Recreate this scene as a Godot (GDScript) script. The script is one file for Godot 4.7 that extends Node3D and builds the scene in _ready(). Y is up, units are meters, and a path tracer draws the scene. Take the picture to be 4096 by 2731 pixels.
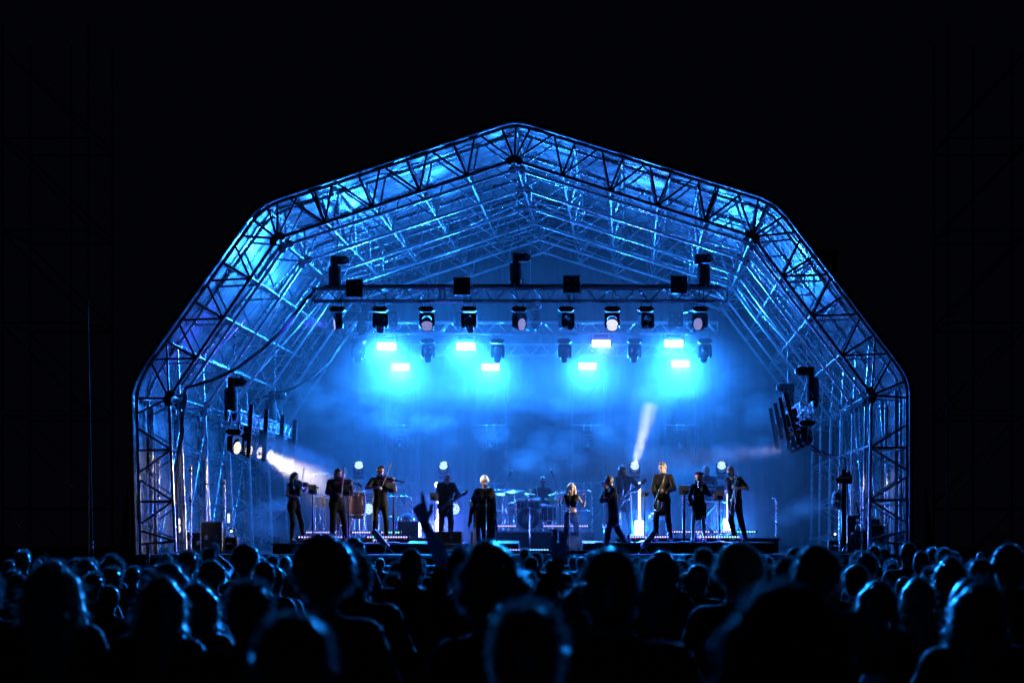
extends Node3D
# A concert on an arched outdoor stage at night. Metres, y up. The eye stands in the crowd at the origin and looks along -z;
# the stage's front arch stands 42 m away. at(u, v, depth) turns a place in a 1024-wide picture into a point at that depth.
const FOCAL := 1862.5
const EYE := 1.85
const DECK := 1.42
const RISER := 1.78
var rng: RandomNumberGenerator
var names := {}
var mats := {}
var unit_tube: ArrayMesh
var unit_tube_fine: ArrayMesh

func at(u: float, v: float, z: float) -> Vector3:
	return Vector3((u - 632.5) * z / FOCAL, EYE + (535.0 - v) * z / FOCAL, -z)

# ---------------------------------------------------------------- mesh building
class Shape:
	var v := PackedVector3Array()
	var n := PackedVector3Array()
	var uv := PackedVector2Array()
	var i := PackedInt32Array()
	func add(p: Vector3, nn: Vector3, t := Vector2.ZERO) -> int:
		v.append(p); n.append(nn); uv.append(t)
		return v.size() - 1
	func tri(a: int, b: int, c: int) -> void:
		if (v[b] - v[a]).cross(v[c] - v[a]).dot(n[a] + n[b] + n[c]) > 0.0:
			i.append(a); i.append(c); i.append(b)
		else:
			i.append(a); i.append(b); i.append(c)
	func quad(a: int, b: int, c: int, d: int) -> void:
		tri(a, b, c); tri(a, c, d)
	func poly(pts: Array, nn: Vector3) -> void:
		var s := v.size()
		for p in pts: add(p, nn, Vector2(p.x + p.z, p.y))
		for k in range(1, pts.size() - 1): tri(s, s + k, s + k + 1)
	func box(x: Transform3D, size: Vector3, bevel := 0.0) -> void:
		var h := size * 0.5
		var b: float = minf(bevel, minf(h.x, minf(h.y, h.z)) * 0.45)
		for ax in 3:
			for s in [-1.0, 1.0]:
				var e := Vector3.ZERO; e[ax] = s
				var q := Vector3.ZERO; q[(ax + 1) % 3] = 1
				var r := Vector3.ZERO; r[(ax + 2) % 3] = 1
				var hq: float = h[(ax + 1) % 3] - b
				var hr: float = h[(ax + 2) % 3] - b
				var o: Vector3 = e * h[ax]
				poly([x * (o - q * hq - r * hr), x * (o + q * hq - r * hr), x * (o + q * hq + r * hr), x * (o - q * hq + r * hr)], (x.basis * e).normalized())
		if b <= 0.0: return
		for ax in 3:
			var a1 := (ax + 1) % 3
			var a2 := (ax + 2) % 3
			for s1 in [-1.0, 1.0]:
				for s2 in [-1.0, 1.0]:
					var pts := []
					for w in [-1.0, 1.0]:
						var p := Vector3.ZERO; p[ax] = w * (h[ax] - b); p[a1] = s1 * h[a1]; p[a2] = s2 * (h[a2] - b)
						var p2 := p; p2[a1] = s1 * (h[a1] - b); p2[a2] = s2 * h[a2]
						if w < 0: pts.append(x * p); pts.append(x * p2)
						else: pts.append(x * p2); pts.append(x * p)
					var e := Vector3.ZERO; e[a1] = s1; e[a2] = s2
					poly(pts, (x.basis * e).normalized())
		for sx in [-1.0, 1.0]:
			for sy in [-1.0, 1.0]:
				for sz in [-1.0, 1.0]:
					var s := Vector3(sx, sy, sz)
					poly([x * (s * Vector3(h.x, h.y - b, h.z - b)), x * (s * Vector3(h.x - b, h.y, h.z - b)), x * (s * Vector3(h.x - b, h.y - b, h.z))], (x.basis * s).normalized())
	func at_box(c: Vector3, size: Vector3, bevel := 0.0) -> void:
		box(Transform3D(Basis(), c), size, bevel)
	func tube(path: Array, r, seg := 8, caps := true) -> void:
		# a round tube along a path; r is one radius or one per point
		var m := path.size()
		var ref := Vector3.UP
		var t0: Vector3 = (path[1] - path[0]).normalized()
		if absf(t0.dot(ref)) > 0.9: ref = Vector3.RIGHT
		var sd := t0.cross(ref).normalized()
		var first := v.size()
		for k in m:
			var t: Vector3 = (path[mini(k + 1, m - 1)] - path[maxi(k - 1, 0)]).normalized()
			sd = (sd - t * sd.dot(t)).normalized()
			var up := t.cross(sd)
			var rr: float = r[k] if r is Array else r
			for j in seg + 1:
				var a := TAU * j / seg
				var d := sd * cos(a) + up * sin(a)
				add(path[k] + d * rr, d, Vector2(float(j) / seg, float(k)))
		for k in m - 1:
			for j in seg:
				var a := first + k * (seg + 1) + j
				quad(a, a + 1, a + seg + 2, a + seg + 1)
		if caps:
			for e in [0, m - 1]:
				var nn: Vector3 = (path[1] - path[0]).normalized() * -1.0 if e == 0 else (path[m - 1] - path[m - 2]).normalized()
				var pts := []
				for j in seg: pts.append(v[first + e * (seg + 1) + j])
				poly(pts, nn)
	func rod(a: Vector3, b: Vector3, r: float, seg := 8) -> void:
		tube([a, b], r, seg)
	func lathe(x: Transform3D, prof: Array, seg := 20) -> void:
		# prof: Vector2(radius, height) along local y
		var cnt := prof.size()
		for k in cnt - 1:
			var d: Vector2 = prof[k + 1] - prof[k]
			var nn := Vector2(d.y, -d.x).normalized()
			var s := v.size()
			for j in seg + 1:
				var a := TAU * j / seg
				var dir := Vector3(cos(a), 0, sin(a))
				var nv: Vector3 = (x.basis * (dir * nn.x + Vector3(0, nn.y, 0))).normalized()
				for q in 2:
					var p: Vector2 = prof[k + q]
					add(x * (dir * p.x + Vector3(0, p.y, 0)), nv, Vector2(float(j) / seg, p.y))
			for j in seg:
				quad(s + j * 2, s + j * 2 + 1, s + j * 2 + 3, s + j * 2 + 2)
	func ball(x: Transform3D, rad: Vector3, seg := 14, rings := 8, from := -PI / 2, to := PI / 2) -> void:
		var s := v.size()
		for k in rings + 1:
			var e := lerpf(from, to, float(k) / rings)
			for j in seg + 1:
				var a := TAU * j / seg
				var d := Vector3(cos(e) * cos(a), sin(e), cos(e) * sin(a))
				add(x * (d * rad), (x.basis * (d / rad)).normalized(), Vector2(float(j) / seg, float(k) / rings))
		for k in rings:
			for j in seg:
				var a := s + k * (seg + 1) + j
				quad(a, a + 1, a + seg + 2, a + seg + 1)
	func disc(x: Transform3D, r: float, th: float, seg := 20) -> void:
		lathe(x, [Vector2(0, -th / 2), Vector2(r, -th / 2), Vector2(r, th / 2), Vector2(0, th / 2)], seg)
	func extrude(x: Transform3D, outline: PackedVector2Array, depth: float) -> void:
		var idx := Geometry2D.triangulate_polygon(outline)
		for s in [-1.0, 1.0]:
			var f := v.size()
			var nn: Vector3 = (x.basis.z * s).normalized()
			for p in outline: add(x * Vector3(p.x, p.y, s * depth / 2), nn, p)
			for k in range(0, idx.size(), 3): tri(f + idx[k], f + idx[k + 1], f + idx[k + 2])
		var cnt := outline.size()
		var turn := 1.0 if Geometry2D.is_polygon_clockwise(outline) else -1.0
		for k in cnt:
			var a := outline[k]
			var b := outline[(k + 1) % cnt]
			var d := (b - a).normalized()
			poly([x * Vector3(a.x, a.y, -depth / 2), x * Vector3(b.x, b.y, -depth / 2), x * Vector3(b.x, b.y, depth / 2), x * Vector3(a.x, a.y, depth / 2)], (x.basis * Vector3(-d.y * turn, d.x * turn, 0)).normalized())
	func flat_tri(a: Vector3, b: Vector3, c: Vector3) -> void:
		var nn := (b - a).cross(c - a).normalized()
		poly([a, b, c], nn)
	func mesh() -> ArrayMesh:
		var arr := []
		arr.resize(Mesh.ARRAY_MAX)
		arr[Mesh.ARRAY_VERTEX] = v; arr[Mesh.ARRAY_NORMAL] = n; arr[Mesh.ARRAY_TEX_UV] = uv; arr[Mesh.ARRAY_INDEX] = i
		var m := ArrayMesh.new()
		m.add_surface_from_arrays(Mesh.PRIMITIVE_TRIANGLES, arr)
		return m

# ---------------------------------------------------------------- objects, names, labels
func numbered(called: String) -> String:
	var k: int = names.get(called, -1) + 1
	names[called] = k
	return called if k == 0 else "%s_%03d" % [called, k]

func tag(o: Node3D, label: String, category: String, group := "", kind := "") -> Node3D:
	if label: o.set_meta("label", label)
	if category: o.set_meta("category", category)
	if group: o.set_meta("group", group)
	if kind: o.set_meta("kind", kind)
	return o

func thing(called: String, label: String, category: String, where := Vector3.ZERO, turn := 0.0, group := "") -> Node3D:
	var o := Node3D.new()
	o.name = numbered(called)
	add_child(o)
	o.position = where
	o.rotation.y = turn
	return tag(o, label, category, group)

func obj(called: String, s, m: Material, parent: Node3D = null) -> MeshInstance3D:
	var o := MeshInstance3D.new()
	var me: Mesh = s.mesh() if s is Shape else s
	o.mesh = me
	o.material_override = m
	o.name = called if parent else numbered(called)
	(parent if parent else self).add_child(o, true)
	return o

func copy_of(src: Node3D, where: Vector3, turn: float, label: String, group := "") -> Node3D:
	var base: String = src.name
	if base.length() > 4 and base[base.length() - 4] == "_" and base.substr(base.length() - 3).is_valid_int(): base = base.substr(0, base.length() - 4)
	var r: Node3D = src.duplicate()
	r.name = numbered(base)
	add_child(r)
	r.position = where
	r.rotation.y = turn
	r.set_meta("label", label)
	if group: r.set_meta("group", group)
	return r

func along(a: Vector3, b: Vector3, r: float) -> Transform3D:
	var y := b - a
	var q := Vector3.UP if absf(y.normalized().y) < 0.95 else Vector3.RIGHT
	var x := y.cross(q).normalized()
	var z := x.cross(y).normalized()
	return Transform3D(Basis(x * r, y, z * r), (a + b) * 0.5)

# a bar as an object of its own; all bars share one mesh
func bar(called: String, a: Vector3, b: Vector3, r: float, m: Material, parent: Node3D = null, fine := false) -> MeshInstance3D:
	var o := obj(called, unit_tube_fine if fine else unit_tube, m, parent)
	o.transform = along(a, b, r)
	return o

func face(from: Vector3, to: Vector3) -> Transform3D:
	# local -z... local y axis points from -> to
	var y := (to - from).normalized()
	var q := Vector3.UP if absf(y.y) < 0.95 else Vector3.FORWARD
	var x := y.cross(q).normalized()
	return Transform3D(Basis(x, y, x.cross(y).normalized()), from)

# ---------------------------------------------------------------- materials
func srgb(r: float, g: float, b: float) -> Color:
	return Color(r, g, b).linear_to_srgb()

func mat(called: String, c: Color, rough := 0.6, metal := 0.0) -> StandardMaterial3D:
	if mats.has(called): return mats[called]
	var m := StandardMaterial3D.new()
	m.resource_name = called
	m.albedo_color = srgb(c.r, c.g, c.b)
	m.roughness = rough
	m.metallic = metal
	mats[called] = m
	return m

func glow(called: String, c: Color, power: float) -> StandardMaterial3D:
	if mats.has(called): return mats[called]
	var m := StandardMaterial3D.new()
	m.resource_name = called
	m.albedo_color = srgb(0.5, 0.5, 0.5)
	m.emission_enabled = true
	m.emission = srgb(c.r, c.g, c.b)
	m.emission_energy_multiplier = power
	mats[called] = m
	return m

func noise(freq: float, octaves := 4, s := 7) -> FastNoiseLite:
	var f := FastNoiseLite.new()
	f.seed = s
	f.frequency = freq
	f.fractal_octaves = octaves
	return f

func noise_tex(size: int, freq: float, lo: float, hi: float, s := 3, octaves := 5) -> NoiseTexture2D:
	var t := NoiseTexture2D.new()
	t.width = size; t.height = size; t.seamless = true
	t.noise = noise(freq, octaves, s)
	var g := Gradient.new()
	g.set_color(0, Color(lo, lo, lo)); g.set_color(1, Color(hi, hi, hi))
	t.color_ramp = g
	return t

func bump_tex(size: int, freq: float, strength: float, s := 5, octaves := 5) -> NoiseTexture2D:
	var t := NoiseTexture2D.new()
	t.width = size; t.height = size; t.seamless = true
	t.noise = noise(freq, octaves, s)
	t.as_normal_map = true
	t.bump_strength = strength
	return t

func worn(m: StandardMaterial3D, scale: float, freq := 0.02, lo := 0.6, hi := 1.0) -> StandardMaterial3D:
	m.albedo_texture = noise_tex(256, freq, lo, hi)
	m.roughness_texture = noise_tex(256, freq * 1.7, 0.6, 1.0, 9)
	m.uv1_triplanar = true
	m.uv1_scale = Vector3.ONE * scale
	return m

func _ready() -> void:
	# ------------------------------------------------ camera, sky, exposure
	var cam := Camera3D.new()
	cam.name = "camera"
	cam.position = Vector3(0, EYE, 0)
	var lens := CameraAttributesPhysical.new()
	lens.frustum_focal_length = 100.0
	lens.frustum_focus_distance = 44.0
	lens.exposure_aperture = 4.5
	lens.frustum_near = 0.25
	lens.frustum_far = 400.0
	cam.attributes = lens
	add_child(cam)
	var k := 0.25 / FOCAL
	cam.set_frustum(682.67 * k, Vector2((512.0 - 632.5) * k, (535.0 - 341.33) * k), 0.25, 400.0)
	cam.current = true
	var env := Environment.new()
	env.background_mode = Environment.BG_SKY
	var night := ProceduralSkyMaterial.new()
	night.sky_top_color = Color(0.012, 0.014, 0.03)
	night.sky_horizon_color = Color(0.014, 0.016, 0.034)
	night.ground_bottom_color = Color(0.01, 0.01, 0.02)
	night.ground_horizon_color = Color(0.012, 0.014, 0.03)
	var sky := Sky.new()
	sky.sky_material = night
	env.sky = sky
	env.background_energy_multiplier = 0.5
	env.tonemap_mode = Environment.TONE_MAPPER_LINEAR
	env.tonemap_exposure = 1.45
	env.volumetric_fog_enabled = true
	env.volumetric_fog_density = 0.0
	env.sdfgi_enabled = true
	env.ssao_enabled = true
	env.ssil_enabled = true
	var we := WorldEnvironment.new()
	we.name = "night_environment"
	we.environment = env
	add_child(we)

	rng = RandomNumberGenerator.new()
	rng.seed = 20240607
	make_materials()
	build_ground()
	build_stage()
	build_roof()
	build_rigging()
	build_band()
	build_floor_kit()
	build_surroundings()
	build_crowd()
	build_haze()

func make_materials() -> void:
	var t := Shape.new()
	t.lathe(Transform3D(), [Vector2(0, -0.5), Vector2(1, -0.5), Vector2(1, 0.5), Vector2(0, 0.5)], 8)
	unit_tube = t.mesh()
	t = Shape.new()
	t.lathe(Transform3D(), [Vector2(0, -0.5), Vector2(1, -0.5), Vector2(1, 0.5), Vector2(0, 0.5)], 14)
	unit_tube_fine = t.mesh()
	var al := mat("aluminium", Color(0.62, 0.63, 0.65), 0.34, 1.0)
	al.roughness_texture = noise_tex(256, 0.03, 0.6, 1.0, 4)
	al.uv1_triplanar = true
	al.uv1_scale = Vector3.ONE * 1.7
	worn(mat("truss_steel", Color(0.42, 0.43, 0.45), 0.45, 0.85), 1.3)
	worn(mat("front_steel", Color(0.26, 0.265, 0.28), 0.4, 0.95), 1.3)
	worn(mat("black_paint", Color(0.012, 0.012, 0.013), 0.42), 2.0, 0.03)
	worn(mat("black_plastic", Color(0.014, 0.014, 0.015), 0.5), 3.0, 0.03)
	worn(mat("black_cloth", Color(0.008, 0.008, 0.009), 0.95), 1.5, 0.04)
	worn(mat("deck_ply", Color(0.03, 0.027, 0.025), 0.55), 0.8, 0.02, 0.5)
	worn(mat("rubber", Color(0.01, 0.01, 0.01), 0.7), 3.0)
	mat("chrome", Color(0.8, 0.8, 0.82), 0.14, 1.0)
	mat("white_paint", Color(0.75, 0.75, 0.73), 0.5)
	mat("glass_dark", Color(0.02, 0.02, 0.025), 0.06)
	mat("red_tape", Color(0.5, 0.01, 0.01), 0.5)
	worn(mat("plywood", Color(0.28, 0.19, 0.11), 0.7), 1.2, 0.03, 0.6)
	var lining := mat("roof_lining", Color(0.115, 0.12, 0.126), 0.36)
	lining.metallic_specular = 0.75
	lining.normal_enabled = true
	lining.normal_texture = bump_tex(512, 0.005, 6.0, 11, 2)
	lining.normal_scale = 1.0
	lining.roughness_texture = noise_tex(256, 0.02, 0.55, 1.0, 8)
	lining.uv1_triplanar = true
	lining.uv1_world_triplanar = true
	lining.uv1_scale = Vector3(0.2, 0.32, 0.2)
	worn(mat("roof_outside", Color(0.01, 0.01, 0.012), 0.7), 0.5)
	var grass := mat("trodden_grass", Color(0.02, 0.035, 0.012), 0.95)
	grass.albedo_texture = noise_tex(512, 0.03, 0.4, 1.0, 21)
	grass.uv1_triplanar = true
	grass.uv1_scale = Vector3.ONE * 0.4

func build_ground() -> void:
	var s := Shape.new()
	# one sheet to the horizon, with small unevenness near by
	var f := noise(0.12, 3, 2)
	var n := 60
	for a in n + 1:
		for b in n + 1:
			var x := signf(a - n / 2.0) * pow(absf(a - n / 2.0) / (n / 2.0), 3.0) * 300.0
			var z := signf(b - n / 2.0) * pow(absf(b - n / 2.0) / (n / 2.0), 3.0) * 300.0
			s.add(Vector3(x, f.get_noise_2d(x, z) * 0.04 - 0.03, z), Vector3.UP, Vector2(x, z))
	for a in n:
		for b in n:
			var q := a * (n + 1) + b
			s.quad(q, q + 1, q + n + 2, q + n + 1)
	tag(obj("ground", s, mats["trodden_grass"]), "", "", "", "structure")

func pleats(a: Vector3, b: Vector3, h0: float, h1: float, step: float, depth: float) -> Shape:
	# a hanging cloth between two feet
	var s := Shape.new()
	var d := b - a
	var cnt := int(d.length() / step * 6)
	var nrm := d.cross(Vector3.UP).normalized()
	for k in cnt + 1:
		var t := float(k) / cnt
		var w := sin(t * d.length() / step * TAU) * depth + sin(t * d.length() * 2.3) * depth * 0.5
		var sl := cos(t * d.length() / step * TAU) * depth * TAU / step
		var p := a + d * t + nrm * w
		var nn := (nrm - d.normalized() * sl).normalized()
		s.add(Vector3(p.x, h0, p.z), nn, Vector2(t, 0))
		s.add(Vector3(p.x, h1, p.z) , nn, Vector2(t, 1))
	for k in cnt:
		s.quad(k * 2, k * 2 + 1, k * 2 + 3, k * 2 + 2)
	return s

func build_stage() -> void:
	var st := thing("stage_platform", "low black concert stage with a metal front edge and dark skirt", "stage")
	# deck boards: panels of 2 x 1 m laid with narrow joints
	for ix in 9:
		for iz in 8:
			var x := -11.4 + ix * 2.0
			var zz := 41.7 + iz * 2.0
			var b := Shape.new()
			b.at_box(Vector3(x + 1.0, DECK - 0.03, -zz - 1.0), Vector3(1.992, 0.06, 1.992), 0.006)
			obj("deck_panel", b, mats["deck_ply"], st)
	var e := Shape.new()
	e.at_box(Vector3(-2.4, DECK - 0.05, -41.66), Vector3(18.1, 0.09, 0.06), 0.008)
	obj("front_edge", e, mats["truss_steel"], st)
	obj("skirt", pleats(Vector3(-11.4, 0, -41.72), Vector3(6.6, 0, -41.72), 0.0, DECK - 0.1, 0.34, 0.02), mats["black_cloth"], st)
	for k in 12:
		bar("support_leg", Vector3(-11.3 + k * 1.62, 0, -42.1), Vector3(-11.3 + k * 1.62, DECK - 0.06, -42.1), 0.03, mats["aluminium"], st)
	var w := obj("backdrop", pleats(Vector3(-11.3, 0, -57.2), Vector3(6.3, 0, -57.2), DECK, 10.6, 0.4, 0.05), mats["black_cloth"])
	tag(w, "black pleated drape closing the back of the stage", "curtain")

# ---------------------------------------------------------------- the arched roof
var frame_out := []     # corner points of the outer and inner chord of an arch, as (x, y)
var frame_in := []
const ARCH_Z := [42.0, 43.0, 45.5, 48.1, 50.6, 53.3, 55.7]

func arch_point(u: float, v: float) -> Vector2:
	return Vector2((u - 632.5) * 42.0 / FOCAL, EYE + (535.0 - v) * 42.0 / FOCAL)

func rounded(a: Vector2, c: Vector2, b: Vector2, n := 5) -> Array:
	var r := []
	for k in n + 1:
		var t := float(k) / n
		r.append(a.lerp(c, t).lerp(c.lerp(b, t), t))
	return r

func build_roof() -> void:
	var P := arch_point
	# corners: foot, knee, shoulder, ridge, shoulder, knee, foot
	frame_in = [P.call(175.0, 552.0), P.call(168.5, 398.0), P.call(277.0, 238.5), P.call(514.5, 160.0), P.call(753.0, 236.5), P.call(872.0, 395.0), P.call(869.5, 552.0)]
	frame_out = [P.call(140.5, 555.0), P.call(136.0, 398.0), P.call(136.0, 384.0), P.call(262.0, 207.5), P.call(516.0, 124.0), P.call(774.0, 204.0), P.call(907.5, 380.0), P.call(907.0, 555.0)]
	var outer := [P.call(140.5, 555.0)]
	outer += rounded(P.call(136.3, 400.0), P.call(136.0, 385.0), P.call(150.0, 364.5))
	outer += rounded(P.call(252.0, 221.5), P.call(262.0, 207.5), P.call(281.0, 201.3))
	outer += rounded(P.call(502.0, 128.6), P.call(516.0, 124.0), P.call(530.0, 128.3))
	outer += rounded(P.call(755.0, 198.1), P.call(774.0, 204.0), P.call(786.0, 219.8))
	outer += rounded(P.call(896.0, 364.8), P.call(907.5, 380.0), P.call(907.5, 396.0))
	outer.append(P.call(907.0, 555.0))
	var roof := thing("stage_roof", "arched aluminium truss roof of seven frames with a wrinkled sheet cover over the stage", "stage roof")
	var steel: Material = mats["aluminium"]
	# where the webs meet the inner chord: per side fractions; and the bars that go from there to the outer chord
	var nodes := []      # [segment, point on inner, [points on outer]]
	var seg_n := [3, 4, 5, 5, 4, 3]
	var og := [[0, 1], [2, 3], [3, 4], [4, 5], [5, 6], [6, 7]]
	for sgi in 6:
		var ia: Vector2 = frame_in[sgi]
		var ib: Vector2 = frame_in[sgi + 1]
		var oa: Vector2 = frame_out[og[sgi][0]]
		var ob: Vector2 = frame_out[og[sgi][1]]
		var n: int = seg_n[sgi]
		var base_first := sgi < 3
		for k in range(1, n):
			var t := float(k) / n
			var p := ia.lerp(ib, t)
			var d := (ob - oa)
			var foot: float = clampf((p - oa).dot(d) / d.length_squared(), 0, 1)
			var per := (ib - ia).length() / n / d.length()
			var sg := -1.0 if base_first else 1.0
			var hits := []
			if sgi == 0 or sgi == 5:
				for o in [-0.44, 0.0, 0.44]: hits.append(oa + d * clampf(foot + o * per, 0.01, 0.99))
			else:
				for o in [0.52, 0.06, -0.38]: hits.append(oa + d * clampf(foot + sg * o * per, 0.01, 0.99))
				if (sgi == 2 and k == 1) or (sgi == 3 and k == 4): hits.append(oa + d * clampf(foot + sg * 0.0 * per, 0.01, 0.99))
			nodes.append([sgi, p, hits])
	# fans at the corners
	var fan := [[1, [[2, 0.12], [0, 0.9], [0, 1.0], [2, 0.24]]], [2, [[2, 0.84], [2, 0.93], [3, 0.02], [3, 0.06], [3, 0.14]]], [3, [[3, 0.86], [3, 0.945], [4, 0.0], [4, 0.055], [4, 0.14]]], [4, [[4, 0.86], [4, 0.94], [4, 0.98], [5, 0.07], [5, 0.16]]], [5, [[5, 0.76], [5, 0.88], [6, 0.0], [6, 0.1]]]]
	for fa in fan:
		var hits := []
		for h in fa[1]:
			var a: Vector2 = frame_out[h[0]]
			var b: Vector2 = frame_out[h[0] + 1]
			hits.append(a.lerp(b, h[1]))
		nodes.append([fa[0], frame_in[fa[0]], hits])
	for s in [0, 6]:
		var o: Vector2 = frame_out[0 if s == 0 else 7]
		nodes.append([s, frame_in[s] + Vector2(0, 0.25), [o + Vector2(0, 0.25), o + Vector2(0, 0.55)]])
	var plate := Shape.new()
	plate.extrude(Transform3D(), PackedVector2Array([Vector2(-0.2, 0.02), Vector2(-0.16, -0.1), Vector2(-0.1, -0.13), Vector2(-0.05, -0.08), Vector2(0.03, -0.07), Vector2(0.08, -0.13), Vector2(0.15, -0.12), Vector2(0.2, -0.02), Vector2(0.12, 0.09), Vector2(-0.1, 0.1)]), 0.03)
	var plate_mesh := plate.mesh()
	for fz in 7:
		var z: float = -ARCH_Z[fz]
		if fz == 0: steel = mats["front_steel"]
		else: steel = mats["aluminium"]
		var fr := Node3D.new()
		fr.name = "roof_frame"
		roof.add_child(fr, true)
		var v3 := func(p: Vector2) -> Vector3: return Vector3(p.x, p.y, z)
		var oc := Shape.new()
		var pth := []
		for p in outer: pth.append(v3.call(p))
		oc.tube(pth, 0.042, 10)
		obj("outer_chord", oc, steel, fr)
		for s in 6: bar("inner_chord", v3.call(frame_in[s]), v3.call(frame_in[s + 1]), 0.042, steel if s % 5 else mats["aluminium"], fr)
		var many := Shape.new()
		for nd in nodes:
			for h in nd[2]:
				if fz < 4: bar("brace", v3.call(nd[1]), v3.call(h), 0.026, steel, fr)
				else: many.rod(v3.call(nd[1]), v3.call(h), 0.028, 6)
		if fz >= 4: tag(obj("brace", many, steel, fr), "", "", "", "stuff")
		for s in range(1, 6):
			var d: Vector2 = ((frame_in[s + 1] - frame_in[s]).normalized() + (frame_in[s] - frame_in[s - 1]).normalized()).normalized()
			var o := obj("corner_plate", plate_mesh, mats["truss_steel"], fr)
			o.transform = Transform3D(Basis(Vector3(d.x, d.y, 0), Vector3(-d.y, d.x, 0), Vector3(0, 0, 1)), Vector3(frame_in[s].x, frame_in[s].y, z))
			if fz == 0: o.position.z += 0.05
	# purlins along the depth: an upper and a lower tube with sloping ties between
	for nd in nodes:
		if nd[0] == 0 or nd[0] == 6 and nd[1].y < 2.0: continue
		if nd[1].y < 3.0: continue
		var p: Vector2 = nd[1]
		var hs: Array = nd[2]
		var q: Vector2 = hs[hs.size() / 2]
		var q2: Vector2 = q.lerp(p, 0.12)
		for b in 6:
			var s := Shape.new()
			var z0: float = -ARCH_Z[b]
			var z1: float = -ARCH_Z[b + 1]
			s.rod(Vector3(q2.x, q2.y, z0), Vector3(q2.x, q2.y, z1), 0.03, 8)
			s.rod(Vector3(p.x, p.y + 0.05, z0), Vector3(p.x, p.y + 0.05, z1), 0.028, 8)
			if b > 0:
				s.rod(Vector3(q2.x, q2.y, z0), Vector3(p.x, p.y + 0.05, lerpf(z0, z1, 0.5)), 0.022, 6)
				s.rod(Vector3(p.x, p.y + 0.05, lerpf(z0, z1, 0.5)), Vector3(q2.x, q2.y, z1), 0.022, 6)
			for c in [0.12, 0.88]:
				var zz := lerpf(z0, z1, c)
				s.at_box(Vector3(q2.x, q2.y, zz), Vector3(0.09, 0.09, 0.07), 0.01)
			obj("purlin", s, steel, roof)
	# wind braces: crossing cables and tubes in the roof planes
	for b in range(1, 6):
		for sgi in [1, 2, 3, 4]:
			var a: Vector2 = frame_in[sgi].lerp(frame_in[sgi + 1], 0.02) + Vector2(0, 0.2)
			var c: Vector2 = frame_in[sgi].lerp(frame_in[sgi + 1], 0.98) + Vector2(0, 0.2)
			if (b + sgi) % 2:
				var w := a; a = c; c = w
			bar("wind_brace", Vector3(a.x, a.y, -ARCH_Z[b]), Vector3(c.x, c.y, -ARCH_Z[b + 1]), 0.016, steel, roof)
	# the cover: a lining seen from below, and a dark outside
	var parts := [[0, 6], [5, 8], [8, 17], [14, 23], [17, 24], [24, 31]]
	var cover := outer
	var lens := [0.0]
	for k in range(1, cover.size()): lens.append(lens[k - 1] + (cover[k] - cover[k - 1]).length())
	var total: float = lens[lens.size() - 1]
	var f := noise(0.5, 4, 31)
	var sample := func(s: float) -> Vector2:
		var k := 0
		while k < lens.size() - 2 and lens[k + 1] < s: k += 1
		return cover[k].lerp(cover[k + 1], clampf((s - lens[k]) / (lens[k + 1] - lens[k]), 0, 1))
	var bounds := [0.0, 3.6, 8.9, 13.9, 19.6, total - 8.9 + 4.9, total - 3.7, total]
	for sec in 7:
		for side in 2:
			var sh := Shape.new()
			var nu := 26
			var nz := 60
			var grid := []
			for a in nu + 1:
				var s: float = lerpf(bounds[sec], bounds[sec + 1], float(a) / nu)
				var p: Vector2 = sample.call(s)
				var t: Vector2 = (sample.call(minf(s + 0.15, total)) - sample.call(maxf(s - 0.15, 0.0))).normalized()
				var nn := Vector2(-t.y, t.x)
				if nn.dot(p - Vector2(-2.5, 4.0)) < 0: nn = -nn
				for b in nz + 1:
					var z := lerpf(41.75, 56.9, float(b) / nz)
					var sag := 0.0
					for q in 6:
						if z > ARCH_Z[q] and z < ARCH_Z[q + 1]:
							var w: float = (z - ARCH_Z[q]) / (ARCH_Z[q + 1] - ARCH_Z[q])
							sag = sin(w * PI) * (0.1 if q > 0 else 0.02)
					var d := 0.06 + side * 0.03 - sag * 0.6 + f.get_noise_2d(s * 2.2, z * 1.3) * 0.07 * (1.0 if sag > 0 else 0.1) + f.get_noise_2d(s * 6.0 + z * 2.0, z * 2.0) * 0.03 * (1.0 if sag > 0 else 0.1)
					d = maxf(d, 0.036 + side * 0.03)
					grid.append(Vector3(p.x + nn.x * d, p.y + nn.y * d, -z))
			for a in nu + 1:
				for b in nz + 1:
					var k := a * (nz + 1) + b
					var da: Vector3 = grid[mini(a + 1, nu) * (nz + 1) + b] - grid[maxi(a - 1, 0) * (nz + 1) + b]
					var db: Vector3 = grid[a * (nz + 1) + mini(b + 1, nz)] - grid[a * (nz + 1) + maxi(b - 1, 0)]
					var nn: Vector3 = da.cross(db).normalized()
					var inward: Vector3 = Vector3(-2.5, 4.0, grid[k].z) - grid[k]
					if nn.dot(inward) < 0: nn = -nn
					if side: nn = -nn
					sh.add(grid[k], nn, Vector2(a, b))
			for a in nu:
				for b in nz:
					var k := a * (nz + 1) + b
					sh.quad(k, k + 1, k + nz + 2, k + nz + 1)
			obj("lining_panel" if side == 0 else "cover_panel", sh, mats["roof_lining" if side == 0 else "roof_outside"], roof)
	# rim piping along the front edge of the cover
	var rim := Shape.new()
	var rp := []
	for k in outer.size():
		var p: Vector2 = outer[k]
		var c := (p - Vector2(-2.5, 4.0)).normalized()
		rp.append(Vector3(p.x + c.x * 0.06, p.y + c.y * 0.06, -41.72))
	rim.tube(rp, 0.055, 8)
	obj("cover_rim", rim, mats["roof_outside"], roof)
	# feet of the arches on the deck and the upright posts of the side bays
	for fz in 7:
		for s in [0, 7]:
			var b := Shape.new()
			b.at_box(Vector3(frame_out[s].x, DECK * 0.5, -ARCH_Z[fz]), Vector3(0.12, DECK, 0.12), 0.01)
			obj("foot", b, steel, roof)

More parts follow.
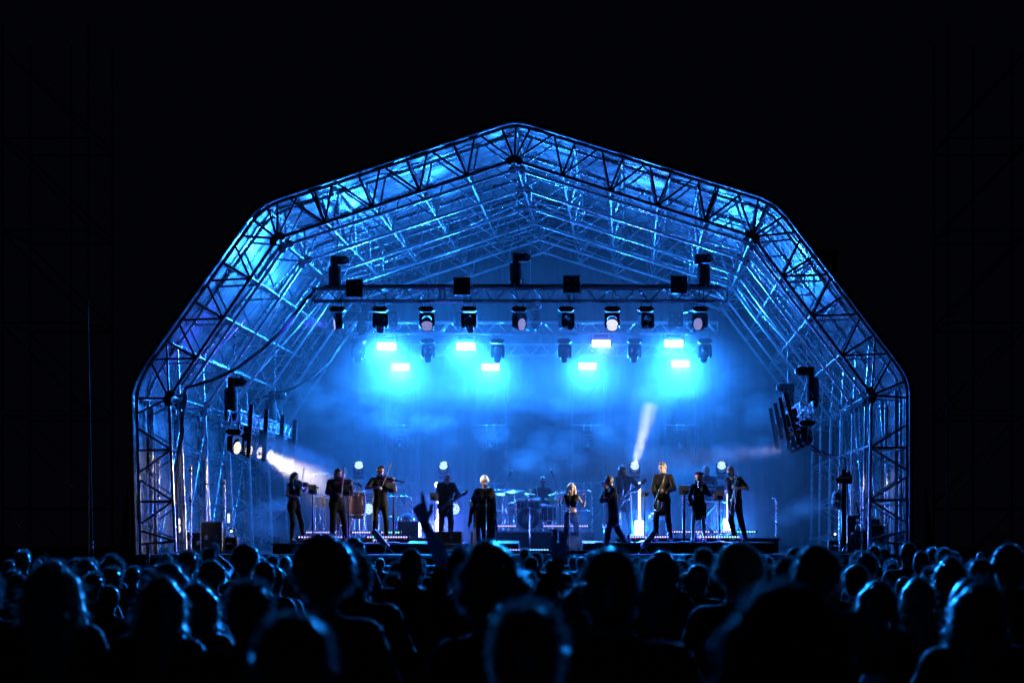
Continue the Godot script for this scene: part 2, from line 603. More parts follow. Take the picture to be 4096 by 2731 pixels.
const AZURE := Color(0.0, 0.15, 1.0)
const ICE := Color(0.016, 0.215, 1.0)
const INDIGO := Color(0.05, 0.05, 1.0)
const WARM := Color(1.0, 0.84, 0.62)

func spot(called: String, where: Vector3, to: Vector3, c: Color, e: float, angle: float, size := 0.12, soft := 0.6) -> void:
	var l := SpotLight3D.new()
	l.name = numbered(called)
	l.light_color = srgb(c.r, c.g, c.b)
	l.light_energy = e
	l.spot_angle = angle
	l.spot_angle_attenuation = soft
	l.spot_range = 60.0
	l.spot_attenuation = 2.0
	l.light_size = size
	l.shadow_enabled = true
	add_child(l)
	l.look_at_from_position(where, to, Vector3.UP if absf((to - where).normalized().y) < 0.98 else Vector3.RIGHT)

func panel_light(called: String, where: Vector3, to: Vector3, c: Color, e: float, size: Vector2) -> void:
	var l := AreaLight3D.new()
	l.name = numbered(called)
	l.light_color = srgb(c.r, c.g, c.b)
	l.light_energy = e
	l.area_size = size
	l.area_normalize_energy = true
	l.area_range = 60.0
	l.shadow_enabled = true
	add_child(l)
	l.look_at_from_position(where, to, Vector3.UP if absf((to - where).normalized().y) < 0.98 else Vector3.RIGHT)

# a square truss between two ends: four chords, lacing on every face
func box_truss(called: String, label: String, a: Vector3, b: Vector3, w: float, group := "", fine := true, parent: Node3D = null) -> Node3D:
	var t: Node3D = parent
	if t == null: t = thing(called, label, "truss", Vector3.ZERO, 0.0, group)
	var m: Material = mats["aluminium"] if not called.contains("front") else mats["front_steel"]
	var y := (b - a).normalized()
	var q := Vector3.UP if absf(y.y) < 0.9 else Vector3.BACK
	var x := y.cross(q).normalized() * w * 0.5
	var z := y.cross(x).normalized() * w * 0.5
	var c := [x + z, x - z, -x - z, -x + z]
	for k in 4: bar("chord", a + c[k], b + c[k], w * 0.085, m, t)
	var n := maxi(2, int((b - a).length() / w * 0.98))
	var lac := Shape.new()
	for s in 4:
		var p: Vector3 = c[s]
		var r: Vector3 = c[(s + 1) % 4]
		for k in n:
			var t0 := a.lerp(b, (k + 0.06) / n)
			var t1 := a.lerp(b, (k + 0.94) / n)
			if s % 2 == 1 and k % 2 == 0: continue
			var even := (k + (1 if s >= 2 else 0)) % 2 == 0
			var p0: Vector3 = t0 + (p if even else r)
			var p1: Vector3 = t1 + (r if even else p)
			if fine and s == 0: bar("lacing", p0, p1, w * 0.042, m, t)
			else: lac.rod(p0, p1, w * 0.042, 6)
			if k % 10 == 0 or k == n - 1:
				var e := a.lerp(b, 1.0 if k == n - 1 else float(k) / n)
				for off in ([0.0] if k == 0 or k == n - 1 else [-0.05, 0.05]):
					lac.rod(e + y * (off + (0.02 if k == 0 else 0.0)) + p, e + y * (off + (0.02 if k == 0 else 0.0)) + r, w * 0.042, 6)
	var o := obj("lacing", lac, m, t)
	o.set_meta("kind", "stuff")
	return t

var head_meshes := {}

func make_head_meshes() -> void:
	var s := Shape.new()
	# base with rounded ends and side handles
	var ol := PackedVector2Array()
	for k in 12:
		var a := TAU * k / 12.0 + 0.26
		ol.append(Vector2(signf(cos(a)) * 0.09 + cos(a) * 0.09, sin(a) * 0.066))
	s.extrude(Transform3D(Basis(), Vector3(0, -0.17, 0)), ol, 0.24)
	for e in [-1.0, 1.0]:
		s.tube([Vector3(e * 0.17, -0.15, 0.06), Vector3(e * 0.2, -0.165, 0.05), Vector3(e * 0.2, -0.18, -0.05), Vector3(e * 0.17, -0.18, -0.06)], 0.012, 6)
	head_meshes["base"] = s.mesh()
	s = Shape.new()
	for e in [-1.0, 1.0]:
		s.at_box(Vector3(e * 0.1, -0.05, 0), Vector3(0.03, 0.16, 0.05), 0.005)
		s.lathe(Transform3D(Basis(Vector3(0, 0, 1), PI / 2), Vector3(e * 0.1, 0.02, 0)), [Vector2(0.028, -0.02), Vector2(0.042, -0.02), Vector2(0.042, 0.02), Vector2(0.028, 0.02)], 12)
		s.at_box(Vector3(e * 0.1, 0.07, 0.0), Vector3(0.05, 0.014, 0.02))
	head_meshes["clamp"] = s.mesh()
	# yoke: a bridge with two rounded arms
	s = Shape.new()
	var yo := PackedVector2Array([Vector2(-0.185, -0.3), Vector2(-0.16, -0.36), Vector2(-0.115, -0.36), Vector2(-0.118, -0.16), Vector2(-0.1, -0.12), Vector2(-0.05, -0.075), Vector2(0.05, -0.075), Vector2(0.1, -0.12), Vector2(0.118, -0.16), Vector2(0.115, -0.36), Vector2(0.16, -0.36), Vector2(0.185, -0.3), Vector2(0.18, -0.06), Vector2(0.15, -0.01), Vector2(0.1, 0.0), Vector2(-0.1, 0.0), Vector2(-0.15, -0.01), Vector2(-0.18, -0.06)])
	s.extrude(Transform3D(Basis(), Vector3(0, -0.25, 0)), yo, 0.15)
	head_meshes["yoke"] = s.mesh()
	# spot head along +z: body, cooling ring, lens barrel
	s = Shape.new()
	var ax := Transform3D(Basis(Vector3.RIGHT, PI / 2), Vector3.ZERO)
	s.lathe(ax, [Vector2(0, -0.2), Vector2(0.085, -0.2), Vector2(0.112, -0.16), Vector2(0.118, -0.02), Vector2(0.112, 0.05), Vector2(0.098, 0.06), Vector2(0.098, 0.14), Vector2(0.09, 0.15), Vector2(0.09, 0.215), Vector2(0.075, 0.215), Vector2(0.07, 0.195)], 20)
	for k in 5: s.lathe(ax, [Vector2(0.11, -0.15 + k * 0.02), Vector2(0.122, -0.147 + k * 0.02), Vector2(0.11, -0.14 + k * 0.02)], 20)
	head_meshes["spot"] = s.mesh()
	s = Shape.new()
	s.ball(Transform3D(Basis(Vector3.RIGHT, PI / 2), Vector3(0, 0, 0.188)), Vector3(0.072, 0.022, 0.072), 18, 8)
	head_meshes["lens"] = s.mesh()
	# wash head: a shallow drum with a face of cells
	s = Shape.new()
	s.lathe(ax, [Vector2(0, -0.13), Vector2(0.07, -0.13), Vector2(0.115, -0.1), Vector2(0.15, -0.03), Vector2(0.158, 0.03), Vector2(0.158, 0.075), Vector2(0.148, 0.085), Vector2(0.145, 0.07), Vector2(0.0, 0.07)], 24)
	head_meshes["wash"] = s.mesh()
	s = Shape.new()
	for ring in [[0.0, 1], [0.042, 6], [0.084, 12], [0.125, 18]]:
		for k in ring[1]:
			var a: float = TAU * k / ring[1] + ring[0]
			s.ball(Transform3D(Basis(Vector3.RIGHT, PI / 2), Vector3(cos(a) * ring[0], sin(a) * ring[0], 0.072)), Vector3(0.0145, 0.012, 0.0145), 8, 4, 0.0)
	head_meshes["cells"] = s.mesh()

func moving_head(called: String, label: String, where: Vector3, yaw: float, pitch: float, wash: bool, group: String, cells: Material = null, standing := false) -> Node3D:
	var t := thing(called, label, "moving light", where, 0.0, group)
	var flip := Basis(Vector3.FORWARD, PI) if standing else Basis()
	var black: Material = mats["black_plastic"]
	var k := obj("base", head_meshes["base"], black, t); k.basis = flip
	if not standing: obj("clamp", head_meshes["clamp"], mats["truss_steel"], t)
	k = obj("yoke", head_meshes["yoke"], black, t); k.basis = Basis(Vector3.UP, yaw) * flip
	var pivot := flip * Vector3(0, -0.52, 0)
	var hb := Basis(Vector3.UP, yaw) * Basis(Vector3.RIGHT, -pitch)
	var h := obj("head", head_meshes["wash" if wash else "spot"], black, t)
	h.transform = Transform3D(hb, pivot)
	if wash:
		var c := obj("light_cells", head_meshes["cells"], cells if cells else mats["glass_dark"], h)
		c.set_meta("kind", "stuff")
	else:
		obj("lens", head_meshes["lens"], mats["glass_dark"], h)
	t.set_meta("aim", [where + pivot + hb * Vector3(0, 0, 0.11), hb * Vector3(0, 0, 1)])
	return t

func lit(t: Node3D, c: Color, e: float, angle: float, soft := 0.5) -> void:
	var a: Array = t.get_meta("aim")
	spot("wash_lamp", a[0], a[0] + a[1], c, e, angle, 0.13, soft)

func chain_mesh(ln: float) -> ArrayMesh:
	var s := Shape.new()
	var n := int(ln / 0.05)
	var prof := []
	for k in n * 2 + 1: prof.append(Vector2(0.008 + 0.006 * (k % 2), ln * k / (n * 2.0)))
	s.lathe(Transform3D(), prof, 6)
	return s.mesh()

func hoist(label: String, where: Vector3, top: float, turn: float, bag_side: float, sling: float, bag_len := 0.5) -> void:
	# where: the middle of the motor body; a chain goes up to the roof, a sling down to the truss
	var t := thing("chain_hoist", label, "chain hoist", where, turn, "chain hoists that carry the trusses")
	var s := Shape.new()
	s.box(Transform3D(Basis(), Vector3(0.02, 0, 0)), Vector3(0.36, 0.2, 0.2), 0.03)
	s.box(Transform3D(Basis(), Vector3(-0.12, -0.02, 0)), Vector3(0.16, 0.26, 0.24), 0.03)
	for k in 5: s.at_box(Vector3(0.05 + k * 0.03, 0.105, 0), Vector3(0.012, 0.02, 0.18))
	s.tube([Vector3(0.0, 0.1, 0.05), Vector3(0.0, 0.17, 0.05), Vector3(0.1, 0.17, 0.05), Vector3(0.1, 0.1, 0.05)], 0.01, 6)
	obj("motor_body", s, mats["black_paint"], t)
	s = Shape.new()
	s.lathe(Transform3D(Basis(Vector3.FORWARD, PI / 2), Vector3(0.2, 0, 0)), [Vector2(0.0, 0.05), Vector2(0.07, 0.05), Vector2(0.085, 0.03), Vector2(0.085, 0.0)], 14)
	s.at_box(Vector3(0.14, 0.0, 0.104), Vector3(0.1, 0.06, 0.006))
	obj("end_cap", s, mats["truss_steel"], t)
	var ch := obj("chain", chain_mesh(top - where.y - 0.1), mats["truss_steel"], t)
	ch.position = Vector3(-0.04, 0.1, 0)
	s = Shape.new()
	for k in 4:
		var y := top - where.y - 0.12 - k * 0.13
		var pts := []
		for q in 9:
			var a := TAU * q / 8.0
			pts.append(Vector3(-0.04 + cos(a) * 0.035 * (1 - k % 2), y + sin(a) * 0.07, cos(a) * 0.035 * (k % 2)))
		s.tube(pts, 0.011, 6)
	obj("hook", s, mats["truss_steel"], t)
	s = Shape.new()
	s.lathe(Transform3D(Basis().scaled(Vector3(1, 1, 0.8)), Vector3(bag_side, -0.14, 0.02)), [Vector2(0.0, 0.0), Vector2(0.13, 0.0), Vector2(0.15, -0.06), Vector2(0.155, -bag_len * 0.8), Vector2(0.13, -bag_len), Vector2(0.0, -bag_len - 0.02)], 12)
	obj("chain_bag", s, mats["black_cloth"], t)
	s = Shape.new()
	s.rod(Vector3(-0.04, -0.1, 0), Vector3(-0.04, -0.28, 0), 0.018, 6)
	for e in [[-0.16, 0.14], [0.08, 0.14], [-0.16, -0.14], [0.08, -0.14]]:
		s.tube([Vector3(-0.04, -0.26, 0), Vector3(e[0], -sling, e[1])], 0.012, 6)
	obj("sling", s, mats["truss_steel"], t)

func blinder(label: String, where: Vector3, tilt: float) -> void:
	var t := thing("blinder_light", label, "blinder light", where, 0.0, "four-cell blinders standing on the trusses")
	var b := Basis(Vector3.RIGHT, tilt)
	var s := Shape.new()
	s.box(Transform3D(b, Vector3.ZERO), Vector3(0.4, 0.42, 0.14), 0.012)
	s.box(Transform3D(b, b * Vector3(0, 0, 0.075)), Vector3(0.41, 0.012, 0.012))
	obj("housing", s, mats["black_paint"], t)
	for x in [-1.0, 1.0]:
		for y in [-1.0, 1.0]:
			s = Shape.new()
			var f := Transform3D(b * Basis(Vector3.RIGHT, PI / 2), b * Vector3(x * 0.095, y * 0.1, 0.07))
			s.lathe(f, [Vector2(0.085, 0.0), Vector2(0.088, 0.014), Vector2(0.078, 0.014), Vector2(0.06, -0.02), Vector2(0.02, -0.045), Vector2(0.0, -0.045)], 18)
			var c := obj("reflector", s, mats["glass_dark"], t)
			s = Shape.new()
			s.ball(f.translated_local(Vector3(0, -0.025, 0)), Vector3(0.022, 0.03, 0.022), 8, 5)
			obj("bulb", s, mats["chrome"], c)
	s = Shape.new()
	for e in [-1.0, 1.0]:
		s.tube([Vector3(e * 0.215, 0, 0), Vector3(e * 0.235, -0.06, -0.04), Vector3(e * 0.235, -0.26, -0.1), Vector3(0, -0.27, -0.1)], 0.012, 6)
		s.lathe(Transform3D(Basis(Vector3.FORWARD, PI / 2), Vector3(e * 0.225, 0, 0)), [Vector2(0, -0.03), Vector2(0.028, -0.03), Vector2(0.028, 0.03), Vector2(0, 0.03)], 10)
	obj("bracket", s, mats["truss_steel"], t)

func strobe(label: String, where: Vector3, hanging: bool, white: Color, power: float, c: Color, e: float, tilt: float, size := Vector2(0.48, 0.2), group := "lit strobe panels over the stage") -> void:
	var t := thing("strobe_panel", label, "strobe light", where, 0.0, group)
	var b := Basis(Vector3.RIGHT, tilt)
	var s := Shape.new()
	s.box(Transform3D(b, b * Vector3(0, 0, -0.09)), Vector3(size.x + 0.03, size.y + 0.05, 0.14), 0.012)
	obj("housing", s, mats["black_plastic"], t)
	var horizontal := size.x > size.y
	for k in [-1.0, 1.0]:
		s = Shape.new()
		var off := Vector3(0, k * size.y * 0.25, 0) if horizontal else Vector3(k * size.x * 0.25, 0, 0)
		s.box(Transform3D(b, b * off), Vector3(size.x - (0.0 if horizontal else size.x * 0.54), size.y - (size.y * 0.54 if horizontal else 0.0), 0.03), 0.006)
		obj("light_bar", s, glow("strobe_light_%s" % [str(white) + str(power)], white, power), t)
	if hanging:
		s = Shape.new()
		for k in [-1.0, 1.0]:
			s.at_box(Vector3(k * (size.x * 0.5 + 0.03), 0.14, -0.08), Vector3(0.025, 0.34, 0.06), 0.004)
		s.at_box(Vector3(0, 0.3, -0.08), Vector3(size.x + 0.08, 0.03, 0.06), 0.004)
		s.at_box(Vector3(0, 0.2, -0.1), Vector3(size.x * 0.8, 0.1, 0.12), 0.01)
		obj("yoke", s, mats["black_plastic"], t)
		s = Shape.new()
		for k in [-1.0, 1.0]: s.at_box(Vector3(k * 0.16, 0.37, -0.08), Vector3(0.04, 0.14, 0.05), 0.005)
		obj("clamp", s, mats["truss_steel"], t)
	panel_light("strobe_lamp", where + b * Vector3(0, 0, 0.05), where + b * Vector3(0, 0, 1.0), c, e, size)

func cable(called: String, label: String, pts: Array, r: float, sag := 0.0, strands := 1) -> void:
	var s := Shape.new()
	for q in strands:
		var path := []
		var off := Vector3(rng.randf_range(-1, 1), rng.randf_range(-1, 1), rng.randf_range(-1, 1)) * r * (1.4 if strands > 1 else 0.0)
		for k in pts.size() - 1:
			for j in 8:
				var t := j / 8.0
				var p0: Vector3 = pts[maxi(k - 1, 0)]; var p1: Vector3 = pts[k]; var p2: Vector3 = pts[k + 1]; var p3: Vector3 = pts[mini(k + 2, pts.size() - 1)]
				var p := p1.cubic_interpolate(p2, p0, p3, t)
				path.append(p + off * (1.0 + 0.5 * sin(k + t * 5.0 + q)) + Vector3(0, -sag * sin(PI * (k + t) / (pts.size() - 1)), 0))
		path.append(pts[pts.size() - 1] + off)
		s.tube(path, r, 6)
	tag(obj(called, s, mats["rubber"]), label, "cable")

func build_rigging() -> void:
	make_head_meshes()
	# three trusses across the stage, one behind the other
	var tx0 := -7.64
	var tx1 := 2.27
	box_truss("front_lighting_truss", "front cross truss carrying nine moving lights and four blinders", Vector3(tx0, 7.59, -44.5), Vector3(tx1, 7.59, -44.5), 0.3, "cross trusses over the stage")
	box_truss("lighting_truss", "second cross truss behind the front one, carrying four lit strobes", Vector3(tx0, 7.36, -49.6), Vector3(tx1, 7.36, -49.6), 0.3, "cross trusses over the stage")
	box_truss("lighting_truss", "faint rearmost cross truss, half lost in the blue smoke", Vector3(tx0, 7.28, -54.7), Vector3(tx1, 7.28, -54.7), 0.32, "cross trusses over the stage", false)
	# moving lights on the front truss, left to right; wash heads alternate with spot heads
	var violet := glow("violet_cell_light", Color(0.42, 0.42, 1.0), 0.9)
	var bright := glow("bright_cell_light", Color(0.6, 0.6, 1.0), 2.6)
	var xs := [337.6, 380.3, 426.7, 469.3, 519.4, 566.4, 612.4, 646.2, 700.2]
	var said := ["narrow wash light at the left end of the front truss, turned sideways with violet cells", "dark spot light on the front truss, second from its left end", "violet-lit wash light on the front truss with an upward-glowing halo", "dark spot light on the front truss under the second blinder", "wash light turned to the right, under the middle of the front truss", "dark spot light with its round lens showing, under the third blinder", "brightest wash light on the front truss, facing the crowd in violet white", "dark spot light on the front truss, lens aimed down to the right", "wash light at the right end of the front truss, cells facing slightly left"]
	var yaws := [-1.25, 0.1, 0.15, -0.1, 0.95, 0.6, -0.05, 0.55, -0.75]
	var pitches := [-0.1, -2.4, -0.75, -2.45, -0.15, -0.35, -0.4, -0.15, -0.05]
	var heads := []
	for k in 9:
		var w := at(xs[k], 302.0, 44.5)
		w.y = 7.41
		var h := moving_head("moving_light", said[k], w, yaws[k], pitches[k], k % 2 == 0, "moving lights under the front truss", bright if k == 6 else violet)
		heads.append(h)
	lit(heads[0], Color(0.05, 0.05, 1.0), 45.0, 16.0, 0.8)
	lit(heads[2], Color(0.0, 0.24, 1.0), 800.0, 28.0, 0.8)
	lit(heads[4], INDIGO, 30.0, 14.0)
	lit(heads[6], Color(0.01, 0.24, 1.0), 1600.0, 32.0, 0.8)
	lit(heads[8], INDIGO, 14.0, 14.0)
	# spot heads and strobes on the second truss
	var second := [[358.0, "unlit spot light at the left end of the second truss, dim in smoke"], [428.0, "unlit spot light on the second truss, between the two left strobes"], [497.6, "unlit spot light on the second truss, right of the second strobe"], [564.5, "unlit spot light on the second truss, left of the violet-edged strobe"], [634.5, "unlit spot light on the second truss, between the two right strobes"], [705.0, "unlit spot light at the right end of the second truss"]]
	for s in second:
		var w := at(s[0], 337.0, 49.6)
		w.y = 7.18
		moving_head("moving_light", s[1], w, 0.15, -2.4, false, "unlit spot lights under the second truss")
	var upper := [[386.6, "white-hot strobe panel on the second truss, farthest left of its row"], [465.8, "white-hot strobe panel on the second truss, second from the left"], [601.2, "strobe panel with a violet edge and two clear bars, on the second truss"], [674.0, "white-hot strobe panel at the right of the second truss"]]
	for k in 4:
		var w := at(upper[k][0], 346.0 if k < 2 else 343.5, 49.45)
		strobe(upper[k][1], w, true, Color(0.55, 0.85, 1.0) if k != 2 else Color(0.8, 0.78, 1.0), [6.0, 6.0, 3.0, 5.0][k], ICE if k != 2 else Color(0.07, 0.16, 1.0), [80.0, 66.0, 22.0, 52.0][k], 0.5)
	# blinders
	var bl := [[354.5, 288.0, "black four-cell blinder on the front truss beside the left hoist"], [462.0, 286.0, "black four-cell blinder on the front truss, left of the middle hoist"], [571.6, 284.0, "black four-cell blinder on the front truss, right of the middle hoist"], [679.0, 284.4, "black four-cell blinder on the front truss beside the right hoist"]]
	for b in bl: blinder(b[2], at(b[0], b[1], 44.32), 0.12)
	for b in [[390.0, "faint blinder above the left part of the second truss"], [463.0, "faint blinder above the second truss, behind the front spot light"], [676.0, "faint blinder above the right part of the second truss"]]:
		blinder(b[1], at(b[0], 319.0, 49.3), 0.1)
	# hoists of the front and second truss
	hoist("chain hoist with a black bag over the left end of the front truss", at(339.0, 260.5, 44.5), 9.72, 0.1, -0.1, 0.68)
	hoist("chain hoist on the long middle chain over the front truss", at(520.5, 257.5, 44.5), 11.85, 0.15, -0.12, 0.7)
	hoist("chain hoist with a black bag over the right end of the front truss", at(703.0, 258.5, 44.5), 9.95, 0.0, 0.02, 0.7)
	hoist("small far chain hoist with bag behind the middle of the front truss", at(532.0, 305.0, 49.6), 11.6, 0.3, 0.12, 0.55)
	hoist("far chain hoist with bag near the left end of the second truss", at(370.0, 308.0, 49.6), 9.3, 0.3, -0.2, 0.5, 0.6)
	hoist("far chain hoist near the right end of the second truss", at(690.0, 307.0, 49.6), 9.6, 0.2, 0.1, 0.5)
	# cables on top of the trusses, and down to the sides
	for k in 6:
		var p := []
		for j in 12: p.append(Vector3(lerpf(tx0 + 0.3, tx1 - 0.2, j / 11.0), 7.76 + rng.randf_range(0, 0.07), -44.45 + rng.randf_range(-0.1, 0.1)))
		cable("cable", "" + ["first", "second", "third", "fourth", "fifth", "sixth"][k] + " black cable of those lying along the top of the front truss", p, 0.02)
	for k in 9:
		var w := at(xs[k], 292.0, 44.4)
		var p := [w + Vector3(rng.randf_range(-0.3, 0.1), 0.2, 0), w + Vector3(rng.randf_range(-0.1, 0.2), -0.1, 0.1), w + Vector3(0.05, -0.25, 0.12)]
		cable("cable", "thin black cable looping down to " + ["the first", "the second", "the third", "the fourth", "the fifth", "the sixth", "the seventh", "the eighth", "the ninth"][k] + " front moving light", p, 0.007)
	cable("cable_bundle", "thick black cable bundle sweeping from the front truss to the left arch knee", [at(314, 291, 44.4), at(303, 303, 44.2), at(283, 329, 43.8), at(260, 351, 43.4), at(232, 371, 43.0), at(206, 382, 42.7), at(186, 388, 42.4), at(184, 396, 42.3), at(181, 430, 42.3), at(177, 480, 42.2), at(176, 545, 42.2)], 0.022, 0.0, 4)
	cable("cable_bundle", "dim cable bundle from the second truss down to the left side truss", [at(346, 334, 49.4), at(338, 347, 49.0), at(326, 364, 48.6), at(305, 381, 48.0), at(284, 391, 47.6), at(262, 397, 47.3)], 0.02, 0.0, 3)
	cable("cable_bundle", "black cable from the right side truss across to the upright pole", [at(812, 447, 43.6), at(822, 453, 43.5), at(833, 456.5, 43.3), at(843, 459, 43.0), at(846, 470, 42.9), at(846, 550, 42.9)], 0.026, 0.0, 2)
	side_trusses()
	rear_towers()

func side_trusses() -> void:
	var al := glow("amber_cell_light", Color(1.0, 0.82, 0.55), 2.0)
	var la := at(233.3, 416.8, 42.5)
	var lb := at(285.5, 432.0, 49.7)
	lb.y = la.y; lb.x = la.x
	box_truss("lighting_truss", "left side truss running back into the stage with four warm wash lights", la, lb, 0.29, "side trusses")
	var ra := at(807.5, 408.0, 42.5)
	var rb := Vector3(ra.x, ra.y, -49.7)
	box_truss("lighting_truss", "right side truss hung with slanting black battens", ra, rb, 0.29, "side trusses")
	hoist("chain hoist with a long black bag over the near end of the left side truss", at(236, 382, 43.3), 6.6, 0.2, -0.12, 0.55, 0.75)
	hoist("dim chain hoist over the far end of the left side truss", at(276.0, 395.0, 48.3), 6.9, 0.3, -0.14, 0.6, 0.6)
	hoist("chain hoist with a long bag over the near end of the right side truss", at(806.0, 371.0, 43.6), 6.7, PI, -0.16, 0.62, 0.7)
	hoist("chain hoist against blue smoke over the far end of the right side truss", at(786.5, 387.5, 46.5), 6.9, PI, -0.05, 0.5, 0.35)
	var lw := ["near wash light under the left side truss, its amber face turned to the stage", "second wash light under the left side truss, partly behind a batten", "third wash light under the left side truss, glaring warm white", "farthest wash light under the left side truss, glaring white in smoke"]
	for k in 4:
		var z := 42.6 + k * 1.3
		var w := Vector3(la.x, la.y - 0.17, -z)
		var h := moving_head("moving_light", lw[k], w, 1.15, -0.18, true, "warm wash lights under the left side truss", al)
		var a: Array = h.get_meta("aim")
		spot("wash_lamp", a[0], on([718.0, 676.0, 430.0, 390.0][k], 43.7, [2.9, 2.8, 1.6, 1.6][k]), WARM, [120.0, 34.0, 34.0, 34.0][k], [5.0, 5.0, 16.0, 17.0][k], 0.13, 0.7)
	var rw := ["near wash light seen from behind under the right side truss", "second wash light seen from behind under the right side truss", "third wash light under the right side truss, its glow just visible", "farthest wash light under the right side truss, hidden by battens"]
	for k in 4:
		var z := 42.6 + k * 1.3
		var w := Vector3(ra.x, ra.y - 0.17, -z)
		var h := moving_head("moving_light", rw[k], w, -2.0, -0.55, true, "warm wash lights under the right side truss", al)
		var a: Array = h.get_meta("aim")
		spot("wash_lamp", a[0], on([540.0, 330.0, 300.0, 380.0][k], 43.4, 2.8), WARM, [60.0, 70.0, 40.0, 26.0][k], [10.0, 7.0, 7.0, 8.0][k], 0.13, 0.7)
	# battens: long slim bars of cells standing on the inner side of the side trusses
	var lt := ["nearest black batten", "second black batten", "third black batten", "farthest black batten"]
	for k in 4:
		var u0: float = [249.5, 265.0, 281.0, 293.5][k]
		var z: float = [43.4, 44.6, 45.8, 47.0][k]
		var w := at(u0, 431.0 + k * 4.4, z)
		pixel_batten(lt[k] + " standing upright on the left side truss", w, Basis(Vector3.BACK, -0.06), 1.25)
	for k in 4:
		var a: Array = [[785.0, 391.7, 797.0, 436.8, 43.5], [780.0, 397.5, 789.0, 441.5, 44.7], [775.2, 403.0, 782.0, 439.0, 45.9], [770.5, 408.0, 777.5, 449.0, 47.0]][k]
		var p := at(a[0], a[1], a[4])
		var q := at(a[2], a[3], a[4])
		pixel_batten(lt[k] + " leaning on the right side truss", (p + q) * 0.5, face(q, p).basis, (p - q).length())
	for k in 10:
		var z := 43.4 + k * 0.6
		cable("cable", "thin cable looped around the left side truss, " + ["nearest loop", "second loop", "third loop", "fourth loop", "fifth loop", "sixth loop", "seventh loop", "eighth loop", "ninth loop", "farthest loop"][k], [Vector3(la.x + 0.14, la.y - 0.12, -z), Vector3(la.x + 0.25, la.y - 0.35 + rng.randf() * 0.1, -z - 0.2), Vector3(la.x + 0.12, la.y - 0.5, -z - 0.4), Vector3(la.x + 0.1, la.y - 0.1, -z - 0.5)], 0.008)
		cable("cable", "thin cable looped around the right side truss, " + ["nearest loop", "second loop", "third loop", "fourth loop", "fifth loop", "sixth loop", "seventh loop", "eighth loop", "ninth loop", "farthest loop"][k], [Vector3(ra.x - 0.14, ra.y - 0.12, -z), Vector3(ra.x - 0.05, ra.y - 0.35 + rng.randf() * 0.1, -z - 0.2), Vector3(ra.x + 0.1, ra.y - 0.42, -z - 0.4), Vector3(ra.x + 0.15, ra.y - 0.1, -z - 0.5)], 0.008)

func pixel_batten(label: String, where: Vector3, b: Basis, ln: float) -> void:
	var t := thing("light_batten", label, "light batten", where, 0.0, "unlit battens on the side trusses")
	t.basis = b.orthonormalized()
	var s := Shape.new()
	s.at_box(Vector3.ZERO, Vector3(0.1, ln, 0.07), 0.008)
	obj("housing", s, mats["black_plastic"], t)
	s = Shape.new()
	for k in 10: s.ball(Transform3D(Basis(Vector3.RIGHT, PI / 2), Vector3(0, -ln * 0.45 + ln * 0.1 * k, 0.034)), Vector3(0.034, 0.012, 0.034), 10, 3, 0.0)
	var c := obj("light_cells", s, mats["glass_dark"], t)
	c.set_meta("kind", "stuff")
	s = Shape.new()
	for e in [-0.35, 0.35]:
		s.at_box(Vector3(-0.08, e * ln, -0.03), Vector3(0.1, 0.03, 0.05), 0.004)
		s.at_box(Vector3(-0.12, e * ln, -0.03), Vector3(0.03, 0.07, 0.06), 0.004)
	obj("clamp", s, mats["truss_steel"], t)
	s = Shape.new()
	s.at_box(Vector3(-0.09, -0.05, -0.05), Vector3(0.12, ln * 0.3, 0.1), 0.01)
	obj("driver_box", s, mats["black_plastic"], t)

func rear_towers() -> void:
	# four upright frames at the back; each carries a strobe, dark spot heads and cross bars
	var us := [400.5, 490.5, 587.5, 680.5]
	var vs := [367.0, 367.0, 366.0, 363.5]
	var said := ["farthest left", "second from the left", "second from the right", "farthest right"]
	for k in 4:
		var c := at(us[k], 500.0, 53.0)
		var t := thing("lighting_tower", "tall tubular lighting tower in the smoke at the stage's back, " + said[k], "lighting tower", Vector3(c.x, DECK, -53.0), 0.0, "lighting towers along the back of the stage")
		var m: Material = mat("tower_steel", Color(0.08, 0.08, 0.085), 0.5, 0.6)
		var top := 5.2
		for s in [-0.44, 0.44]:
			bar("upright", Vector3(s, 0, 0), Vector3(s, top, 0), 0.024, m, t)
			bar("upright", Vector3(s, 0, -0.5), Vector3(s, top, -0.5), 0.024, m, t)
			var cl := Shape.new()
			for q in 14: cl.at_box(Vector3(s, 0.35 + q * 0.36, 0.02), Vector3(0.06, 0.05 + 0.03 * (q % 3), 0.06), 0.006)
			obj("coupler", cl, m, t)
		for y in [0.3, 1.9, 3.55]:
			bar("cross_bar", Vector3(-0.46, y, 0.03), Vector3(0.46, y, 0.03), 0.021, m, t)
			var s := Shape.new()
			s.tube([Vector3(-0.15, y + 0.03, 0.05), Vector3(-0.15, y - 0.13, 0.06), Vector3(0.15, y - 0.13, 0.06), Vector3(0.15, y + 0.03, 0.05)], 0.012, 6)
			s.at_box(Vector3(-0.15, y, 0.04), Vector3(0.05, 0.07, 0.06))
			s.at_box(Vector3(0.15, y, 0.04), Vector3(0.05, 0.07, 0.06))
			obj("hanger", s, m, t)
		for q in 4:
			bar("brace", Vector3(-0.44, q * 1.25 + 0.1, -0.5), Vector3(0.44, q * 1.25 + 1.2, -0.5), 0.018, m, t)
		for q in 2:
			moving_head("moving_light", "dark spot light hung " + ["low", "high"][q] + " in the lighting tower " + said[k], Vector3(c.x, DECK + [1.85, 3.5][q], -52.9), 0.0, -0.6, false, "dark spot lights in the lighting towers")
		strobe("white-hot strobe panel on top of the lighting tower " + said[k], at(us[k], vs[k], 52.8), false, Color(0.55, 0.85, 1.0), 6.0, ICE, [80.0, 70.0, 64.0, 76.0][k], 0.4, Vector2(0.48, 0.18))

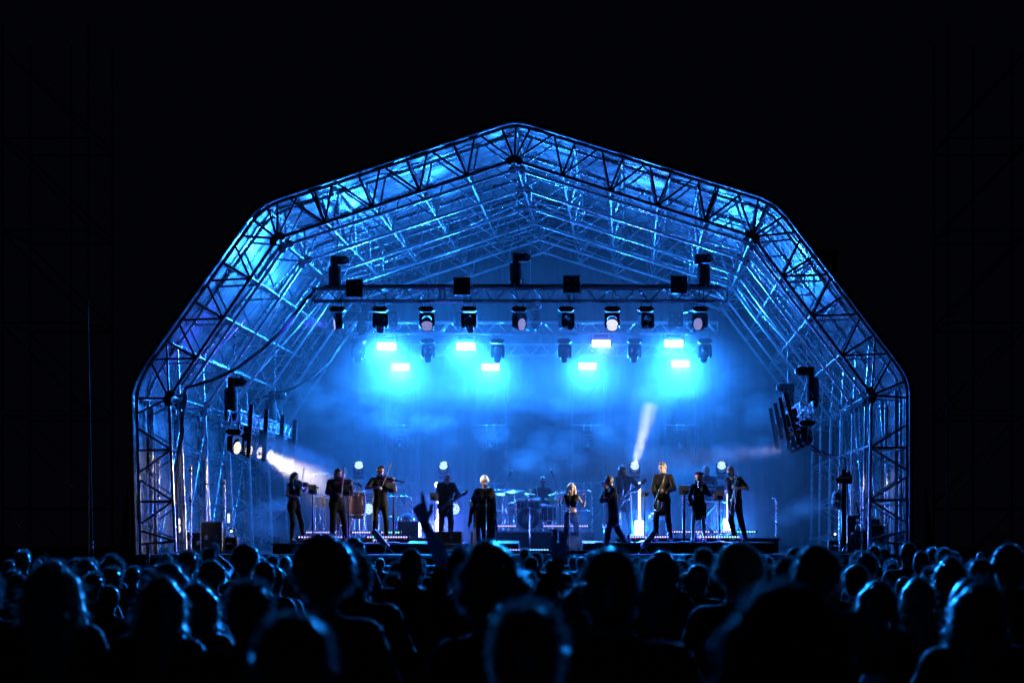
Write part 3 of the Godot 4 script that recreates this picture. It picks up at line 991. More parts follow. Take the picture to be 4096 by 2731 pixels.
func mist(called: String, c: Vector3, size: Vector3, density: float, ball := true) -> void:
	var m := FogMaterial.new()
	m.density = density
	m.albedo = Color(0.98, 0.98, 0.98)
	var f := FogVolume.new()
	f.shape = RenderingServer.FOG_VOLUME_SHAPE_ELLIPSOID if ball else RenderingServer.FOG_VOLUME_SHAPE_BOX
	f.size = size
	f.material = m
	f.name = numbered(called)
	add_child(f)
	f.position = c
	tag(f, "", "", "", "stuff")

func cloud(r: RandomNumberGenerator, c: Vector3, size: float, density: float, n: int) -> void:
	var drift := Vector3(r.randf_range(-1, 1), r.randf_range(-0.35, 0.5), r.randf_range(-0.6, 0.6))
	for k in n:
		var t := r.randf_range(-1, 1)
		var p := c + drift * t * size + Vector3(r.randfn(), r.randfn() * 0.6, r.randfn()) * size * 0.33
		var s := size * r.randf_range(0.35, 1.0) * (1.2 - absf(t) * 0.5)
		mist("smoke_puff", p, Vector3(s * r.randf_range(1.0, 1.8), s * r.randf_range(0.55, 1.0), s), density * r.randf_range(0.4, 1.4))

func build_haze() -> void:
	# even haze under the roof, thicker banks of smoke in it
	mist("stage_haze", Vector3(-2.4, 5.6, -50.6), Vector3(17.0, 8.6, 12.0), 0.015, false)
	mist("stage_haze", at(372.0, 425.0, 53.0), Vector3(7.0, 6.0, 6.0), 0.026)
	mist("stage_haze", at(705.0, 425.0, 53.0), Vector3(6.6, 6.0, 6.0), 0.026)
	mist("stage_haze", Vector3(-2.4, 6.6, -53.0), Vector3(13.0, 2.6, 6.0), 0.035)
	mist("stage_haze", Vector3(-2.4, 2.4, -51.5), Vector3(16.0, 2.0, 9.0), 0.006)
	var r := RandomNumberGenerator.new()
	r.seed = 99
	# soft glare round the lit strobes: each bank thins outwards
	for q in [[386.6, 349.0, 48.9, 1.0], [465.8, 349.0, 48.9, 0.95], [601.0, 347.0, 48.9, 0.45], [674.0, 347.0, 48.9, 0.85], [401.0, 372.0, 52.0, 1.1], [490.5, 372.0, 52.0, 1.0], [587.5, 371.0, 52.0, 1.0], [680.5, 369.0, 52.0, 1.1], [438.3, 528.2, 48.2, 0.5], [639.6, 528.4, 45.7, 0.5], [727.2, 526.0, 46.6, 0.5]]:
		for k in (3 if q[2] == 48.9 else 5):
			var w: float = [0.45, 0.8, 1.3, 1.9, 2.7][k] * lerpf(0.7, 1.0, q[3])
			mist("lamp_smoke", at(q[0] + r.randf_range(-3, 3) * k * 0.5, q[1] + 2.0 + k * 2.5 * q[3], q[2] + 0.1), Vector3(w * 1.45, w, w * 0.8), [0.16, 0.1, 0.07, 0.045, 0.03][k] * q[3])
	# the warm beam at the left and the lilac shaft
	for k in 16:
		var t := k / 15.0
		mist("beam_smoke", at(lerpf(250.0, 326.0, t), lerpf(445.0, 477.0, t) + r.randf_range(-4, 4), lerpf(44.4, 45.6, t)), Vector3(r.randf_range(0.7, 1.1), r.randf_range(0.45, 0.8) + t * 0.5, 0.9), lerpf(0.15, 0.06, t))
	for k in 18:
		var t := k / 17.0
		mist("beam_smoke", at(lerpf(635.5, 657.0, t) + r.randf_range(-2, 2), lerpf(467.0, 388.0, t), 49.3 + t * 0.2), Vector3(0.6 + t * 0.9, 0.7 + t * 0.5, 0.6 + t * 0.4), r.randf_range(0.04, 0.08))
	# drifting clouds: clusters of small thin puffs
	for q in [[300.0, 460.0, 45.5, 0.5], [330.0, 318.0, 44.6, 0.5], [312.0, 320.0, 44.7, 0.5], [770.0, 455.0, 44.6, 0.5], [262.0, 522.0, 46.5, 1.4], [280.0, 508.0, 47.0, 1.2], [250.0, 515.0, 46.0, 0.8], [786.0, 513.0, 47.5, 1.3], [800.0, 506.0, 47.5, 1.5], [812.0, 500.0, 47.5, 0.8]]:
		cloud(r, at(q[0], q[1], q[2]), 0.55, 0.1 * q[3], 9)
	var f := noise(0.02, 3, 55)
	var n := 0
	while n < 66:
		var u := r.randf_range(290.0, 790.0)
		var v := r.randf_range(370.0, 510.0)
		var want := f.get_noise_2d(u, v * 1.5) * 1.8 + 0.1 + 0.35 * absf(u - 545.0) / 250.0 - maxf(0.0, v - 430.0) / 200.0
		if r.randf() > want: continue
		n += 1
		cloud(r, at(u, v, r.randf_range(49.6, 54.0)), r.randf_range(0.45, 1.0), r.randf_range(0.06, 0.17), 9)
	# the burst of smoke before the blonde singer
	for k in 26:
		var t := k / 25.0
		var c := at(lerpf(574.0, 588.0, r.randf()) + r.randf_range(-7, 7) * (1.0 - t * 0.3), lerpf(548.0, 514.0, t), 42.75 + r.randf_range(-0.15, 0.15))
		var s := r.randf_range(0.12, 0.34)
		mist("smoke_burst", c, Vector3(s * r.randf_range(0.8, 1.5), s, s), r.randf_range(0.12, 0.45))

# ---------------------------------------------------------------- bodies: distance fields meshed as one skin
class Field:
	var lo: Vector3
	var nx: int
	var ny: int
	var nz: int
	var c: float
	var k: float
	var g := PackedFloat32Array()
	func _init(a: Vector3, b: Vector3, cell: float, blend: float) -> void:
		lo = a; c = cell; k = 1.0 / blend
		nx = int((b.x - a.x) / cell) + 2
		ny = int((b.y - a.y) / cell) + 2
		nz = int((b.z - a.z) / cell) + 2
		g.resize(nx * ny * nz)
	func cap(a: Vector3, b: Vector3, ra: float, rb: float, w := 1.0) -> void:
		var m := 2.2 * c
		var r := maxf(ra, rb) + m
		var x0 := maxi(0, int((minf(a.x, b.x) - r - lo.x) / c)); var x1 := mini(nx - 1, int((maxf(a.x, b.x) + r - lo.x) / c) + 1)
		var y0 := maxi(0, int((minf(a.y, b.y) - r - lo.y) / c)); var y1 := mini(ny - 1, int((maxf(a.y, b.y) + r - lo.y) / c) + 1)
		var z0 := maxi(0, int((minf(a.z, b.z) - r - lo.z) / c)); var z1 := mini(nz - 1, int((maxf(a.z, b.z) + r - lo.z) / c) + 1)
		var ab := b - a
		var inv := 1.0 / maxf(ab.length_squared(), 1e-9)
		var dr := rb - ra
		for z in range(z0, z1 + 1):
			for y in range(y0, y1 + 1):
				var at := (z * ny + y) * nx
				var p := Vector3(lo.x + x0 * c, lo.y + y * c, lo.z + z * c) - a
				for x in range(x0, x1 + 1):
					var t := clampf(p.dot(ab) * inv, 0.0, 1.0)
					var d := (p - ab * t).length() - ra - dr * t
					if d < m: g[at + x] += w * exp(-k * maxf(d, -12.0 / k))
					p.x += c
	func ell(o: Vector3, bs: Basis, r: Vector3, w := 1.0) -> void:
		var m := 2.2 * c
		var big := maxf(r.x, maxf(r.y, r.z)) + m
		var small := minf(r.x, minf(r.y, r.z))
		var x0 := maxi(0, int((o.x - big - lo.x) / c)); var x1 := mini(nx - 1, int((o.x + big - lo.x) / c) + 1)
		var y0 := maxi(0, int((o.y - big - lo.y) / c)); var y1 := mini(ny - 1, int((o.y + big - lo.y) / c) + 1)
		var z0 := maxi(0, int((o.z - big - lo.z) / c)); var z1 := mini(nz - 1, int((o.z + big - lo.z) / c) + 1)
		var inv := bs.inverse()
		for z in range(z0, z1 + 1):
			for y in range(y0, y1 + 1):
				var at := (z * ny + y) * nx
				for x in range(x0, x1 + 1):
					var p := inv * (Vector3(lo.x + x * c, lo.y + y * c, lo.z + z * c) - o)
					var q := p / r
					var l := q.length()
					var d := -small
					if l > 1e-4: d = l * (l - 1.0) / (q / r).length()
					if d < m: g[at + x] += w * exp(-k * maxf(d, -12.0 / k))
	func into(s: Shape) -> void:
		var id := PackedInt32Array()
		id.resize(g.size())
		var sx := nx
		var sxy := nx * ny
		var corner := [0, 1, sx, sx + 1, sxy, sxy + 1, sxy + sx, sxy + sx + 1]
		var e := [[0, 1], [0, 2], [0, 4], [1, 3], [1, 5], [2, 3], [2, 6], [3, 7], [4, 5], [4, 6], [5, 7], [6, 7]]
		var first := s.v.size()
		var cells := PackedInt32Array()
		for z in nz - 1:
			for y in ny - 1:
				var at := (z * ny + y) * nx
				for x in nx - 1:
					var b := at + x
					if g[b] == 0.0: continue
					var inside := 0
					for q in 8:
						if g[b + corner[q]] >= 1.0: inside += 1
					if inside == 0 or inside == 8: continue
					var d := PackedFloat32Array()
					for q in 8: d.append(-log(maxf(g[b + corner[q]], 1e-4)))
					var sum := Vector3.ZERO
					var cnt := 0
					for ed in e:
						var d0 := d[ed[0]]
						var d1 := d[ed[1]]
						if (d0 <= 0.0) != (d1 <= 0.0):
							var t := d0 / (d0 - d1)
							sum += Vector3(ed[0] & 1, (ed[0] >> 1) & 1, ed[0] >> 2).lerp(Vector3(ed[1] & 1, (ed[1] >> 1) & 1, ed[1] >> 2), t)
							cnt += 1
					var gr := Vector3((d[1] + d[3] + d[5] + d[7]) - (d[0] + d[2] + d[4] + d[6]), (d[2] + d[3] + d[6] + d[7]) - (d[0] + d[1] + d[4] + d[5]), (d[4] + d[5] + d[6] + d[7]) - (d[0] + d[1] + d[2] + d[3]))
					s.add(lo + (Vector3(x, y, z) + sum / cnt) * c, gr.normalized())
					cells.append(b)
					id[b] = s.v.size()
		for b in cells:
			var inb := g[b] >= 1.0
			# edges along x, y, z that start at this cell's base corner
			for ax in 3:
				var step: int = [1, sx, sxy][ax]
				if (g[b + step] >= 1.0) == inb: continue
				var s1: int = [sx, sxy, 1][ax]
				var s2: int = [sxy, 1, sx][ax]
				if b - s1 - s2 < 0: continue
				var i0 := id[b] - 1; var i1 := id[b - s1] - 1; var i2 := id[b - s1 - s2] - 1; var i3 := id[b - s2] - 1
				if i0 < first or i1 < first or i2 < first or i3 < first: continue
				s.quad(i0, i1, i2, i3)

func knee(a: Vector3, c: Vector3, l1: float, l2: float, pole: Vector3) -> Vector3:
	var d := c - a
	var l := clampf(d.length(), absf(l1 - l2) + 0.01, l1 + l2 - 0.002)
	var x := (l1 * l1 - l2 * l2 + l * l) / (2.0 * l)
	var h := sqrt(maxf(l1 * l1 - x * x, 0.0))
	var n := d.normalized()
	var p := (pole - n * pole.dot(n)).normalized()
	return a + n * x + p * h

# fingers: curl 0 (straight) .. 1 (fist), one value per finger from the index to the little finger; thumb apart
func hand_into(s: Shape, wrist: Vector3, dir: Vector3, palm: Vector3, side: float, curl: Array, thumb: float, sc: float, cell := 0.006) -> void:
	var y := dir.normalized()
	var z := (palm - y * palm.dot(y)).normalized()       # the palm faces z
	var x := y.cross(z) * side                            # towards the thumb
	var f := Field.new(wrist - Vector3.ONE * 0.21 * sc, wrist + Vector3.ONE * 0.21 * sc, cell, 0.004)
	var p := func(a: float, b: float, c: float) -> Vector3: return wrist + (x * a + y * b + z * c) * sc
	f.cap(p.call(0, -0.04, 0), p.call(0, 0.0, 0), 0.026 * sc, 0.024 * sc)
	for q in 4:
		var bx: float = [0.03, 0.01, -0.01, -0.028][q]
		f.cap(p.call(bx * 0.55, 0.015, 0), p.call(bx, 0.088 - absf(bx - 0.01) * 0.2, 0), 0.0155 * sc, 0.0125 * sc)
		var ln: float = [0.072, 0.08, 0.074, 0.058][q]
		var at: Vector3 = p.call(bx, 0.09 - absf(bx - 0.01) * 0.2, 0)
		var d := (y + x * (bx - 0.002) * 2.5).normalized()
		var ang := 0.0
		for seg in 3:
			ang += float(curl[q]) * [1.35, 1.6, 1.1][seg]
			var dd := (d * cos(ang) + z * sin(ang)).normalized()
			var l: float = ln * [0.46, 0.3, 0.24][seg] * sc
			var r: float = [0.0098, 0.009, 0.0082][seg] * sc
			f.cap(at, at + dd * l, r, r * 0.94)
			at += dd * l
	var ta: Vector3 = p.call(0.02, 0.02, 0.006)
	var td := (x * (1.0 - thumb * 0.55) + y * 0.75 + z * (0.25 + thumb * 0.7)).normalized()
	f.cap(ta, ta + td * 0.045 * sc, 0.0145 * sc, 0.0115 * sc)
	var tb := ta + td * 0.045 * sc
	var te := (td + y * 0.35 + z * thumb * 0.6 - x * thumb * 0.7).normalized()
	f.cap(tb, tb + te * 0.03 * sc, 0.011 * sc, 0.0098 * sc)
	f.cap(tb + te * 0.03 * sc, tb + te * 0.054 * sc, 0.0098 * sc, 0.0085 * sc)
	f.into(s)

# d: label, tall, wide, and the pose: lean, twist, bow, look (yaw, pitch), hand_l/hand_r (wrists), elbow_l/elbow_r (poles), foot_l/foot_r, knees, sit
# and the clothes: top, sleeve (0 none, 0.5 short, 1 long), legs, hem, hair, hair_kind
func human(d: Dictionary) -> Node3D:
	var sc: float = d.get("tall", 1.75) / 1.75
	var wd: float = d.get("wide", 1.0)
	var cell: float = d.get("cell", 0.02)
	var rough_kind: bool = d.get("far", false)
	var t := thing("person", d.label, "person", d.get("at", Vector3.ZERO), d.get("turn", 0.0), d.get("group", ""))
	var lean: Vector3 = d.get("lean", Vector3.ZERO) * sc
	var tw: float = d.get("twist", 0.0)
	var fem: float = d.get("fem", 0.0)
	var hipc: Vector3 = (Vector3(0, 0.93, 0) + d.get("hip", Vector3.ZERO)) * sc
	var turn := Basis(Vector3.UP, tw)
	var up := (Vector3(0, 0.5, 0) * sc + lean).normalized()
	var spine := func(h: float) -> Vector3: return hipc + up * (h - 0.93) * sc
	var ax: Vector3 = (turn * Vector3.RIGHT)
	ax = (ax - up * ax.dot(up)).normalized()
	var fw := ax.cross(up)                                  # towards the front
	var shw := lerpf(0.172, 0.15, fem) * sc * (0.75 + 0.25 * wd)
	var sh_l: Vector3 = spine.call(1.425) + ax * shw          # the person's left is +x when facing +z
	var sh_r: Vector3 = spine.call(1.425) - ax * shw
	var foot_l: Vector3 = d.get("foot_l", Vector3(0.12, 0, 0.0)) * sc
	var foot_r: Vector3 = d.get("foot_r", Vector3(-0.12, 0, 0.0)) * sc
	var an_l := foot_l + Vector3(0, 0.075, -0.03) * sc
	var an_r := foot_r + Vector3(0, 0.075, -0.03) * sc
	var hj_l := hipc + Vector3(0.085 * sc, -0.02, 0)
	var hj_r := hipc + Vector3(-0.085 * sc, -0.02, 0)
	var kn_l := knee(hj_l, an_l, 0.43 * sc, 0.425 * sc, d.get("knee_l", Vector3(0.15, 0, 1)))
	var kn_r := knee(hj_r, an_r, 0.43 * sc, 0.425 * sc, d.get("knee_r", Vector3(-0.15, 0, 1)))
	var wr_l: Vector3 = hipc + (d.get("hand_l", Vector3(0.27, -0.12, 0.06))) * sc
	var wr_r: Vector3 = hipc + (d.get("hand_r", Vector3(-0.27, -0.12, 0.06))) * sc
	var el_l := knee(sh_l, wr_l, 0.285 * sc, 0.255 * sc, d.get("elbow_l", Vector3(0.4, -0.3, -1)))
	var el_r := knee(sh_r, wr_r, 0.285 * sc, 0.255 * sc, d.get("elbow_r", Vector3(-0.4, -0.3, -1)))
	wr_l = el_l + (wr_l - el_l).normalized() * 0.255 * sc
	wr_r = el_r + (wr_r - el_r).normalized() * 0.255 * sc
	var look: Vector2 = d.get("look", Vector2.ZERO)
	var bow: Vector3 = d.get("bow", Vector3.ZERO) * sc
	var nb: Vector3 = spine.call(1.46)
	var hb := Basis(Vector3.UP, tw + look.x) * Basis(Vector3.RIGHT, look.y) * Basis(Vector3.BACK, d.get("tilt", 0.0))
	var hc: Vector3 = spine.call(1.615) + bow + fw * 0.025 * sc + hb * Vector3(0, 0.02, 0) * sc
	var lo := Vector3(-0.62, -0.04, -0.62) * sc
	var hi := Vector3(0.62, 1.9, 0.62) * sc
	if d.has("reach"): hi.y += d.reach
	for p in [wr_l, wr_r, foot_l, foot_r, hc]:
		lo = lo.min(p - Vector3.ONE * 0.2); hi = hi.max(p + Vector3.ONE * 0.2)
	lo = lo.max(Vector3(-1.2, -0.04, -1.2)); 
	var g := wd * sc
	var torso := func(f: Field, o: float, hem: float) -> void:
		for s in [-1.0, 1.0]:
			var px: Vector3 = ax * s
			var pel: Vector3 = hipc + Vector3(s * lerpf(0.055, 0.07, fem) * g, -0.01, 0)
			var wa: Vector3 = spine.call(1.1) + px * lerpf(0.05, 0.035, fem) * g
			var chh: Vector3 = spine.call(1.29) + px * lerpf(0.072, 0.058, fem) * g
			if hem < 1.1: f.cap(pel, wa, lerpf(0.095, 0.1, fem) * g + o, lerpf(0.088, 0.076, fem) * g + o)
			else: wa = spine.call(1.2) + px * lerpf(0.052, 0.042, fem) * g
			f.cap(wa, chh, lerpf(0.088, 0.076, fem) * g + o, lerpf(0.098, 0.085, fem) * g + o)
			f.cap(chh, spine.call(1.42) + px * 0.1 * g, lerpf(0.09, 0.075, fem) * g + o, 0.052 * g + o)
			if fem > 0.5: f.cap(spine.call(1.27) + px * 0.065 * g + fw * 0.065 * g, spine.call(1.27) + px * 0.066 * g + fw * 0.07 * g, 0.058 * g + o, 0.055 * g + o)
			if hem < 0.93:
				f.cap(pel, Vector3(pel.x * 1.05, hem * sc, pel.z), lerpf(0.095, 0.1, fem) * g + o, 0.09 * g + o + d.get("flare", 0.01) * 0.5)
		f.cap(sh_l - ax * 0.02, sh_r + ax * 0.02, 0.054 * g + o, 0.054 * g + o)
		if d.has("belly"): f.cap(spine.call(1.06) + fw * d.belly * 0.6, spine.call(1.12) + fw * d.belly, 0.11 * g + o, 0.1 * g + o)
	var legs := func(f: Field, o: float, o2: float) -> void:
		for s in [[hj_l, kn_l, an_l], [hj_r, kn_r, an_r]]:
			f.cap(s[0], s[1], 0.078 * g + o, 0.05 * g + o * 0.9)
			var calf: Vector3 = s[1].lerp(s[2], 0.3) - Vector3(0, 0, 0.012)
			f.cap(s[1], calf, 0.05 * g + o * 0.9, 0.05 * g + o * 0.7)
			f.cap(calf, s[2], 0.048 * g + o * 0.7, 0.034 * g + o2)
	var arms := func(f: Field, o: float, upto: float) -> void:
		for s in [[sh_l, el_l, wr_l], [sh_r, el_r, wr_r]]:
			var r1 := lerpf(0.046, 0.038, fem) * (0.4 * wd + 0.6) * sc
			if upto >= 0.5: f.cap(s[0], s[0].lerp(s[1], 1.0 if upto > 0.6 else 0.75), r1 + 0.004 + o, r1 - 0.004 + o)
			if upto >= 1.0:
				f.cap(s[1], s[1].lerp(s[2], 0.35), r1 - 0.006 + o, r1 - 0.005 + o)
				f.cap(s[1].lerp(s[2], 0.35), s[1].lerp(s[2], 0.97), r1 - 0.006 + o, 0.026 * sc + o)
	# the body, one skin from head to foot
	var body := Shape.new()
	var f := Field.new(lo, hi, cell, 0.012)
	torso.call(f, 0.0, 1.0)
	legs.call(f, 0.0, 0.0)
	arms.call(f, 0.0, 1.0)
	f.cap(spine.call(1.42), hc - hb * Vector3(0, 0.06, 0.015) * sc, 0.062 * sc, 0.052 * sc)
	for s in [an_l, an_r]:
		f.cap(s, s + Vector3(0, -0.035, 0.12) * sc, 0.036 * sc, 0.026 * sc)
	f.into(body)
	head_into(body, hc, hb, sc, fem, 0.014 if rough_kind else 0.008)
	for s in [[wr_l, el_l, 1.0, "l"], [wr_r, el_r, -1.0, "r"]]:
		var dir: Vector3 = d.get("point_" + s[3], (s[0] - s[1]).normalized())
		var palm: Vector3 = d.get("palm_" + s[3], Vector3(-s[2], 0, 0.2))
		if not (rough_kind and not d.has("point_" + s[3])):
			hand_into(body, s[0], dir, palm, -s[2], d.get("curl_" + s[3], [0.3, 0.35, 0.4, 0.45]), d.get("thumb_" + s[3], 0.4), sc, d.get("hand_cell", 0.007))
		else:
			var hf := Field.new(s[0] - Vector3.ONE * 0.2, s[0] + Vector3.ONE * 0.2, 0.018, 0.008)
			hf.cap(s[0], s[0] + dir * 0.15 * sc, 0.03 * sc, 0.022 * sc)
			hf.into(body)
	obj("body", body, d.skin, t)
	# clothes
	var cs := Shape.new()
	f = Field.new(lo, hi, cell, 0.014)
	torso.call(f, 0.014, d.get("hem", 0.88))
	if d.get("sleeve", 1.0) > 0.0: arms.call(f, 0.012, d.get("sleeve", 1.0))
	if d.has("collar"): f.cap(nb - up * 0.02, nb + up * 0.035, 0.068 * sc, 0.064 * sc)
	if d.has("skirt"):
		for s in [-1.0, 1.0]:
			f.cap(hipc + Vector3(s * 0.07 * g, 0, 0), Vector3(s * 0.085 * g, d.skirt * sc, hipc.z * 0.5), 0.115 * g, 0.115 * g)
	f.into(cs)
	obj(d.get("top_name", "shirt"), cs, d.top, t)
	if d.has("legs"):
		var ts := Shape.new()
		f = Field.new(lo, Vector3(hi.x, 1.12 * sc, hi.z), cell, 0.014)
		for s in [-1.0, 1.0]: f.cap(hipc + Vector3(s * 0.06 * g, 0.04, 0), hipc + Vector3(s * 0.065 * g, -0.03, 0), 0.105 * g, 0.108 * g)
		legs.call(f, 0.014, d.get("cuff", 0.022))
		f.into(ts)
		obj("trousers", ts, d.legs, t)
	var ss := Shape.new()
	for s in [an_l, an_r]:
		f = Field.new(s - Vector3(0.12, 0.12, 0.14), s + Vector3(0.12, 0.1, 0.26), 0.018, 0.01)
		var ff: Vector3 = Basis(Vector3.UP, d.get("toe", 0.0)) * Vector3(0, 0, 1)
		f.cap(s + Vector3(0, -0.03, 0) - ff * 0.02, s + Vector3(0, 0.0, 0), 0.044 * sc, 0.042 * sc)
		f.cap(s + Vector3(0, -0.032, 0), s + Vector3(0, -0.045, 0) + ff * 0.15, 0.044 * sc, 0.034 * sc)
		f.into(ss)
	obj("shoes", ss, d.get("shoes", mats["black_plastic"]), t)
	if not rough_kind:
		for s in [-1.0, 1.0]:
			var e := Shape.new()
			e.ball(Transform3D(hb, hc + hb * Vector3(s * 0.031, 0.012, 0.083) * sc), Vector3(0.012, 0.008, 0.009) * sc, 8, 6)
			obj("eye", e, mat("eye_dark", Color(0.04, 0.03, 0.025), 0.2), t)
		var mo := Shape.new()
		mo.ball(Transform3D(hb, hc + hb * Vector3(0, -0.052, 0.092) * sc), Vector3(0.022, 0.007, 0.008) * sc, 8, 6)
		obj("mouth", mo, d.get("lips", mat("lips", Color(0.3, 0.1, 0.08), 0.5)), t)
	if d.has("hair"): hair(t, d, hc, hb, sc)
	t.set_meta("pose", {"hc": hc, "hb": hb, "wl": wr_l, "wr": wr_r, "el": el_l, "er": el_r, "sl": sh_l, "sr": sh_r, "fw": fw, "ax": ax, "up": up, "hip": hipc, "sc": sc, "chest": spine.call(1.25)})
	return t

func head_into(s: Shape, o: Vector3, b: Basis, sc: float, fem: float, cell: float) -> void:
	var f := Field.new(o - Vector3(0.16, 0.2, 0.16) * sc, o + Vector3(0.16, 0.16, 0.17) * sc, cell, 0.006)
	var p := func(x: float, y: float, z: float) -> Vector3: return o + b * Vector3(x, y, z) * sc
	f.ell(p.call(0, 0.03, -0.012), b, Vector3(0.073, 0.098, 0.093) * sc)
	f.ell(p.call(0, -0.035, 0.018), b, Vector3(0.06, 0.075, 0.07) * sc)
	f.ell(p.call(0, -0.085, 0.052), b, Vector3(0.03, 0.024, 0.028) * sc)
	f.cap(p.call(0, -0.03, -0.02), p.call(0, -0.16, -0.03), 0.052 * sc, 0.056 * sc)
	if cell < 0.012:
		f.cap(p.call(0, 0.012, 0.088), p.call(0, -0.026, 0.106), 0.008 * sc, 0.013 * sc)
		for e in [-1.0, 1.0]:
			f.cap(p.call(e * 0.012, -0.03, 0.096), p.call(e * 0.014, -0.032, 0.094), 0.009 * sc, 0.009 * sc)
			f.cap(p.call(e * 0.014, 0.03, 0.086), p.call(e * 0.05, 0.026, 0.068), 0.011 * sc, 0.01 * sc)
			f.cap(p.call(e * 0.03, -0.02, 0.075), p.call(e * 0.045, -0.018, 0.062), 0.016 * sc, 0.016 * sc)
			f.cap(p.call(e * 0.03, 0.01, 0.088), p.call(e * 0.032, 0.01, 0.09), 0.012 * sc, 0.012 * sc, -0.6)
		f.cap(p.call(-0.02, -0.05, 0.084), p.call(0.02, -0.05, 0.084), 0.01 * sc, 0.01 * sc)
	for e in [-1.0, 1.0]:
		f.ell(p.call(e * 0.076, -0.004, -0.012), b * Basis(Vector3.UP, e * 0.35), Vector3(0.011, 0.033, 0.02) * sc)
	f.into(s)

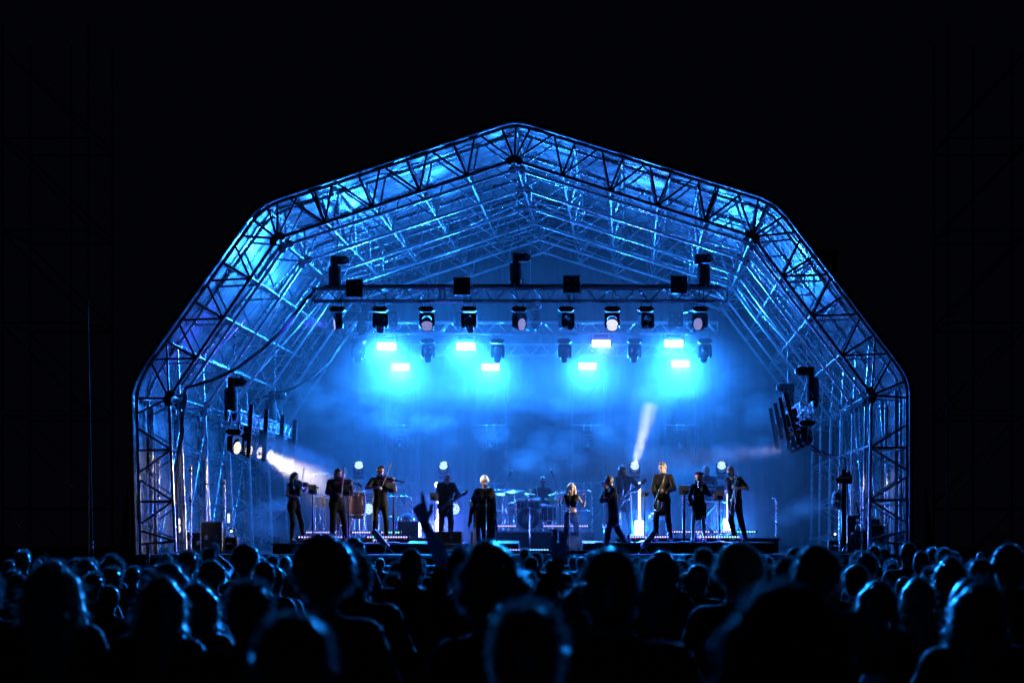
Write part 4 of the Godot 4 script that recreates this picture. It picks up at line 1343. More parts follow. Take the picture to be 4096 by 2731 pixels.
func hair(t: Node3D, d: Dictionary, o: Vector3, b: Basis, sc: float) -> void:
	var kind: String = d.get("hair_kind", "short")
	if kind == "bald": return
	var p := func(x: float, y: float, z: float) -> Vector3: return o + b * Vector3(x, y, z) * sc
	var cell := 0.014 if d.get("far", false) else 0.009
	var f := Field.new(o - Vector3(0.3, 0.62, 0.34) * sc, o + Vector3(0.3, 0.32, 0.26) * sc, cell, 0.008)
	var r := RandomNumberGenerator.new()
	r.seed = d.get("seed", 5)
	match kind:
		"short":
			f.ell(p.call(0, 0.042, -0.02), b, Vector3(0.079, 0.094, 0.092) * sc)
			f.cap(p.call(-0.035, 0.108, 0.04), p.call(0.035, 0.112, 0.045), 0.026 * sc, 0.024 * sc)
			f.ell(p.call(0, -0.02, -0.055), b, Vector3(0.068, 0.075, 0.055) * sc)
		"crop":
			f.ell(p.call(0, 0.04, -0.018), b, Vector3(0.076, 0.092, 0.09) * sc)
			f.ell(p.call(0, -0.02, -0.05), b, Vector3(0.067, 0.07, 0.055) * sc)
		"messy":
			f.ell(p.call(0, 0.048, -0.02), b, Vector3(0.084, 0.095, 0.095) * sc)
			f.ell(p.call(0, -0.02, -0.055), b, Vector3(0.074, 0.085, 0.06) * sc)
			for q in 46:
				var a := r.randf() * TAU
				var e := r.randf_range(0.05, 1.45)
				var v := Vector3(cos(a) * cos(e) * 0.086, 0.045 + sin(e) * 0.095, -0.022 + sin(a) * cos(e) * 0.096)
				f.cap(p.call(v.x, v.y, v.z), p.call(v.x * 1.06 + r.randf_range(-0.01, 0.01), v.y + r.randf_range(0, 0.022), v.z * 1.06), 0.017 * sc, 0.008 * sc)
		"curly", "afro":
			var big := 1.0 if kind == "curly" else 1.22
			f.ell(p.call(0, 0.045, -0.022), b, Vector3(0.08 * big, 0.095 * big, 0.092 * big) * sc)
			for q in 130:
				var a := r.randf() * TAU
				var e := r.randf_range(-0.25, 1.5)
				var v := Vector3(cos(a) * cos(e) * 0.088 * big, 0.045 + sin(e) * 0.1 * big, -0.025 + sin(a) * cos(e) * 0.098 * big)
				if v.z > 0.045 and v.y < 0.08: continue
				f.cap(p.call(v.x, v.y, v.z), p.call(v.x * 1.02, v.y + 0.004, v.z), r.randf_range(0.013, 0.022) * sc, 0.014 * sc)
		"long":
			var ln: float = d.get("hair_length", 0.3)
			f.ell(p.call(0, 0.044, -0.02), b, Vector3(0.082, 0.094, 0.094) * sc)
			for q in 26:
				var a := lerpf(-0.25, PI + 0.25, q / 25.0)
				var top: Vector3 = p.call(cos(a) * 0.076, 0.04, -sin(a) * 0.085 - 0.012)
				var mid: Vector3 = p.call(cos(a) * 0.092, -0.09, -sin(a) * 0.086 - 0.02)
				var wv := r.randf_range(-0.018, 0.018)
				var low: Vector3 = Vector3(o.x, o.y, o.z) + b * Vector3(cos(a) * 0.115 + wv, 0, -sin(a) * 0.085 - 0.035 + (0.07 if absf(cos(a)) > 0.85 else 0.0)) * sc + Vector3(0, -ln * r.randf_range(0.86, 1.06) * sc, 0)
				f.cap(top, mid, 0.026 * sc, 0.026 * sc)
				f.cap(mid, low, 0.026 * sc, 0.014 * sc)
		"bob":
			f.ell(p.call(0, 0.044, -0.02), b, Vector3(0.083, 0.095, 0.095) * sc)
			for q in 22:
				var a := lerpf(-0.2, PI + 0.2, q / 21.0)
				f.cap(p.call(cos(a) * 0.078, 0.03, -sin(a) * 0.085 - 0.012), p.call(cos(a) * 0.098, -0.13, -sin(a) * 0.09 - 0.02), 0.026 * sc, 0.02 * sc)
		"bun", "updo":
			f.ell(p.call(0, 0.045, -0.02), b, Vector3(0.082, 0.097, 0.097) * sc)
			f.ell(p.call(0, -0.02, -0.055), b, Vector3(0.07, 0.08, 0.06) * sc)
			if kind == "bun": f.ell(p.call(0, 0.15, -0.06), b, Vector3(0.048, 0.042, 0.048) * sc)
			else:
				f.ell(p.call(0, 0.05, -0.03), b, Vector3(0.098, 0.1, 0.108) * sc)
				f.ell(p.call(0.012, 0.15, -0.03), b, Vector3(0.05, 0.042, 0.05) * sc)
				for q in 90:
					var a := r.randf() * TAU
					var e := r.randf_range(-0.5, 1.5)
					var c: Vector3 = p.call(cos(a) * cos(e) * 0.1, 0.05 + sin(e) * 0.105, -0.03 + sin(a) * cos(e) * 0.11)
					if q < 24: c = p.call(0.012 + cos(a) * cos(e) * 0.05, 0.15 + sin(e) * 0.042, -0.03 + sin(a) * cos(e) * 0.05)
					elif sin(a) * cos(e) > 0.5 and e < 0.9: continue
					f.cap(c, c + Vector3(r.randf_range(-0.015, 0.015), r.randf_range(-0.01, 0.015), r.randf_range(-0.01, 0.01)), r.randf_range(0.014, 0.026) * sc, 0.013 * sc)
		"locks":
			f.ell(p.call(0, 0.05, -0.02), b, Vector3(0.084, 0.096, 0.096) * sc)
			for q in 34:
				var a := TAU * q / 34.0
				var s0: Vector3 = p.call(cos(a) * 0.07, 0.075, -sin(a) * 0.085 - 0.01)
				var m0: Vector3 = p.call(cos(a) * 0.098, 0.02, -sin(a) * 0.11 - 0.01)
				if sin(a) < -0.5 and q % 2: continue
				f.cap(s0, m0, 0.014 * sc, 0.012 * sc)
				f.cap(m0, m0 + Vector3(0, -r.randf_range(0.06, 0.13), 0) * sc, 0.012 * sc, 0.009 * sc)
		"cap":
			f.ell(p.call(0, 0.052, -0.014), b, Vector3(0.086, 0.09, 0.1) * sc)
			f.cap(p.call(-0.05, 0.05, 0.1), p.call(0.05, 0.05, 0.1), 0.014 * sc, 0.014 * sc)
			f.cap(p.call(-0.04, 0.045, 0.15), p.call(0.04, 0.045, 0.15), 0.012 * sc, 0.012 * sc)
			f.ell(p.call(0, -0.03, -0.055), b, Vector3(0.07, 0.06, 0.055) * sc)
		"hood":
			f.ell(p.call(0, 0.02, -0.03), b, Vector3(0.115, 0.135, 0.125) * sc)
			f.ell(p.call(0, -0.12, -0.05), b, Vector3(0.13, 0.1, 0.12) * sc)
	var s := Shape.new()
	f.into(s)
	if d.has("strands"): strands_into(s, d.strands, r, o, b, sc, kind)
	obj("hood" if kind == "hood" else "cap" if kind == "cap" else "hair", s, d.hair, t)

# loose hairs that stand off the outline
func strands_into(s: Shape, count: int, r: RandomNumberGenerator, o: Vector3, b: Basis, sc: float, kind: String) -> void:
	var m := s.v.size()
	if m < 10: return
	for q in count:
		var k := r.randi() % m
		var p := s.v[k]
		var n := s.n[k]
		var loc: Vector3 = b.inverse() * (p - o)
		var down := Vector3(0, -1, 0)
		var flow := (n * r.randf_range(0.25, 0.9) + down * r.randf_range(0.1, 1.1) + Vector3(r.randf_range(-1, 1), r.randf_range(-1, 1), r.randf_range(-1, 1)) * 0.55).normalized()
		if kind == "short" or kind == "crop" or kind == "messy": flow = (n * 1.2 + Vector3(r.randf_range(-1, 1), r.randf_range(-0.6, 1), r.randf_range(-1, 1)) * 0.7).normalized()
		var ln := r.randf_range(0.014, 0.045) * sc
		if kind == "crop": ln *= 0.4
		if kind == "long" or kind == "bob": ln = r.randf_range(0.03, 0.07) * sc
		var w := 0.0016
		var sd := flow.cross(n + Vector3(0.01, 0.02, 0.03)).normalized() * w
		var mid := p + flow * ln * 0.5
		var tip := mid + (flow + down * 0.35).normalized() * ln * 0.5
		var nn := flow.cross(sd).normalized()
		var a := s.add(p - sd, nn); var c := s.add(p + sd, nn); var e := s.add(mid + sd * 0.8, nn); var f := s.add(mid - sd * 0.8, nn); var g := s.add(tip, nn)
		s.quad(a, c, e, f)
		s.tri(f, e, g)

var P0 := {}      # the performer now being placed: where, z, floor, tall, turn

func on(u: float, z: float, y: float) -> Vector3:
	return Vector3((u - 632.5) * z / FOCAL, y, -z)

func place(u: float, z: float, y: float, tall: float, turn: float) -> Dictionary:
	P0 = {"u": u, "z": z, "y": y, "tall": tall, "turn": turn}
	return {"at": on(u, z, y), "tall": tall, "turn": turn}

# a hand's place, seen from the front, as an offset from the hip in the performer's own frame
func hp(u: float, v: float, fwd: float) -> Vector3:
	var o := Vector3((u - P0.u) * P0.z / FOCAL, EYE + (535.0 - v) * P0.z / FOCAL - P0.y, fwd)
	return (Basis(Vector3.UP, -P0.turn) * o) / (P0.tall / 1.75) - Vector3(0, 0.93, 0)

func fp(u: float, fwd: float) -> Vector3:
	return (Basis(Vector3.UP, -P0.turn) * Vector3((u - P0.u) * P0.z / FOCAL, 0, fwd)) / (P0.tall / 1.75)

func dirp(x: float, y: float, z: float) -> Vector3:
	return Basis(Vector3.UP, -P0.turn) * Vector3(x, y, z)

func hand_at(p: Node3D, side: String) -> Vector3:
	# middle of the palm in the world
	var m: Dictionary = p.get_meta("pose")
	return p.transform * (m["w" + side] + (m["w" + side] - m["e" + side]).normalized() * 0.08)

func mouth_at(p: Node3D) -> Vector3:
	var m: Dictionary = p.get_meta("pose")
	return p.transform * (m.hc + m.hb * Vector3(0, -0.05, 0.11) * m.sc)

func curve_outline(half: Array) -> PackedVector2Array:
	var o := PackedVector2Array()
	for h in half: o.append(Vector2(h[0], h[1]))
	for k in range(half.size() - 1, -1, -1):
		if half[k][0] > 0.001: o.append(Vector2(-half[k][0], half[k][1]))
	return o

func violin(label: String, chin: Vector3, scroll: Vector3, faceto: Vector3, c: Material) -> void:
	var y := (scroll - chin).normalized()
	var z := (faceto - y * faceto.dot(y)).normalized()
	var t := thing("violin", label, "violin", chin)
	t.basis = Basis(y.cross(z), y, z)
	var s := Shape.new()
	s.extrude(Transform3D(), curve_outline([[0.0, -0.01], [0.07, 0.0], [0.1, 0.04], [0.104, 0.09], [0.085, 0.13], [0.062, 0.16], [0.058, 0.2], [0.075, 0.235], [0.085, 0.275], [0.07, 0.325], [0.03, 0.35], [0.0, 0.352]]), 0.036)
	obj("soundbox", s, c, t)
	s = Shape.new()
	s.at_box(Vector3(0, 0.43, 0.012), Vector3(0.03, 0.2, 0.022), 0.006)
	s.at_box(Vector3(0, 0.33, 0.026), Vector3(0.032, 0.27, 0.008), 0.002)
	s.at_box(Vector3(0, 0.555, 0.004), Vector3(0.026, 0.07, 0.028), 0.006)
	s.lathe(Transform3D(Basis(Vector3.FORWARD, PI / 2), Vector3(0, 0.6, -0.006)), [Vector2(0, -0.02), Vector2(0.018, -0.02), Vector2(0.018, 0.02), Vector2(0, 0.02)], 10)
	obj("neck", s, mat("ebony", Color(0.02, 0.015, 0.012), 0.35), t)
	for k in 4: bar("peg", Vector3(-0.034 if k % 2 else 0.034, 0.54 + k * 0.014, 0), Vector3(0, 0.54 + k * 0.014, 0), 0.006, mats["ebony"], t)
	s = Shape.new()
	s.at_box(Vector3(0, 0.12, 0.034), Vector3(0.045, 0.006, 0.03))
	s.at_box(Vector3(0, 0.05, 0.028), Vector3(0.04, 0.1, 0.012), 0.004)
	s.ball(Transform3D(Basis(), Vector3(-0.05, 0.02, 0.03)), Vector3(0.045, 0.04, 0.018), 10, 5)
	obj("bridge", s, mats["ebony"], t)

func bow(label: String, a: Vector3, b: Vector3) -> void:
	var t := thing("violin_bow", label, "violin bow", a)
	var x := face(a, b)
	t.basis = x.basis
	var ln := (b - a).length()
	bar("stick", Vector3(0.012, 0, 0), Vector3(0.02, ln, 0), 0.007, mat("bow_wood", Color(0.32, 0.17, 0.07), 0.35), t)
	bar("bow_hair", Vector3(-0.012, 0.02, 0), Vector3(-0.004, ln - 0.02, 0), 0.006, mat("horsehair", Color(0.75, 0.72, 0.64), 0.6), t)
	var s := Shape.new()
	s.at_box(Vector3(0, 0.03, 0), Vector3(0.03, 0.05, 0.016), 0.004)
	s.at_box(Vector3(0.008, ln - 0.01, 0), Vector3(0.03, 0.02, 0.012), 0.003)
	obj("frog", s, mats["black_plastic"], t)

func mic_stand(label: String, foot: Vector3, h: float, boom := Vector3.ZERO, group := "microphone stands on the stage", head := true) -> void:
	var t := thing("microphone_stand", label, "microphone stand", foot, 0.0, group)
	var s := Shape.new()
	s.lathe(Transform3D(), [Vector2(0, 0.0), Vector2(0.13, 0.0), Vector2(0.13, 0.015), Vector2(0.03, 0.03), Vector2(0.015, 0.04)], 18)
	obj("base", s, mats["black_paint"], t)
	bar("pole", Vector3(0, 0.02, 0), Vector3(0, h * 0.62, 0), 0.013, mats["chrome"], t)
	bar("pole", Vector3(0, h * 0.6, 0), Vector3(0, h, 0), 0.009, mats["chrome"], t)
	var tip := Vector3(0, h, 0)
	if boom != Vector3.ZERO:
		bar("boom", Vector3(0, h, 0) - boom * 0.25, Vector3(0, h, 0) + boom, 0.008, mats["black_paint"], t)
		tip += boom
	if head: mic_head(t, tip, (boom if boom != Vector3.ZERO else Vector3(0, 0.9, -0.5)).normalized())

func mic_head(t: Node3D, p: Vector3, d: Vector3) -> void:
	var s := Shape.new()
	var f := face(p - d * 0.04, p + d)
	s.lathe(f, [Vector2(0, 0), Vector2(0.012, 0), Vector2(0.018, 0.13), Vector2(0.022, 0.14), Vector2(0.022, 0.15)], 12)
	var m := obj("microphone", s, mats["black_paint"], t)
	s = Shape.new()
	s.ball(f.translated_local(Vector3(0, 0.172, 0)), Vector3(0.027, 0.03, 0.027), 12, 8)
	obj("grille", s, mat("grille_mesh", Color(0.45, 0.46, 0.48), 0.4, 0.9), m)

func music_stand(label: String, foot: Vector3, desk: Vector3, size: Vector2, yaw: float, tilt: float, thick := 0.022) -> void:
	var t := thing("music_stand", label, "music stand", foot, 0.0, "music stands with tablets")
	var top := desk - foot
	bar("pole", Vector3(0, 0.02, 0), Vector3(0, top.y * 0.58, 0), thick, mats["black_paint"], t)
	bar("pole", Vector3(0, top.y * 0.56, 0), Vector3(0, top.y - 0.05, 0), thick * 0.7, mats["black_paint"], t)
	var s := Shape.new()
	s.lathe(Transform3D(), [Vector2(0, 0.0), Vector2(0.15, 0.0), Vector2(0.15, 0.015), Vector2(0.03, 0.03)], 18)
	obj("base", s, mats["black_paint"], t)
	var b := Basis(Vector3.UP, yaw) * Basis(Vector3.RIGHT, tilt)
	s = Shape.new()
	s.box(Transform3D(b, top + b * Vector3(0, 0, 0.015)), Vector3(size.x, size.y, 0.014), 0.004)
	obj("tablet", s, mat("tablet_case", Color(0.05, 0.05, 0.052), 0.4), t)
	s = Shape.new()
	s.box(Transform3D(b, top + b * Vector3(0, -size.y * 0.2, 0.045)), Vector3(0.08, 0.07, 0.05), 0.01)
	s.box(Transform3D(b, top + b * Vector3(size.x * 0.12, -size.y * 0.3, 0.04)), Vector3(0.05, 0.11, 0.03), 0.006)
	s.rod(top + b * Vector3(0, -size.y * 0.2, 0.05), Vector3(0, top.y - 0.08, 0.0), 0.012)
	obj("holder", s, mats["black_paint"], t)

func cloth(called: String, c: Color, rough := 0.85) -> StandardMaterial3D:
	var m := mat(called, c, rough)
	if m.albedo_texture == null:
		worn(m, 3.0, 0.03, 0.55)
		m.metallic_specular = 0.25
		if called.begins_with("crowd"): m.rim_enabled = true; m.rim = 0.5; m.rim_tint = 0.5
		m.normal_enabled = true
		m.normal_texture = shared_bump()
		m.normal_scale = 0.5
	return m

var one_bump: NoiseTexture2D
func shared_bump() -> NoiseTexture2D:
	if one_bump == null: one_bump = bump_tex(256, 0.03, 5.0, 17, 4)
	return one_bump

func skin(called: String, c: Color) -> StandardMaterial3D:
	var m := mat(called, c, 0.45)
	m.subsurf_scatter_enabled = true
	m.subsurf_scatter_strength = 0.12
	return m

func sunglasses(p: Node3D, up: float, dark := true) -> void:
	var m: Dictionary = p.get_meta("pose")
	var s := Shape.new()
	for e in [-1.0, 1.0]:
		s.ball(Transform3D(m.hb, m.hc + m.hb * Vector3(e * 0.034, 0.012 + up, 0.093 - up * 0.45) * m.sc), Vector3(0.029, 0.022, 0.008), 12, 6)
		s.rod(m.hc + m.hb * Vector3(e * 0.062, 0.018 + up, 0.085 - up * 0.45) * m.sc, m.hc + m.hb * Vector3(e * 0.081, 0.012 + up * 0.8, -0.01) * m.sc, 0.004, 6)
	s.rod(m.hc + m.hb * Vector3(-0.012, 0.018 + up, 0.1 - up * 0.45) * m.sc, m.hc + m.hb * Vector3(0.012, 0.018 + up, 0.1 - up * 0.45) * m.sc, 0.004, 6)
	obj("sunglasses" if dark else "glasses", s, mats["glass_dark"], p)

func build_band() -> void:
	var black := cloth("black_fabric", Color(0.012, 0.012, 0.014))
	var char_ := cloth("charcoal_fabric", Color(0.03, 0.03, 0.033))
	var jeans := cloth("grey_denim", Color(0.07, 0.085, 0.1))
	var pale := skin("pale_skin", Color(0.5, 0.3, 0.22))
	var tan := skin("tan_skin", Color(0.42, 0.25, 0.16))
	var dark := skin("dark_skin", Color(0.09, 0.045, 0.028))
	var brown := skin("brown_skin", Color(0.2, 0.1, 0.065))
	var hair_black := mat("black_hair", Color(0.012, 0.01, 0.009), 0.38)
	var hair_brown := mat("brown_hair", Color(0.035, 0.022, 0.014), 0.45)
	var hair_blond := mat("blond_hair", Color(0.55, 0.4, 0.22), 0.42)
	var hair_white := mat("white_hair", Color(0.72, 0.68, 0.6), 0.55)
	var hair_grey := mat("grey_hair", Color(0.3, 0.28, 0.26), 0.55)
	var white := mat("white_shoe", Color(0.7, 0.68, 0.64), 0.6)
	var red_wood := mat("red_varnish", Color(0.26, 0.012, 0.018), 0.15)
	var fiddle_black := mat("black_varnish", Color(0.015, 0.013, 0.015), 0.15)

	# the three violinists on the left riser
	var d := place(294.0, 43.6, 1.67, 1.64, 0.75)
	d.merge({"label": "violinist with long dark hair in a black sleeveless top and slim trousers", "fem": 1.0, "skin": tan, "top": black, "sleeve": 0.0, "legs": black, "hem": 0.84, "hair": hair_black, "hair_kind": "long", "hair_length": 0.33, "look": Vector2(0.25, 0.25), "tilt": -0.12,
		"hand_r": hp(298.0, 497.0, 0.3), "elbow_r": dirp(-1, -0.7, 0.2), "hand_l": hp(309.0, 488.0, 0.28), "elbow_l": dirp(0.4, -1, 0.1), "foot_r": fp(292.5, 0.05), "foot_l": fp(304.0, -0.05), "curl_l": [0.6, 0.6, 0.65, 0.7], "curl_r": [0.55, 0.6, 0.6, 0.5], "palm_l": dirp(-0.3, 0.8, 0.2), "palm_r": dirp(0.2, -0.9, 0.2), "shoes": mats["black_plastic"], "cuff": 0.012})
	human(d)
	violin("black violin held under the chin by the long-haired violinist", at(293.6, 482.0, 43.38), at(317.0, 487.2, 43.3), Vector3(-0.1, 0.9, 0.55), fiddle_black)
	bow("pale violin bow raised by the long-haired violinist", at(299.6, 496.0, 43.27), at(304.3, 468.5, 43.25))
	d = place(337.0, 43.6, 1.67, 1.74, 0.35)
	d.merge({"label": "violinist with thick dark hair in a charcoal long-sleeved shirt, middle of the string players", "wide": 1.15, "skin": pale, "top": char_, "legs": black, "collar": 1, "hem": 0.82, "hair": hair_black, "hair_kind": "short", "look": Vector2(0.45, 0.3), "bow": Vector3(0.0, -0.01, 0.03), "tilt": -0.15,
		"hand_r": hp(339.0, 494.0, 0.3), "elbow_r": dirp(-1, -0.6, 0.1), "hand_l": hp(353.0, 487.0, 0.25), "elbow_l": dirp(0.6, -1, 0.1), "foot_r": fp(332.5, 0.03), "foot_l": fp(345.5, 0.0), "curl_l": [0.6, 0.6, 0.65, 0.7], "curl_r": [0.5, 0.55, 0.55, 0.5], "palm_l": dirp(-0.3, 0.8, 0.2), "palm_r": dirp(0.2, -0.9, 0.2), "belly": 0.05})
	human(d)
	violin("red violin with a teal chin edge held by the man in charcoal", at(336.5, 479.6, 43.36), at(361.5, 485.6, 43.3), Vector3(-0.1, 0.75, 0.7), red_wood)
	bow("pale violin bow held upright beside the middle violinist's face", at(340.8, 497.0, 43.26), at(344.8, 465.8, 43.22))
	d = place(380.0, 43.6, 1.67, 1.8, 0.2)
	d.merge({"label": "violinist with short brown hair in a black short-sleeved shirt, right of the string players", "skin": pale, "top": black, "sleeve": 0.5, "legs": black, "collar": 1, "hem": 0.84, "hair": hair_brown, "hair_kind": "short", "look": Vector2(0.3, 0.25), "tilt": -0.18,
		"hand_r": hp(378.5, 487.5, 0.32), "elbow_r": dirp(-1, -0.5, 0.2), "hand_l": hp(394.0, 482.5, 0.22), "elbow_l": dirp(0.7, -1, 0.1), "foot_r": fp(375.0, 0.05), "foot_l": fp(386.5, 0.02), "curl_l": [0.6, 0.6, 0.65, 0.7], "curl_r": [0.5, 0.55, 0.55, 0.5], "palm_l": dirp(-0.3, 0.8, 0.2), "palm_r": dirp(0.2, -0.9, 0.2)})
	human(d)
	violin("slim red electric violin held out by the violinist in short sleeves", at(380.0, 477.8, 43.36), at(400.8, 481.8, 43.22), Vector3(-0.1, 0.8, 0.6), red_wood)
	bow("dark violin bow slanting up past the short-sleeved violinist", at(381.8, 486.5, 43.24), at(392.2, 461.5, 43.2))
	# percussion player behind the conga
	d = place(343.6, 46.4, 1.79, 1.72, 0.1)
	d.merge({"label": "percussion player mostly hidden behind the middle violinist and the congas", "skin": brown, "top": black, "sleeve": 0.5, "legs": black, "hair": hair_black, "hair_kind": "short", "hand_l": Vector3(0.25, 0.12, 0.3), "hand_r": Vector3(-0.2, 0.12, 0.3)})
	human(d)
	# guitarist on his own box
	d = place(445.5, 45.3, 1.66, 1.74, 0.3)
	d.merge({"label": "bald guitarist in a black suit bending over a black guitar", "skin": pale, "top": black, "legs": black, "collar": 1, "hem": 0.76, "flare": 0.03, "wide": 1.08, "lean": Vector3(0.0, 0, 0.1), "bow": Vector3(0, -0.05, 0.05), "look": Vector2(0.2, 0.6),
		"hand_r": hp(443.5, 504.5, 0.3), "elbow_r": dirp(-1, -0.4, -0.3), "hand_l": hp(455.0, 500.0, 0.34), "elbow_l": dirp(0.9, -1, 0.2), "foot_r": fp(441.0, 0.05), "foot_l": fp(451.0, 0.05), "curl_l": [0.65, 0.65, 0.65, 0.7], "palm_l": dirp(-0.2, 0.6, -0.6), "curl_r": [0.45, 0.5, 0.5, 0.5], "palm_r": dirp(0, -0.2, -1)})
	human(d)
	guitar("black electric guitar held by the bald guitarist", at(446.0, 505.5, 44.92), at(464.5, 493.6, 44.8), fiddle_black, false)
	# lead singers
	d = place(484.5, 43.0, DECK, 1.76, 0.08)
	d.merge({"label": "singer with short white-blond curls in a black dress and shawl, behind a microphone", "fem": 0.8, "wide": 1.34, "belly": 0.07, "skin": brown, "top": black, "sleeve": 0.5, "top_name": "dress", "skirt": 0.12, "hair": hair_white, "hair_kind": "curly", "look": Vector2(0.05, 0.12),
		"hand_r": hp(471.0, 503.0, 0.2), "elbow_r": dirp(-0.6, -1, -0.3), "hand_l": hp(495.6, 514.0, 0.12), "elbow_l": dirp(0.9, -0.2, -0.5), "curl_r": [0.5, 0.6, 0.6, 0.6], "palm_r": dirp(0.3, -1, 0.2), "point_r": dirp(0.3, -0.6, 0.4)})
	var diva := human(d)
	shawl(diva, black)
	d = place(571.5, 43.2, DECK, 1.63, 0.05)
	d.merge({"label": "singer with long blonde hair and a black crop top, both hands raised, eyes closed", "fem": 1.0, "skin": pale, "top": black, "sleeve": 0.0, "hem": 1.2, "legs": black, "hair": hair_blond, "hair_kind": "long", "hair_length": 0.42, "look": Vector2(0.05, -0.05), "shoes": white,
		"hand_r": hp(559.6, 500.5, 0.2), "elbow_r": dirp(-0.5, -1, 0.0), "point_r": dirp(0.15, 0.9, 0.3), "hand_l": hp(585.0, 498.5, 0.2), "elbow_l": dirp(0.5, -1, 0.0), "point_l": dirp(0.1, 0.95, 0.3), "curl_l": [0.35, 0.5, 0.55, 0.5], "curl_r": [0.4, 0.55, 0.6, 0.6], "palm_l": dirp(-0.8, 0, -0.4), "palm_r": dirp(0.8, 0, -0.4), "foot_r": fp(564.5, 0.0), "foot_l": fp(579.0, 0.08)})
	human(d)
	d = place(612.5, 42.8, DECK, 1.79, -1.3)
	d.merge({"label": "bald singer in sunglasses, black jacket and grey jeans, singing in profile mid-stride", "wide": 1.12, "skin": dark, "top": black, "legs": jeans, "collar": 1, "hem": 0.72, "flare": 0.035, "look": Vector2(-0.05, 0.1), "lean": Vector3(0, 0, 0.02), "bow": Vector3(0, 0, 0.02), "cuff": 0.03,
		"hand_r": hp(605.5, 489.5, -0.12), "elbow_r": dirp(0.1, -1, -0.2), "hand_l": hp(606.0, 489.5, 0.16), "elbow_l": dirp(0.1, -1, 0.5), "foot_l": fp(604.0, 0.16), "foot_r": fp(628.0, -0.12), "curl_l": [0.75, 0.75, 0.75, 0.75], "curl_r": [0.7, 0.75, 0.75, 0.75], "point_l": dirp(-0.2, 1, 0), "palm_l": dirp(-0.3, 0, -1), "toe": 0.1})
	var lead := human(d)
	sunglasses(lead, 0.0)
	var lm: Dictionary = lead.get_meta("pose")
	var s := Shape.new()
	s.ball(Transform3D(Basis(), lm.el + Vector3(0, 0.03, 0.0)), Vector3(0.07, 0.05, 0.062), 12, 6)
	obj("elbow_patch", s, mat("red_lining", Color(0.6, 0.01, 0.04), 0.6), lead)
	s = Shape.new()
	s.tube([lm.hip + lm.ax * 0.135 + lm.fw * 0.1 + Vector3(0, 0.02, 0), lm.hip + lm.ax * 0.165 + Vector3(0, 0.035, 0), lm.hip + lm.ax * 0.14 - lm.fw * 0.08 + Vector3(0, 0.03, 0)], 0.008, 6)
	obj("pocket_trim", s, mats["red_lining"], lead)
	var mt := thing("microphone", "black hand microphone held to the bald singer's mouth", "microphone", at(604.2, 486.6, 42.72))
	mic_head(mt, Vector3.ZERO, Vector3(-0.25, 0.5, -0.1).normalized())
	# drummer
	d = place(542.8, 47.9, 1.95, 1.8, 0.0)
	d.merge({"label": "bald drummer with glasses sitting behind the drum kit", "skin": dark, "top": char_, "sleeve": 0.5, "collar": 1, "legs": black, "hip": Vector3(0, -0.39, 0), "foot_l": Vector3(0.24, 0, 0.42), "foot_r": Vector3(-0.24, 0, 0.42), "look": Vector2(0, 0.2),
		"hand_l": Vector3(0.3, 0.22, 0.38), "hand_r": Vector3(-0.3, 0.24, 0.36), "elbow_l": Vector3(1, -0.6, -0.2), "elbow_r": Vector3(-1, -0.6, -0.2), "curl_l": [0.7, 0.7, 0.7, 0.7], "curl_r": [0.7, 0.7, 0.7, 0.7]})
	sunglasses(human(d), 0.0, false)
	# bass player
	d = place(624.5, 46.0, 1.8, 1.78, -0.35)
	d.merge({"label": "bass player with short locks and a black jacket over a grey shirt", "skin": dark, "top": black, "legs": jeans, "collar": 1, "hem": 0.72, "flare": 0.04, "hair": hair_black, "hair_kind": "locks", "look": Vector2(-0.15, 0.5), "bow": Vector3(0, -0.03, 0.05), "lean": Vector3(0, 0, 0.05),
		"hand_r": hp(619.8, 501.5, 0.3), "elbow_r": dirp(-1, -0.3, -0.3), "hand_l": hp(636.0, 490.5, 0.36), "elbow_l": dirp(1, -1, 0.1), "foot_r": fp(620.0, 0.0), "foot_l": fp(631.0, 0.1), "curl_l": [0.65, 0.65, 0.65, 0.7], "palm_l": dirp(-0.2, 0.6, -0.6), "palm_r": dirp(0, -0.2, -1)})
	var bp := human(d)
	var bm: Dictionary = bp.get_meta("pose")
	s = Shape.new()
	s.ball(Transform3D(Basis(bm.ax, bm.up, bm.fw), bm.chest + bm.fw * 0.1), Vector3(0.05, 0.2, 0.03), 12, 8)
	obj("shirt_front", s, cloth("blue_grey_fabric", Color(0.16, 0.22, 0.26)), bp)
	guitar("long-necked pale bass guitar slanting up across the bass player", at(620.6, 499.0, 45.6), at(643.9, 481.8, 45.5), mat("pale_bass", Color(0.2, 0.26, 0.3), 0.25), true)
	# horn players on the right riser
	d = place(663.0, 43.6, 1.69, 1.86, -0.3)
	d.merge({"label": "tall saxophone player with short hair in a black jacket", "skin": pale, "top": char_, "legs": black, "hem": 0.7, "flare": 0.045, "collar": 1, "hair": hair_brown, "hair_kind": "short", "look": Vector2(-0.35, 0.2),
		"hand_l": hp(664.0, 492.0, 0.28), "elbow_l": dirp(1, -0.6, 0.0), "hand_r": hp(655.6, 498.0, 0.22), "elbow_r": dirp(-1, -0.4, -0.3), "foot_r": fp(656.0, 0.03), "foot_l": fp(670.5, 0.03), "curl_l": [0.5, 0.55, 0.6, 0.6], "curl_r": [0.5, 0.55, 0.55, 0.5], "palm_l": dirp(-0.6, 0.2, -0.6), "palm_r": dirp(0.6, 0.2, -0.4), "point_l": dirp(-1, 0.1, 0.1), "point_r": dirp(0.2, -0.8, 0.4)})
	human(d)
	saxophone(at(664.6, 477.0, 43.36), at(654.8, 505.5, 43.25))
	d = place(699.0, 43.6, 1.69, 1.6, -0.2)
